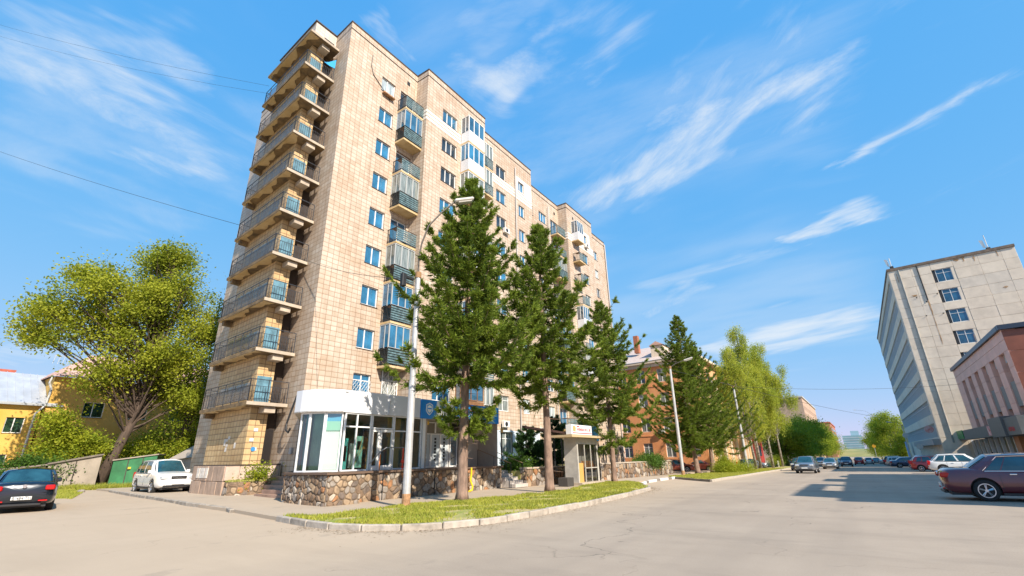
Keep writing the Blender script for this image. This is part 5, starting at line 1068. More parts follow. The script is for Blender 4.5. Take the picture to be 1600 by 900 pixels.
wire('long faint wire crossing the street in front of the orange house', (-13.3, 45.3, 9.3), (7.9, 128, 7.6), .6, .02)
wire('faint wire high over the far street', (-10.9, 61.5, 9.2), (12.9, 88, 10), .5, .02)
# ================================================================== CARS
TYRE = P('tyre', (.02, .02, .02), .85); RIMM = P('alloy', (.62, .62, .64), .3, .9); CGL = P('car_glass', (.015, .06, .08), .03, 0, 1.0, var=.4, vscale=1.5); CHR = P('chrome', (.75, .75, .75), .15, 1); BLKP = P('black_plastic', (.02, .02, .022), .5)
TLR = P('tail_red', (.50, .01, .01), .15); HLG = P('headlamp', (.62, .66, .70), .08, .3); PLT = P('plate_white', (.72, .72, .70), .4); AMB = P('amber_lens', (.7, .22, .02), .2)
def paint(name, c, metal=.3): return P(name, c, .28, metal, .6, coat=1.0)
def car_meshes(kind, body):
    """car pointing along +x, centre of wheelbase at origin, ground z=0. returns list of (name, MB/mesh, mat, children)"""
    S = dict(sedan=dict(L=4.75, W=.90, wb=2.75, belt=.93, roof=1.46, hood=.90, deck=1.02, r=.325, cab=(-1.75, -1.02, .38, 1.28), gc=.20),
             suv=dict(L=4.45, W=.88, wb=2.52, belt=1.02, roof=1.68, hood=1.04, deck=1.08, r=.35, cab=(-2.02, -1.72, .28, 1.02), gc=.27),
             cross=dict(L=4.55, W=.91, wb=2.65, belt=1.03, roof=1.62, hood=1.02, deck=1.08, r=.36, cab=(-2.05, -1.45, .32, 1.15), gc=.25),
             hatch=dict(L=4.1, W=.86, wb=2.5, belt=.96, roof=1.50, hood=.94, deck=1.0, r=.31, cab=(-1.85, -1.5, .35, 1.2), gc=.2))[kind]
    L_, W_, wb, belt, roof, hood, deck, r, cab, gc = (S[k] for k in ('L', 'W', 'wb', 'belt', 'roof', 'hood', 'deck', 'r', 'cab', 'gc'))
    xr, xf = -L_/2-.02, L_/2; c0, c1, c2, c3 = cab
    bm = bmesh.new(); ns = 27; rings = []
    for i in range(ns):
        s = i/(ns-1); x = xr+(xf-xr)*s
        e = min(s, 1-s)*2; tap = 1-.16*(1-min(1, e*3.2))**2.2; wdt = W_*tap
        # upper line: deck, belt, hood
        if x < c0: tz = deck-.04*((c0-x)/(c0-xr+.01))
        elif x < c3: tz = deck+(hood+.02-deck)*((x-c0)/(c3-c0))
        else: tz = hood+.02-(.17)*((x-c3)/(xf-c3))**1.6
        if i == 0: tz -= .07
        if i == ns-1: tz -= .10
        lo = gc+(.10 if i in (0, ns-1) else .03 if i in (1, ns-2) else 0); xs = x
        bl = .10 if s < .5 else .08
        prof = [(wdt*.80, lo), (wdt*.955, lo+.07), (wdt*1.0, lo+.22), (wdt*1.0, .60), (wdt*.975, tz-.16), (wdt*.93, tz-.06), (wdt*.80, tz-.005), (wdt*.45, tz+.022), (0, tz+.03)]
        bulge = (lambda z: 0.0)
        ring = []
        for (y, z) in prof: ring.append(bm.verts.new((xs+(0 if 0 < i < ns-1 else (1 if i else -1)*(.05*(1-abs(z-.5)/.6)-.06*(y/W_)**4)), y, z)))
        for (y, z) in prof[-2::-1]: ring.append(bm.verts.new((ring[prof.index((y, z))].co.x, -y, z)))
        rings.append(ring)
    n = len(rings[0])
    for a, b in zip(rings, rings[1:]):
        for k in range(n): bm.faces.new((a[k], a[(k+1) % n], b[(k+1) % n], b[k]))
    bm.faces.new(rings[0]); bm.faces.new(rings[-1][::-1]); bmesh.ops.recalc_face_normals(bm, faces=bm.faces[:])
    me = bpy.data.meshes.new('b'); bm.to_mesh(me); bm.free(); o = bpy.data.objects.new('b', me); sc.collection.objects.link(o)
    cut = MB()
    for sx in (-1, 1):
        for sy2 in (-1, 1): cut.disc((sx*wb/2, sy2*(W_-.02), r+.02), (0, 1, 0), 0, r+.055, .56, 28)
    co = cut.build('c', BLKP); cb = bmesh.new(); cb.from_mesh(co.data); bmesh.ops.remove_doubles(cb, verts=cb.verts, dist=1e-5); bmesh.ops.dissolve_degenerate(cb, edges=cb.edges, dist=1e-6); bmesh.ops.recalc_face_normals(cb, faces=cb.faces[:]); cb.to_mesh(co.data); cb.free()
    sb = o.modifiers.new('s', 'SUBSURF'); sb.levels = 1; sb.render_levels = 1
    bo = o.modifiers.new('x', 'BOOLEAN'); bo.operation = 'DIFFERENCE'; bo.object = co; bo.solver = 'EXACT'
    dg = bpy.context.evaluated_depsgraph_get(); me2 = bpy.data.meshes.new_from_object(o.evaluated_get(dg)); bpy.data.objects.remove(o); bpy.data.objects.remove(co)
    me2.materials.clear(); me2.materials.append(body); me2.polygons.foreach_set('use_smooth', [len(p.vertices) <= 4 and p.area > 1e-5 for p in me2.polygons])
    me2.name = 'body'
    # cabin
    gw = W_*.93; rw = W_*.72; zb_ = belt-.03
    def side(x, t): # t 0 belt..1 roof
        return None
    xsb = [c0, c0+(c1-c0)*.5, c1+.2, -.02+(.02 if kind == 'sedan' else 0), c2+.1, c3]  # belt stations: rear screen base .. windscreen base
    roofz = lambda x: roof-.10*((x-(c1+c2)/2-.1)/((c2-c1)/2+.35))**2*.55
    ux0, ux1 = c1, c2; lower = [c0, c0+.42 if kind != 'sedan' else c0+.55, -.05, .02, c3-.38, c3]
    # polygonal glasshouse: side shell = quads between belt line and roof rail
    bx_ = [c0, c0+(.30 if kind != 'sedan' else .34), -.52 if kind != 'sedan' else -.40, -.40 if kind != 'sedan' else -.28, c3-.30, c3]
    def rail(f):  # along side, f 0..1 -> roof-rail x
        return ux0+(ux1-ux0)*f
    K = 12
    bl_ = [(c0+(c3-c0)*i/K) for i in range(K+1)]
    def top(i): x = ux0+(ux1-ux0)*(i/K); return x, roofz(x)
    paintm, glass = MB(), MB(); gl_parts = []; ch_parts = []
    def surf(mb, f0, f1, t0, t1, sgn, off=0.0, seg=3):
        for a in range(seg):
            fa, fb = f0+(f1-f0)*a/seg, f0+(f1-f0)*(a+1)/seg
            for b in range(3):
                ta, tb = t0+(t1-t0)*b/3, t0+(t1-t0)*(b+1)/3; q = []
                for (f, t) in ((fa, ta), (fb, ta), (fb, tb), (fa, tb)):
                    xb = c0+(c3-c0)*f; xt = ux0+(ux1-ux0)*f; x = xb+(xt-xb)*t; z = zb_+(roofz(xt)-.045-zb_)*t; y = gw+(rw-gw)*t+.045*math.sin(t*math.pi); e = max(0, abs(f-.5)*2-.72)/.28; y -= .10*e*e*(1-.3*t)
                    q.append((x, sgn*(y+off), z))
                mb.add(q if sgn < 0 else q[::-1], [(0, 1, 2, 3)])
    if kind == 'sedan': wins = [(.15, .27, .10, .86), (.285, .55, .08, .88), (.60, .885, .08, .88)]
    elif kind == 'hatch': wins = [(.10, .24, .10, .86), (.27, .54, .08, .88), (.59, .90, .08, .88)]
    else: wins = [(.07, .26, .12, .86), (.29, .55, .08, .88), (.60, .90, .08, .88)]
    for sgn in (-1, 1):
        surf(paintm, 0, 1, 0, 1, sgn, 0, 12)
        for (a, b, c, d) in wins: q_ = MB(); surf(q_, a, b, c, d, sgn, .008, 3); gl_parts.append(('side_window', q_))
    for sgn in (-1, 1):
        chrome = MB(); ch_parts.append(chrome)
        a, b = wins[0][0], wins[-1][1]
        def pt(f, t): xb = c0+(c3-c0)*f; xt = ux0+(ux1-ux0)*f; y = gw+(rw-gw)*t+.045*math.sin(t*math.pi); e = max(0, abs(f-.5)*2-.72)/.28; y -= .10*e*e*(1-.3*t); return (xb+(xt-xb)*t, sgn*(y+.012), zb_+(roofz(xt)-.045-zb_)*t)
        lp = [pt(a-.02, .07)]+[pt(a-.012+(b-a+.02)*i/10, .93) for i in range(11)]+[pt(b+.012, .05)]+[pt(b-(b-a)*i/8, .04) for i in range(9)]; chrome.tube(lp, .011, 4)
    # roof, windscreen, rear screen as grids
    def grid(mb, fx, nu, nv, off=0):
        V_ = [[fx(i/nu, j/nv) for j in range(nv+1)] for i in range(nu+1)]
        for i in range(nu):
            for j in range(nv): mb.add([V_[i][j], V_[i+1][j], V_[i+1][j+1], V_[i][j+1]], [(0, 1, 2, 3)])
    def rooff(u, v):
        x = ux0+(ux1-ux0)*u; e = max(0, abs(u-.5)*2-.72)/.28; y = (rw-.10*e*e*.7)*(v*2-1); return (x+(.06 if u == 1 else -.06 if u == 0 else 0)*(1-(v*2-1)**2), y, roofz(x)-.045+.065*(1-abs(v*2-1)**2.6))
    grid(paintm, rooff, 10, 10)
    def scr(front):
        def f(u, v, ins=0):
            yb, yt = gw-.10, rw-.07; t = u; y = (yb+(yt-yb)*t)*(v*2-1); xb, xt = (c3, ux1) if front else (c0, ux0); s = 1 if front else -1
            bow = (.10 if front else .07)*(1-(v*2-1)**2)*s; z = zb_+(roofz(xt)-.045-zb_)*t+.065*t*(1-abs(v*2-1)**2.6); return (xb+(xt-xb)*t+bow*(1-.4*t)+s*.02*math.sin(t*math.pi), y, z)
        return f
    for fr in (True, False):
        f = scr(fr); s = 1 if fr else -1
        grid(paintm, lambda u, v: (f(u, v) if fr else f(u, 1-v)), 6, 8)
        def gl(u, v, f=f, s=s):
            p = f(.06+u*.86, (.05+v*.90) if s > 0 else 1-(.05+v*.90)); return (p[0]+s*.010, p[1], p[2]+.008)
        q_ = MB(); grid(q_, gl, 6, 8); gl_parts.append(('windscreen' if fr else 'rear_window', q_))
    parts = [('body', me2, body, []), ('cabin', paintm, body, [])]+[(a_, b_, CGL, []) for a_, b_ in gl_parts]+[('window_trim', b_, CHR if kind == 'sedan' else BLKP, []) for b_ in ch_parts]
    # sills & bumpers
    sl = MB(); sl.box(-wb/2+r+.06, wb/2-r-.06, -W_*.97, W_*.97, gc-.02, gc+.06); sl.box(xr+.15, xf-.15, -W_*.75, W_*.75, gc-.03, gc+.12)
    for sx in (-1, 1): sl.box(sx*wb/2-r-.05, sx*wb/2+r+.05, -W_*.70, W_*.70, gc, .78)
    parts.append(('underbody', sl, BLKP, []))
    for sgn in (-1, 1):
        parts.append(('mirror', MB().rbox(c3-.42, c3-.28, sgn*(gw+.05)-.09, sgn*(gw+.05)+.09, belt-.02, belt+.13, .03), body, []))
        hx = [(-.28, .18), (.62, 1.0)]
        for k in (-.62, .38): parts.append(('door_handle', MB().rbox(k-.09, k+.09, sgn*(W_*.985)-.02, sgn*(W_*.985)+.025, .80 if kind == 'sedan' else .86, .84 if kind == 'sedan' else .90, .01), CHR if kind == 'sedan' else body, []))
    ln = MB()
    for sgn in (-1, 1):
        for x in (-.95 if kind == 'sedan' else -1.0, -.02, .98): ln.tube([(x, sgn*(W_*1.0), gc+.15), (x, sgn*(W_*1.0), .58), (x, sgn*(W_*.975), belt-.14), (x-.01, sgn*W_*.94, belt-.06)], .006, 4)
    parts.append(('door_seams', ln, BLKP, []))
    zl = .66 if kind == 'sedan' else .72
    for sgn in (-1, 1):
        parts.append(('tail_light', MB().rbox(xr-.03, xr+(.36 if kind == 'sedan' else .22), sgn*W_*.74-.13, sgn*W_*.74+.125, zl+(.06 if kind == 'sedan' else .0), zl+(.22 if kind == 'sedan' else .34), .03), TLR, []))
        parts.append(('headlight', MB().rbox(xf-.38, xf+.0, sgn*W_*.68-.17, sgn*W_*.68+.17, zl-.02, zl+.15, .035), HLG, []))
        parts.append(('fog_light', MB().disc((xf+.0, sgn*W_*.66, .38), (1, 0, 0), 0, .06, .06, 12), BLKP, []))
        parts.append(('reflector', MB().rbox(xr-.035, xr+.02, sgn*W_*.62-.12, sgn*W_*.62+.12, .36, .40, .008), TLR, []))
    parts += [('grille', MB().rbox(xf-.06, xf+.025, -.34, .34, zl-.0, zl+.14, .02), BLKP, []), ('grille_trim', MB().rbox(xf-.06, xf+.035, -.30, .30, zl+.06, zl+.075, .004), CHR, []), ('lower_grille', MB().rbox(xf-.06, xf+.02, -.52, .52, .34, .44, .02), BLKP, []),
              ('number_plate', MB().rbox(xf, xf+.045, -.26, .26, .47, .58, .006), PLT, []), ('number_plate', MB().rbox(xr-.045, xr, -.26, .26, .42, .53, .006), PLT, []),
              ('badge', MB().disc((xr-.025, 0, zl+.20), (1, 0, 0), 0, .06, .03, 14), CHR, []), ('rear_bumper_trim', MB().rbox(xr-.02, xr+.1, -W_*.6, W_*.6, gc+.02, gc+.10, .02), BLKP, [])]
    wparts = []
    for sx in (-1, 1):
        for sgn in (-1, 1):
            c = (sx*wb/2, sgn*(W_-.115), r); ty = MB(); nseg = 36
            # tyre with rounded shoulders
            pr_ = [(r*.64, -.10), (r*.9, -.108), (r*.985, -.09), (r, -.06), (r, .06), (r*.985, .09), (r*.9, .108), (r*.64, .10)]; vs = []
            for k in range(nseg):
                a = 6.2832*k/nseg
                for (q, t) in pr_: vs.append((c[0]+q*math.cos(a), c[1]+t, c[2]+q*math.sin(a)))
            fs = [(k*8+j, k*8+j+1, ((k+1) % nseg)*8+j+1, ((k+1) % nseg)*8+j) for k in range(nseg) for j in range(7)]; ty.add(vs, fs)
            rm = MB(); yo = c[1]+sgn*.085; rm.disc((c[0], yo-sgn*.04, c[2]), (0, 1, 0), r*.60, r*.67, .12, 32); rm.disc((c[0], yo-.0, c[2]), (0, 1, 0), 0, r*.14, .035, 14)
            for k in range(5):
                for dd_ in (-.11, .11):
                    a = 6.2832*k/5+.3; p0 = Vector((c[0]+math.cos(a+dd_*.6)*r*.12, yo, c[2]+math.sin(a+dd_*.6)*r*.12)); p1 = Vector((c[0]+math.cos(a+dd_)*r*.62, yo-sgn*.012, c[2]+math.sin(a+dd_)*r*.62)); rm.tube([p0, p1], [r*.055, r*.042], 5)
            bk = MB().disc((c[0], yo-sgn*.07, c[2]), (0, 1, 0), 0, r*.62, .02, 20)
            wparts.append(('tyre', ty, TYRE, [('rim', rm, RIMM), ('brake_disc', bk, BLKP)]))
    return parts+wparts
CARS = {}
def car(kind, body, label, x, y, heading, group='parked cars', name='parked_car', sc_=1.0, simple=False):
    key = (kind, body.name, simple); z = g(x, y)
    if key in CARS: 
        o = dup(CARS[key], (x, y, z), R(heading), label, group); o.scale = (sc_,)*3; o.name = name; return o
    t = thing(name, label, 'car', (x, y, z), 0, group)
    base = [k for k in CARS if k[0] == kind]
    if base:   # same shape already built: share meshes, repaint
        src = CARS[base[0]]; old = base[0][1]; bpy.data.objects.remove(t); t = dup(src, (x, y, z), R(heading), label, group); t.name = name
        for ch in t.children:
            if ch.data.materials[0].name == old: ch.data = ch.data.copy(); ch.data.materials[0] = body
    else:
        for (nm, mb, mat, kids) in car_meshes(kind, body):
            if isinstance(mb, MB): p = mb.build(nm, mat, t, smooth=nm in ('cabin', 'side_window', 'windscreen', 'rear_window', 'tyre'), local=True)
            else: p = link(nm, mb, t)
            for (kn, km, kmat) in kids: km.build(kn, kmat, p, local=True)
        t.rotation_euler[2] = R(heading)
    t.scale = (sc_,)*3; CARS[key] = t; return t
MAROON = paint('paint_maroon', (.13, .016, .024), .1); NAVY = paint('paint_navy', (.006, .012, .022)); WHT = paint('paint_white', (.75, .75, .73), 0); SILV = paint('paint_silver', (.40, .42, .44), .6); BLK = paint('paint_black', (.012, .012, .016)); DBL = paint('paint_dark_blue', (.015, .04, .10)); GRYP = paint('paint_grey', (.20, .22, .25), .5); REDP = paint('paint_red', (.40, .02, .02)); GRNB = paint('paint_teal', (.05, .16, .20)); ORB = paint('paint_brick', (.30, .06, .035))
HD = -4.4
car('sedan', MAROON, 'maroon sedan parked nose-in at the right edge, nearest car, alloy wheels', 4.45, 23.35, HD+4, group='cars parked nose-in on the right')
car('sedan', NAVY, 'dark navy sedan seen from behind at the left edge', -26.6, 5.15, 168, group='cars parked by the tower')
car('suv', WHT, 'white estate-style off-roader parked facing out beside the plinth', -32.6, 11.9, -3, sc_=1.06, group='cars parked by the tower')
car('sedan', BLK, 'black sedan half hidden behind the maroon one on the right', 6.4, 33.5, HD, group='cars parked nose-in on the right')
car('cross', WHT, 'white crossover parked nose-in beyond the dark sedans', 6.9, 58, HD, group='cars parked nose-in on the right')
car('hatch', REDP, 'light-tailed red hatchback just behind the white crossover', 5.9, 66, HD, group='cars parked nose-in on the right')
car('cross', BLK, 'big black off-roader parked nose-in next to the white crossover', 6.6, 76, HD, group='cars parked nose-in on the right')
car('sedan', DBL, 'dark blue sedan with pale rear window, far down the right row', 5.4, 92, HD+8, group='cars parked nose-in on the right')
car('hatch', SILV, 'silver hatchback near the far end of the right row', 4.9, 104, HD, group='cars parked nose-in on the right')
car('suv', BLK, 'small black car far along the right kerb', 5.2, 118, HD, group='cars parked nose-in on the right')
car('sedan', SILV, 'silver sedan at the far end of the right row', 5.0, 134, HD, group='cars parked nose-in on the right')
car('cross', GRYP, 'grey-blue people carrier coming down the left lane, nearest oncoming car', -4.9, 59.5, -92, group='cars on the street', name='oncoming_car')
car('hatch', DBL, 'dark blue hatchback following beside the grey oncoming car', -6.7, 72, -91, group='cars on the street', name='oncoming_car')
car('sedan', SILV, 'silver oncoming sedan in the middle of the left lane', -4.0, 84, -91, group='cars on the street', name='oncoming_car')
car('sedan', BLK, 'black car at the left kerb behind the dark blue hatchback', -7.9, 92, -90, group='cars on the street', name='oncoming_car')
car('cross', WHT, 'pale van-like car behind the silver oncoming sedan', -6.4, 106, -90, group='cars on the street', name='oncoming_car')
car('suv', DBL, 'dark blue estate driving ahead in the distance', -2.6, 106, -90, group='cars on the street', name='oncoming_car')
car('cross', REDP, 'red car far ahead near the street centre', -.9, 132, 90, group='cars on the street', name='oncoming_car')
car('hatch', SILV, 'far pale hatchback to the right of the red car', .9, 142, 90, group='cars on the street', name='oncoming_car')
car('sedan', WHT, 'tiny white car in the distance left of the red car', -4.6, 150, -90, group='cars on the street', name='oncoming_car')
car('sedan', GRNB, 'dusty teal sedan in the far traffic', 2.6, 160, 90, group='cars on the street', name='oncoming_car')
car('sedan', ORB, 'brick-red sedan parked behind the spruce pair by the orange house', -18.6, 60, 15, group='cars parked by the orange house')
car('hatch', ORB, 'brick-red hatchback parked under the orange corner', -17.3, 67, -10, group='cars parked by the orange house')
car('hatch', GRYP, 'grey hatchback parked beyond the orange corner', -13.9, 82, 10, group='cars parked by the orange house')
# plate lettering on the navy sedan
# ================================================================== LEFT SIDE: yellow houses, garages
YEL = P('yellow_stucco', (.56, .34, .06), .85, bump=.3, bscale=4, col2=(.62, .41, .10), vscale=.6); YEL2 = P('ochre_stucco', (.56, .33, .07), .85, bump=.3, bscale=4, col2=(.64, .41, .11), vscale=.6)
MET = P('roof_sheet_grey', (.46, .49, .53), .4, .3, var=.10, vscale=1.2, bump=.1); RRED = P('roof_red', (.42, .10, .06), .6, var=.2); RPINK = P('roof_pinkish', (.55, .34, .27), .7, var=.15)
yh = thing('yellow_house', 'low yellow house with grey seamed metal roof and one white window, far left', 'house', (-60, 2, 0))
m = MB(); wall_grid(m, (-60, -12, 0), (0, 1, 0), 23.0, -.2, 6.95, [(20.95, 22.1+.05, 4.45, 5.75), (20.2, 21.35+.4, 1.3, 2.7), (15, 16.4, 4.45, 5.75)], (1, 0, 0), .15); m.quad((-60, 11, -.2), (-70, 11, -.2), (-70, 11, 6.9), (-60, 11, 6.9)); m.quad((-60, -12, -.2), (-70, -12, -.2), (-70, -12, 6.9), (-60, -12, 6.9)); m.build('wall', YEL, yh)
for (y, z, wd) in ((8.95, 4.45, 1.2), (8.2, 1.3, 1.55), (3, 4.45, 1.4)): window(yh, -60.12, y, z, wd, 1.35 if z > 2 else 1.4, '2', pane=P('pane_green_dark', (.02, .05, .03), .06, 0, .9, var=.5, vscale=2))
m = MB(); m.add([(-59.6, -12.4, 6.95), (-59.6, 11.9, 6.95), (-64.2, 11.9, 10.0), (-64.2, -12.4, 10.0), (-59.6, -12.4, 7.03), (-59.6, 11.9, 7.03), (-64.2, 11.9, 10.1), (-64.2, -12.4, 10.1)], [(0, 3, 2, 1), (4, 5, 6, 7), (0, 1, 5, 4), (1, 2, 6, 5), (2, 3, 7, 6)]); rf = m.build('roof', MET, yh)
for i in range(int(24/.52)):
    y = -12.2+i*.52; MB().add([(-59.58, y, 7.035), (-59.58, y+.04, 7.035), (-64.2, y+.04, 10.105), (-64.2, y, 10.105), (-59.58, y, 7.09), (-59.58, y+.04, 7.09), (-64.2, y+.04, 10.16), (-64.2, y, 10.16)], [(4, 5, 6, 7), (0, 4, 7, 3), (1, 2, 6, 5), (0, 1, 5, 4)]).build('roof_seam', MET, rf)
MB().box(-59.75, -59.5, -12.4, 12.3, 6.80, 6.95).build('gutter', P('gutter', (.35, .37, .38), .5), yh)
MB().prism([(-66.5, 3), (-65, 3), (-65, 9.3), (-66.5, 9.3)], 9.6, 10.45).build('roof_hatch', RRED, yh)
oh = thing('ochre_house', 'taller ochre house with pinkish roof partly hidden by the big tree', 'house', (-59.8, 18, 0))
m = MB(); wall_grid(m, (-59.7, 11.2, 0), (0, 1, 0), 22, -.2, 9.55, [(2.6, 4.2, 6.0, 7.4), (6.2, 7.8, 6.0, 7.4), (9.8, 11.3, 6.0, 7.4), (7.2, 8.6, 2.0, 3.6)], (1, 0, 0), .15); m.quad((-59.7, 11.2, -.2), (-70, 11.2, -.2), (-70, 11.2, 9.55), (-59.7, 11.2, 9.55)); m.build('wall', YEL2, oh)
for y, z in ((13.8, 6), (17.4, 6), (21, 6), (18.4, 2.1)): window(oh, -59.82, y, z, 1.6, 1.4, '2', pane=P('pane_green_dark', (.02, .05, .03), .06))
m = MB(); m.add([(-59.1, 10.9, 9.5), (-59.1, 33.5, 9.5), (-65, 33.5, 12.6), (-65, 14.5, 12.6), (-70, 10.9, 9.5), (-59.1, 10.9, 9.62), (-59.1, 33.5, 9.62), (-65, 33.5, 12.75), (-65, 14.5, 12.75), (-70, 10.9, 9.62)], [(5, 6, 7, 8), (0, 1, 6, 5), (5, 8, 9), (4, 0, 5, 9)]); m.build('roof', RPINK, oh)
MB().tube([(-59.55, 11.0, 9.5), (-59.6, 10.9, 8.9), (-59.55, 11.15, 8.3), (-59.55, 11.1, 6.9), (-59.55, 10.6, 6.1), (-59.55, 10.6, .5)], .09, 8).build('downpipe', P('zinc', (.50, .50, .47), .5, .3), oh)
m = MB()
for i in range(10): y = 11.1+i*.35; m.bar((-62.0-.0*i, y, 11.0), (-62.0, y+.1, 11.9), .02, 4)
m.bar((-62, 11.1, 11.8), (-62, 14.6, 11.8), .02, 4); m.build('roof_rail', P('zinc'), oh)
CG = P('garage_concrete', (.27, .235, .19), .9, bump=.5, bscale=5, col2=(.38, .33, .27), vscale=.9, detail=8)
def hexa(mb, b, t, top): return mb.add(list(b)+list(t), [(0, 1, 5, 4), (1, 2, 6, 5), (2, 3, 7, 6), (3, 0, 4, 7), (4, 5, 6, 7)])
def garage(label, poly, tops, mat, name='garage', seams=0):
    t = thing(name, label, 'garage', (poly[0][0], poly[0][1], .1), 0, 'garages behind the parked cars'); m = MB()
    m.add([(*p, 0) for p in poly]+[(*p, z) for p, z in zip(poly, tops)], [(0, 1, 5, 4), (1, 2, 6, 5), (2, 3, 7, 6), (3, 0, 4, 7)]); m.build('walls', mat, t)
    c = [sum(p[0] for p in poly)/4, sum(p[1] for p in poly)/4]; q = [(c[0]+(p[0]-c[0])*1.05, c[1]+(p[1]-c[1])*1.05, z+.01) for p, z in zip(poly, tops)]
    MB().add(q+[(a[0], a[1], a[2]+.09) for a in q], [(4, 5, 6, 7), (0, 1, 5, 4), (1, 2, 6, 5), (2, 3, 7, 6), (3, 0, 4, 7), (3, 2, 1, 0)]).build('roof', CG if mat != CG else P('garage_roof', (.20, .17, .14), .9, var=.2), t)
    a, b = Vector(poly[0]), Vector(poly[1]); d = b-a; n = Vector((d.y, -d.x)).normalized()
    for s in range(1, seams+1):
        f = s/(seams+1); p = a+d*f; zt2 = tops[0]*(1-f)+tops[1]*f; MB().prism([p+n*.03, p+d.normalized()*.06+n*.03, p+d.normalized()*.06, p], .05, zt2-.05).build('wall_joint', P('joint_dark', (.07, .06, .05), .9), t)
    return t
garage('stained concrete garage wall left of the big tree trunk, its roof line bulging', [(-45.6, 9.6), (-45.6, 12.4), (-51, 13.1), (-51, 10.2)], (1.75, 2.35, 2.35, 1.8), CG, seams=1)
garage('older concrete garage continuing behind the dark hedge', [(-46.6, 6.2), (-45.7, 9.5), (-50.5, 10), (-51, 6.9)], (1.3, 1.7, 1.7, 1.3), CG)
garage('green painted metal garage with rounded roof, between tree trunk and white car', [(-47.0, 13.55), (-45.6, 15.9), (-49.6, 17.8), (-50.5, 14.6)], (1.95, 2.35, 2.4, 1.9), P('garage_green', (.035, .17, .07), .45, var=.25, vscale=1.2, bump=.15, bscale=3), seams=2)
MB
yb_s = MB().box(-46.35, -46.30, 14.35, 14.55, 1.35, 1.5).build('yellow_label', P('label_yellow', (.6, .5, .05), .5)); recenter(yb_s, (-46.3, 14.45, 1.4)); tag(yb_s, 'small yellow-green label on the green metal garage', 'label')
sh = thing('concrete_shed', 'grey concrete shed with a pointed sloping roof between the white car and the tower', 'shed', (-42, 18, .2))
m = MB(); b = [(-44.3, 16.3), (-38.4, 16.1), (-38.2, 19.2), (-44.3, 19.6)]; m.add([(*p, 0) for p in b]+[(*b[0], 1.9), (*b[1], 2.2), (*b[2], 2.2), (*b[3], 1.9)], [(0, 1, 5, 4), (1, 2, 6, 5), (2, 3, 7, 6), (3, 0, 4, 7)]); m.build('walls', P('shed_concrete', (.30, .27, .235), .9, bump=.4, bscale=5, var=.15), sh)
m = MB(); m.add([(-44.5, 16.1, 1.9), (-38.2, 15.9, 2.15), (-38.0, 19.4, 2.2), (-44.5, 19.8, 1.9), (-42.6, 17.2, 3.0), (-39.6, 17.0, 3.05)], [(0, 1, 5, 4), (1, 2, 5), (2, 3, 4, 5), (3, 0, 4)]); m.build('roof', P('shed_roof', (.42, .36, .30), .85, var=.12, bump=.3), sh)
kg = MB().rbox(-39.3, -39.0, 9.9, 10.25, .02, .28, .07).build('roadside_stone', P('stone_grey')); recenter(kg, (-39.2, 10.1, 0)); tag(kg, 'pale rounded stone lying at the grass edge by the driveway', 'stone')
# ================================================================== ORANGE HOUSE
ORW = P('orange_stucco', (.72, .30, .12), .85, bump=.2, bscale=4, col2=(.78, .37, .16), vscale=.5); ORS = P('peach_stucco', (.60, .33, .15), .85, bump=.2, bscale=4, col2=(.66, .40, .22), vscale=.6)
CREAM = P('cream_trim', (.66, .56, .44), .8, var=.06)
og = thing('orange_house', 'four-storey orange stucco house with pale columned street front behind the spruces', 'building', (-16, 66, -.5))
OX, OY = -16.0, 66.2; d = Vector((-1, SK, 0)).normalized(); zb0 = -.9; eave = 14.1
ops = []; col_u = [1.0, 4.2, 7.4, 10.4, 13.2, 16.0, 19.0, 22.0]
for u in col_u:
    for k in range(4): ops.append((u, u+1.35, 1.35+3.35*k, 1.35+3.35*k+1.85))
m = MB(); wall_grid(m, (OX, OY, 0), d, 34, zb0, eave, ops, (-SK, -1, 0), .18); m.build('wall', ORW, og)
for (a, b, c, e) in ops: q = Vector((OX, OY, 0))+d*b+Vector((SK, 1, 0))*.13; window(og, q.x, q.y, c, b-a, e-c, '2t', face=(-SK, -1), pane=rpane(random.choice((0, 2, 3))))
for z in (4.1, 10.8): m = MB(); T = lambda x, y, z_: tuple(Vector((OX, OY, 0))+d*x-Vector((SK, 1, 0))*y+Vector((0, 0, z_))); m.box(0, 34, 0.002, .06, z, z+.1, T); m.build('string_course', ORW, og)
m = MB(); m.box(-.5, 34, 0, .5, eave, eave+.35, T); m.box(-.3, 34, 0, .25, eave-.5, eave-.002, T); m.build('cornice', CREAM, og)
# street front: tall pilasters, arched bays and balcony
fy1 = 97; ops = []
for i in range(7):
    u = 1.4+i*4.2
    for k in range(4): ops.append((u, u+1.5, 1.0+3.35*k, 3.2+3.35*k))
m = MB(); wall_grid(m, (OX, OY, 0), (0, 1, 0), fy1-OY, zb0-.5, eave, ops, (1, 0, 0), .25); m.build('wall', ORS, og)
for (a, b, c, e) in ops: window(og, OX-.2, OY+a, c, b-a, e-c, '2t', pane=rpane(random.choice((0, 2, 3))))
for i in range(8):
    u = OY+.35+i*4.2-(.0 if i else 0); MB().box(OX+.003, OX+.32, u, u+.75, zb0-.4, 10.6).build('pilaster', CREAM, og); MB().box(OX+.002, OX+.42, u-.1, u+.85, 10.602, 11.0).build('capital', CREAM, og)
MB().box(OX+.004, OX+.55, OY-.02, fy1, 11.0, 11.5).build('entablature', ORS, og); MB().box(OX, OX+.7, OY-.3, fy1+.3, eave+.004, eave+.36).build('cornice', CREAM, og)
for i in (2, 4):
    u = OY+1.0+i*4.2; s = MB().box(OX+.33, OX+1.5, u, u+2.2, 7.5, 7.7).build('balcony', CREAM, og); MB().box(OX+1.42, OX+1.5, u, u+2.2, 7.7, 8.6).build('balcony_front', P('balcony_brown', (.3, .12, .06), .7), s)
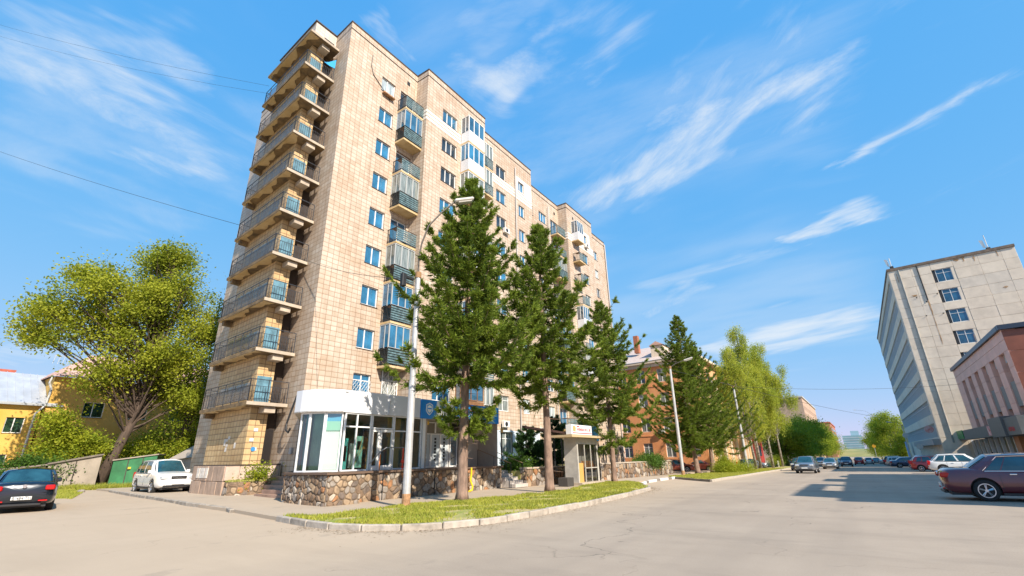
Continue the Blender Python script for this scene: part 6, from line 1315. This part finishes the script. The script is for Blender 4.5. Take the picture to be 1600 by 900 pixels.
m = MB(); e2 = Vector((OX, OY, 0)); a = e2+Vector((.7, -.6, eave+.36)); b = e2+d*34+Vector((0, -.6, eave+.36)); 
m.add([a, b, b+Vector((0, 8, 3.6)), a+Vector((-7.5, 8, 3.6)), (OX+.7, fy1, eave+.36), (OX-6.8, fy1-7, eave+3.96)], [(0, 3, 2, 1), (0, 4, 5, 3)]); rf = m.build('roof', P('roof_dusty', (.50, .42, .38), .7, var=.1), og)
for u in (5.5, 18): q = e2+d*u+Vector((0, 1.2, eave+.4)); m = MB(); m.box(q.x-.9, q.x+.9, q.y, q.y+3.0, q.z+.1, q.z+2.4); m.build('dormer', CREAM, rf); MB().add([(q.x-1.1, q.y-.2, q.z+2.4), (q.x+1.1, q.y-.2, q.z+2.4), (q.x+1.1, q.y+3.4, q.z+2.4), (q.x-1.1, q.y+3.4, q.z+2.4), (q.x, q.y-.2, q.z+3.0), (q.x, q.y+3.4, q.z+3.0)], [(0, 1, 4), (1, 2, 5, 4), (2, 3, 5), (3, 0, 4, 5)]).build('dormer_roof', RPINK, rf)
MB().box(OX-9.6, OX-8.9, OY+3.5, OY+4.3, eave+2.5, eave+5.2).build('chimney', P('brick_red', (.35, .13, .07), .8), rf)
b_ = offs(og); ac(og, 0, 0, 0) if False else None
q = e2+d*5.8; mm = MB().rbox(q.x-.45, q.x+.45, q.y-.4, q.y-.02, 4.35, 4.95, .03).build('air_conditioner', ACW, og); MB().disc((q.x-.15, q.y-.41, 4.65), (0, 1, 0), 0, .2, .02, 14).build('fan_grille', DARK, mm)
rd2 = thing('red_house', 'dark red narrow house end glimpsed past the orange front', 'building', (-16, 99, -.9)); 
m = MB(); m.box(-26, -15.2, 98.0, 104, -1.6, 9); m.build('wall', P('deep_red', (.34, .035, .03), .8), rd2); MB().box(-26.2, -15, 97.8, 104.2, 9.002, 9.5).build('roof', RRED, rd2)
for k in range(2): MB().box(-15.19, -15.1, 99.5, 101, 1.2+3.3*k, 3+3.3*k).build('window', GL, rd2)
# ================================================================== OFFICE BLOCK
OFB = [P('office_panel_a', (.68, .59, .475), .85, bump=.25, bscale=3, var=.10, vscale=.8), P('office_panel_b', (.71, .62, .50), .85, bump=.25, bscale=3, var=.08, vscale=.8), P('office_panel_c', (.64, .57, .475), .85, bump=.25, bscale=3, var=.10, vscale=.8)]
of = thing('office_block', 'nine-storey pale concrete office block with ribbon windows and rust-streaked end wall', 'building', (10, 96.8, -.7))
ox, oy, oH = 10.0, 96.8, 30.35; de = Vector((1, -SK, 0)).normalized(); EL = 15.2
fr = 3.35; SZ = [5.5+fr*k for k in range(8)]
core = MB(); core.prism([(ox+.28, oy+.28), (ox+EL-.02, oy-EL*SK+.28), (ox+EL, oy+62), (ox+.28, oy+62)], -1, oH-.1); core.build('core', P('office_joint', (.55, .48, .39), .9), of)
TE = lambda x, y, z: (ox+de.x*x-SK*y*0, oy+de.y*x+y, z)
# end-wall panels with real joints
rows = 18; ph = (oH-.3)/rows; cols = [0, 2.9, 5.35, 8.05, 11.0, 13.6, EL]
endw = [(5.75, 7.65, 28.95-fr*k-2.15, 28.95-fr*k-.20) for k in range(8)]
for r_ in range(rows):
    for c in range(6):
        xa, xb = cols[c]+.012, cols[c+1]-.012; za, zb2 = r_*ph+.012, (r_+1)*ph-.012; 
        if za < 3.6 and c > 0: mat = OFB[2]
        mat = random.choice(OFB[:2]+OFB) ; j = random.uniform(0, .02)
        if c == 2: continue
        MB().rbox(xa, xb, -.02-j, .28, za, zb2, .015, TE).build('wall_panel', mat, of)
zlist = [0]+sorted([z for w_ in endw for z in (w_[2]-.08, w_[3]+.08)])+[oH-.3]
for a, b in zip(zlist[::2], zlist[1::2]):
    n = max(1, round((b-a)/1.66))
    for q in range(n): MB().rbox(cols[2]+.02, cols[3]-.02, -.02-random.uniform(0, .02), .28, a+(b-a)*q/n+.012, a+(b-a)*(q+1)/n-.012, .015, TE).build('wall_panel', random.choice(OFB), of)
for (a, b, c, e) in endw:
    MB().box(cols[2]+.02, a, .1, .28, c-.08, e+.08, TE).build('window_surround', DARK, of); MB().box(b, cols[3]-.02, .0, .28, c-.08, e+.08, TE).build('window_surround', OFB[1], of)
    q = TE(a, .10, c-.06); f = window(of, q[0], q[1], q[2], 1.9, e-c+.12, '2t', face=(-SK, -1), pane=P('office_pane', (.02, .09, .17), .04, 0, 1, var=.6, vscale=.5))
MB().box(-.1, EL+.05, -.16, .3, oH-.3, oH+.12, TE).build('coping', P('office_coping', (.16, .12, .09), .8, var=.3, vscale=2), of)
MB().box(ox-.12, ox+.3, oy+.302, oy+62, oH-.28, oH+.12).build('coping', P('office_coping'), of)
# downpipe and rust runs
m = MB(); m.tube([TE(1.35, -.12, oH-.4), TE(1.35, -.12, 2.6)], .11, 6); m.build('downpipe', P('grey_pipe', (.30, .30, .28), .6, var=.2, vscale=2), of)
m = MB(); m.tube([TE(3.75, -.12, oH-.2), TE(3.78, -.12, oH-6.2)], .08, 6); m.build('dark_pipe', DARK, of)
RSTN = P('rust_stain', (.36, .19, .07), .9, col2=(.47, .34, .22), vscale=1.2)
rg2 = random.Random(5)
for (x, zt3, ln, wd) in ((3.78, oH-6.2, 3.0, .20), (3.8, oH-9.0, 4.4, .09), (2.4, oH-5.0, .25, .55), (9.4, oH-.35, .7, .5), (8.6, oH-.4, .4, .7), (10.6, oH-.38, 1.0, .2), (7.5, oH-12.5, 5, .07), (13.2, oH-.4, .9, .18), (12.7, oH-6, .3, .5), (1.0, oH-1, 1.5, .1)):
    n = 5; pts = [(x+rg2.uniform(-.3, .3)*wd-wd*.5*(1-i/n*.5), zt3-ln*i/n) for i in range(n+1)]+[(x+wd*.5*(1-i/n*.5)+rg2.uniform(-.3, .3)*wd, zt3-ln*i/n) for i in range(n, -1, -1)]
    MB().add([TE(px2, -.052, pz) for px2, pz in pts], [tuple(range(len(pts)))]).build('rust_stain', RSTN, of)
m = MB()
for q in range(5): x, z = rg2.uniform(2, 5), rg2.uniform(18, 26); m.add([TE(x+.0, -.05, z), TE(x+.18, -.05, z), TE(x+.18, -.2, z+.15), TE(x, -.2, z+.15)], [(0, 1, 2, 3)])
m.build('small_bracket', DARK, of)
# street side: ribbons of windows between concrete bands
PAN2 = P('ribbon_glass', (.34, .38, .40), .12, 0, .9, var=.6, vscale=.9); RBF = P('ribbon_frame', (.55, .57, .58), .5)
zs = [-1]+[v for z in SZ for v in (z-2.0, z)]+[oH-.3]
for a, b in zip(zs[::2], zs[1::2]):
    n = 10 if a > 0 else 1
    for q in range(n): ya_, yb_ = oy+.28+61.4*q/n+.02, oy+.28+61.4*(q+1)/n-.02; MB().rbox(ox-.02, ox+.3, ya_, yb_, a+.01, b-.01, .015).build('spandrel_panel', OFB[1 if q % 3 else 0], of)
MB().box(ox-.03, ox+.28, oy-.02+.0, oy+1.5, 3.2, oH-.302).build('corner_panel', OFB[2], of)
for z in SZ:
    MB().quad((ox+.22, oy+1.5, z-2), (ox+.22, oy+61.5, z-2), (ox+.22, oy+61.5, z), (ox+.22, oy+1.5, z)).build('ribbon_pane', PAN2, of)
    m = MB()
    for q in range(41): y = oy+1.5+q*1.5; m.box(ox+.06, ox+.215, y, y+.14, z-2, z)
    m.box(ox+.1, ox+.21, oy+1.5, oy+61.5, z-.62, z-.55)
    m.build('mullions', RBF, of)
m = MB()
for q in range(16): y = oy+1.2+q*2.0; m.box(ox-.05, ox+.2, y, y+.5, -1, 2.35)
m.build('ground_floor_piers', OFB[0], of); MB().box(ox-.9, ox+.2, oy+.6, oy+34, 2.36, 3.2).build('canopy', P('canopy_grey', (.34, .34, .33), .7), of); MB().box(ox+.22, ox+.27, oy+1, oy+34, -1, 2.35).build('dark_glazing', DARK, of)
def antenna(x, y, z, label, h=2.2):
    t = thing('antenna', label, 'antenna', (x, y, z), 0); MB().bar((x, y, z), (x, y, z+h), .06, 6).build('mast', RBF, t)
    MB().rbox(x-.25, x+.25, y-.2, y+.2, z+.3, z+.7, .05).build('equipment_box', DARK, t); MB().add([(x-.5, y, z+.8), (x-.2, y-.1, z+.7), (x-.35, y-.1, z+2.0), (x-.75, y, z+2.1), (x-.45, y+.15, z+.8), (x-.3, y+.1, z+1.9)], [(0, 1, 2, 3), (1, 4, 5, 2), (0, 3, 5, 4)]).build('panel', WFR, t)
antenna(ox+.8, oy+.9, oH+.1, 'white tilted panel antenna on the left roof corner of the office block'); antenna(ox+12.8, oy+.5, oH+.1, 'taller mast antenna at the right end of the office roof', 2.8)
m = MB(); m.disc((ox-.9, oy+.6, 4.6), (0, 1, 0), 0, .55, .2, 20); cs = m.build('round_sign', P('sign_disc', (.55, .50, .50), .4, col2=(.5, .12, .10), vscale=2.5)); recenter(cs, (ox-.9, oy+.6, 4.6)); tag(cs, 'round white and red emblem sign at the lower corner of the office block', 'sign')
# ================================================================== BROWN BUILDING
bw = thing('brown_building', 'pink-brown clad three-storey building with slot windows and dark shop canopy, far right', 'building', (13, 61, -.4))
PK = [P('pink_cladding', (.72, .44, .37), .55, var=.07, vscale=.8), P('pink_cladding_b', (.68, .41, .345), .55, var=.07, vscale=.8)]; BRN = [P('brown_cladding', (.24, .085, .055), .5, var=.15, vscale=.7), P('brown_cladding_b', (.235, .08, .05), .5, var=.15, vscale=.7)]
GPN = P('grey_infill', (.19, .20, .20), .6); LPN = P('light_infill', (.42, .47, .52), .5)
bx0, by0, bL, bH = 13.0, 61.1, 29.5, 12.35
MB().prism([(bx0+.9, by0+.25), (bx0+20, by0-20*SK+.25), (bx0+20, by0+bL), (bx0+.9, by0+bL)], -1, bH-.2).build('core', P('brown_recess', (.17, .07, .05), .8), bw)
CS = [62.85+4.35*k for k in range(6)]
edges = [by0]+[v for c in CS for v in (c, c+2.2)]+[by0+bL]
for a, b in zip(edges[::2], edges[1::2]):       # piers between the slots
    n = 4
    for q in range(n): z0, z1 = 4.2+(10.2-4.2)*q/n, 4.2+(10.2-4.2)*(q+1)/n; MB().rbox(bx0, bx0+.95, a, b, z0+.008, z1-.008, .012).build('pier_panel', PK[q % 2], bw)
for q in range(13):
    y0, y1 = by0+bL*q/13, by0+bL*(q+1)/13
    MB().rbox(bx0, bx0+.95, y0+.01, y1-.01, 10.21, 11.15, .012).build('parapet_panel', PK[q % 2], bw); MB().rbox(bx0, bx0+.95, y0+.01, y1-.01, 11.17, bH-.3, .012).build('parapet_panel', PK[(q+1) % 2], bw)
for c in CS:
    MB().box(bx0+.35, bx0+.5, c, c+2.2, 9.45, 10.2).build('light_infill_panel', LPN, bw); MB().box(bx0+.12, bx0+.3, c, c+2.2, 5.35, 7.6).build('grey_infill_panel', GPN, bw)
    for (z0, z1) in ((7.6, 9.45), (4.2, 5.35)):
        MB().quad((bx0+.75, c, z0), (bx0+.75, c+2.2, z0), (bx0+.75, c+2.2, z1), (bx0+.75, c, z1)).build('pane', P('dusty_pane', (.26, .28, .20), .15, 0, .8, var=.6, vscale=2.5, stretch=(1, 5, .5)), bw)
        m = MB(); [m.box(bx0+.68, bx0+.74, y, y+.1, z0, z1) for y in (c+.05, c+.7, c+1.4, c+2.05)]; m.build('window_frame', P('pale_frame', (.6, .62, .55), .5), bw)
TB = lambda x, y, z: (bx0+x, by0-x*SK+y, z)
for c in range(7):
    for r_ in range(4): MB().rbox(.0+c*2.3+.012+(.0), (c+1)*2.3-.012, -.002 if c else .0, .24, 4.2+r_*1.95+.012, 4.2+(r_+1)*1.95-.012, .012, TB).build('side_panel', BRN[(c+r_) % 2], bw)
MB().box(.005, 20, .01, .24, -1, 4.19, TB).build('side_wall', BRN[0], bw)
BLC = P('blue_black_coping', (.03, .045, .075), .4); MB().box(-.2, 20, -.25, .3, bH-.28, bH+.15, TB).build('coping', BLC, bw); MB().box(bx0-.22, bx0+.4, by0+.31, by0+bL+.2, bH-.28, bH+.15).build('coping', BLC, bw)
CN = P('canopy_dark', (.11, .12, .125), .5, var=.1)
MB().box(bx0-.9, bx0-.02, 72.0, by0+bL+8, 2.9, 4.1).build('canopy', CN, bw); MB().box(bx0-1.3, bx0-.02, 66.2, 71.98, 2.75, 4.6).build('canopy', CN, bw); MB().box(bx0-1.1, bx0-.02, by0+.05, 66.1, 2.8, 4.4).build('canopy', CN, bw)
GS_ = MB(); GS_.box(bx0-1.0, bx0-.9, 92, 97.0, 3.05, 4.15); gsn = GS_.build('green_sign', P('sign_green', (.02, .42, .10), .4, col2=(.01, .05, .02), vscale=3.0, detail=2)); recenter(gsn, (bx0-.95, 94, 3)); tag(gsn, 'bright green lit shop sign at the far end of the dark canopy', 'sign')
m = MB(); m.box(bx0-1.0, bx0-.9, 97.1, 99.3, 3.0, 4.0); rsn = m.build('red_white_sign', P('sign_redwhite', (.55, .05, .07), .5, col2=(.7, .6, .6), vscale=2.5, detail=2)); recenter(rsn, (bx0-.95, 98, 3)); tag(rsn, 'small red and white sign left of the green shop sign', 'sign')
m = MB(); m.box(bx0-.96, bx0-.90, 73.5, 75.6, 3.0, 4.0); rs2 = m.build('poster_sign', P('sign_redwhite')); recenter(rs2, (bx0-.93, 74.5, 3)); tag(rs2, 'red and white poster mid-way along the dark canopy', 'sign')
txl = thing('shop_lettering', 'small red lettering on the near end of the dark canopy', 'lettering', (bx0-1.1, 63, 3.1)); txt('АПТЕКА', bx0-1.12, 65.2, 3.15, .5, RDL, txl, rz=-math.pi/2, sx=1.1)
m = MB()
for i in range(12): y = 66+i*3.0; MB().box(bx0+.2, bx0+.5, y, y+.28, -1, 2.88).build('column', WHITEP, bw)
pass
MB().box(bx0+.55, bx0+.6, by0+1, by0+bL+8, -1, 2.9).build('dark_glazing', P('dim_shopfront', (.10, .09, .05), .2, col2=(.22, .18, .07), vscale=.4), bw)
for y in (62.0, 67.2): MB().box(bx0-.3, bx0+.2, y, y+1.9, -1, 2.74).build('brown_pier', P('brown_pier', (.40, .18, .08), .6, var=.1), bw)
# next house in the row, out of view, placed and shaped for the road shadow
nb = thing('row_house', 'plain four-storey house out of view nearer in the right-hand row, shading the road', 'building', (15.2, 28, 0))
m = MB(); XN = 15.2; ops = [(2+3.2*i, 3.4+3.2*i, 1.2+3.1*k, 2.9+3.1*k) for i in range(9) for k in range(4)]; wall_grid(m, (XN, 16.4, 0), (0, 1, 0), 32.9, -.5, 12.6, ops, (-1, 0, 0), .15)
m.quad((XN, 16.4, -.5), (XN+13, 15.4, -.5), (XN+13, 15.4, 12.6), (XN, 16.4, 12.6)); m.quad((XN, 49.3, -.5), (XN+13, 49.3, -.5), (XN+13, 49.3, 12.6), (XN, 49.3, 12.6)); m.quad((XN+13, 15.4, -.5), (XN+13, 49.3, -.5), (XN+13, 49.3, 12.6), (XN+13, 15.4, 12.6)); m.build('wall', ORS, nb)
for (a, b, c, e) in ops: window(nb, XN+.12, 16.4+b, c, b-a, e-c, '2', face=(-1, 0))
m = MB(); m.box(XN-.3, XN+13.3, 15.2, 49.6, 12.602, 12.8); m.build('roof', ROOFF, nb)
for (y0, y1, z0, z1) in ((16.4, 20.5, 12.8, 14.5), (20.5, 25.2, 14.0, 14.5), (25.2, 27, 12.8, 14.5), (31, 36, 12.8, 14.2), (40, 44, 12.8, 13.6)): MB().box(XN+.2, XN+.5, y0, y1, z0, z1).build('shadow_parapet', ORS, nb)  # unseen roof blocks with a gap, added to shape the road shadow
# ================================================================== FAR END
fb = thing('far_block', 'beige apartment block rising above the left street trees', 'building', (-20, 252, -2)); FBM = P('far_beige', (.46, .32, .24), .85, var=.08, vscale=.3)
m = MB(); wall_grid(m, (-17, 250, 0), (0, 1, 0), 80, -2, 25, [(3+6*i, 5.5+6*i, 1+3.1*k, 2.9+3.1*k) for i in range(13) for k in range(7)], (1, 0, 0), .3); m.quad((-17, 250, -2), (-45, 252, -2), (-45, 252, 25), (-17, 250, 25)); m.build('wall', FBM, fb); MB().box(-17.25, -17.22, 252, 328, -2, 25).build('window_glass', GL, fb)
MB().box(-45, -16.6, 249.6, 330, 25.0, 25.6).build('roof', P('far_roof_grey', (.45, .44, .42), .8), fb); MB().box(-27, -25, 254, 256, 25.6, 28).build('chimney', P('brick_red'), fb)
fr_ = thing('far_red_house', 'small reddish gabled building near the vanishing point', 'building', (-17, 430, -2)); MB().box(-40, -15, 430, 520, -2, 22).build('wall', P('far_red', (.40, .15, .11), .85), fr_); MB().box(-40.4, -14.6, 429.6, 520, 22.01, 22.8).build('roof', RRED, fr_)
for k in range(5): MB().box(-14.99, -14.9, 440, 510, 3+3.6*k, 4.6+3.6*k).build('window_row', GL, fr_)
ft = thing('distant_tower', 'blue-grey glass high-rise closing the end of the street', 'building', (-4, 600, -2)); FT = P('far_glass', (.22, .36, .42), .3, 0, .8, var=.15, vscale=.1)
MB().box(-13, 3.2, 600, 620, -2, 17).build('lower_block', FT, ft); MB().box(-5.5, 1.5, 606, 620, 17.01, 21.5).build('upper_block', P('far_glass_b', (.30, .45, .52), .3), ft)
for k in range(7): MB().box(-13.1, 3.3, 599.8, 599.99, 1+2.3*k, 1.3+2.3*k).build('floor_band', WHITEP, ft)
m = MB()
for i in range(14): x = -14+i*2.0; m.box(x, x+1.2, 420, 421, -2, random.uniform(-.5, 1.5))
bm = bmesh.new(); 
hv = [[bm.verts.new((-60+i*8, 450+j*30, -2.5+7.0*math.exp(-((i-7.5)/9)**2)*(j/4)**.6+random.uniform(-.4, .4))) for i in range(16)] for j in range(5)]
for j in range(4):
    for i in range(15): bm.faces.new((hv[j][i], hv[j][i+1], hv[j+1][i+1], hv[j+1][i]))
me = bpy.data.meshes.new('hill'); bm.to_mesh(me); bm.free(); me.materials.append(P('hill_green', (.16, .20, .06), .95, col2=(.28, .26, .10), vscale=.06)); o = link('hill', me); o['kind'] = 'structure'
bs = MB(); bs.box(8.9, 9.0, 148, 151, -1.2, 3.6); o = bs.build('blue_hoarding', P('bright_blue_board')); recenter(o, (9, 150, -1)); tag(o, 'bright blue hoarding at the far foot of the office block', 'board')
# traffic/sign plates on the right
def sign(x, y, z0, label, disc=True):
    t = thing('road_sign', label, 'road sign', (x, y, g(x, y)), 0, 'road signs'); MB().bar((x, y, g(x, y)), (x, y, z0+.5), .05, 6).build('pole', LMP, t); MB().disc((x, y-.08, z0), (0, 1, 0), 0, .45, .05, 18).build('sign_face', P('sign_grey_face', (.55, .55, .52), .4) if disc else P('amber_face', (.7, .35, .03), .4), t)
sign(7.6, 122, 4.4, 'round pale sign on a pole in front of the office block'); sign(3.2, 175, 3.0, 'small amber disc sign at the far right kerb', False); sign(8.2, 108, 2.2, 'thin leaning sign pole between the parked cars on the right')
fc = thing('fence', 'low white and red fence panels beyond the last birch at the left kerb', 'fence', (-12, 108, -.8))
for i in range(12): y = 104+i*2.2; MB().box(-13.2, -13.1, y, y+1.7, g(0, y)-.0, g(0, y)+1.1).build('fence_panel', [WHITEP, P('fence_red', (.5, .08, .05), .6)][i % 2], fc)
# ================================================================== PEOPLE
SKIN = P('skin', (.45, .25, .17), .6); CLO = P('dark_clothes', (.012, .012, .016), .85); HAIR = P('dark_hair', (.02, .012, .01), .8)
def person(label, x, y, z, rz, clothes, walk=.0):
    t = thing('person', label, 'person', (x, y, z), rz, None)
    J = {'pel': (0, 0, .95), 'che': (0, 0, 1.28), 'nek': (0, 0, 1.50), 'hed': (.02, 0, 1.62), 'top': (.01, 0, 1.72)}
    for s, n in ((1, 'l'), (-1, 'r')):
        w_ = walk*s; J.update({'hip'+n: (0, .10*s, .90), 'kne'+n: (.18*w_+.02, .11*s, .50), 'ank'+n: (.30*w_-.02, .11*s, .08), 'toe'+n: (.30*w_+.16, .12*s, .03), 'sho'+n: (0, .19*s, 1.43), 'elb'+n: (-.10*w_-.02, .25*s, 1.15), 'wri'+n: (-.05*w_+.10, .25*s, .92), 'han'+n: (-.04*w_+.13, .24*s, .83)})
    E_ = [('pel', 'che'), ('che', 'nek'), ('nek', 'hed'), ('hed', 'top')]
    for n in 'lr': E_ += [('pel', 'hip'+n), ('hip'+n, 'kne'+n), ('kne'+n, 'ank'+n), ('ank'+n, 'toe'+n), ('che', 'sho'+n), ('sho'+n, 'elb'+n), ('elb'+n, 'wri'+n), ('wri'+n, 'han'+n)]
    ks_ = list(J); me = bpy.data.meshes.new('p'); me.from_pydata([J[k] for k in ks_], [(ks_.index(a), ks_.index(b)) for a, b in E_], []); o = bpy.data.objects.new('p', me); sc.collection.objects.link(o)
    md = o.modifiers.new('k', 'SKIN'); rr = dict(pel=(.15, .11), che=(.16, .11), nek=(.055, .055), hed=(.09, .08), top=(.06, .055), hip=(.09, .085), kne=(.06, .055), ank=(.042, .042), toe=(.035, .03), sho=(.06, .06), elb=(.042, .042), wri=(.03, .03), han=(.035, .02))
    for i, k in enumerate(ks_): me.skin_vertices[0].data[i].radius = rr[k if k in rr else k[:3]]
    me.skin_vertices[0].data[0].use_root = True; o.modifiers.new('s', 'SUBSURF').levels = 2
    dg = bpy.context.evaluated_depsgraph_get(); m2_ = bpy.data.meshes.new_from_object(o.evaluated_get(dg)); bpy.data.objects.remove(o); m2_.materials.clear(); m2_.materials.append(clothes); m2_.materials.append(SKIN); m2_.materials.append(HAIR)
    for p in m2_.polygons: c = p.center; p.material_index = 2 if c.z > 1.66 or (c.z > 1.56 and c.x < -.01) else (1 if c.z > 1.50 or (c.z < .88 and abs(c.y) > .19 and c.z > .6) else 0); p.use_smooth = True
    m2_.name = 'body'; link('body', m2_, t); return t
person('person in dark clothes standing behind the long stone wall near the orange house', -17.2, 41.0, .93, -.3, CLO)
person('second dark-clothed person left of the first, facing away behind the wall', -17.6, 38.3, .93, 1.9, CLO)
person('pedestrian in dark clothes under the dark canopy beside the shop columns', 11.4, 73, .12+g(0, 73), 2.0, CLO, .8)
nv = [o for o in sc.objects if o.get('label', '').startswith('dark navy sedan')][0]
pp = [c for c in nv.children if c.name.startswith('number_plate') and sum(v.co.x for v in c.data.vertices) < 0][0]
c = bpy.data.curves.new('t', 'FONT'); c.body = 'В 484 ТН'; c.size = .12; c.extrude = .002; o = bpy.data.objects.new('t', c); sc.collection.objects.link(o); dg = bpy.context.evaluated_depsgraph_get(); me = bpy.data.meshes.new_from_object(o.evaluated_get(dg)); bpy.data.objects.remove(o)
me.transform(Matrix.Translation((-2.395-.055, .24, .435)) @ Matrix.Rotation(-math.pi/2, 4, 'Z') @ Matrix.Rotation(math.pi/2, 4, 'X')); me.materials.clear(); me.materials.append(DARK); link('plate_lettering', me, pp)
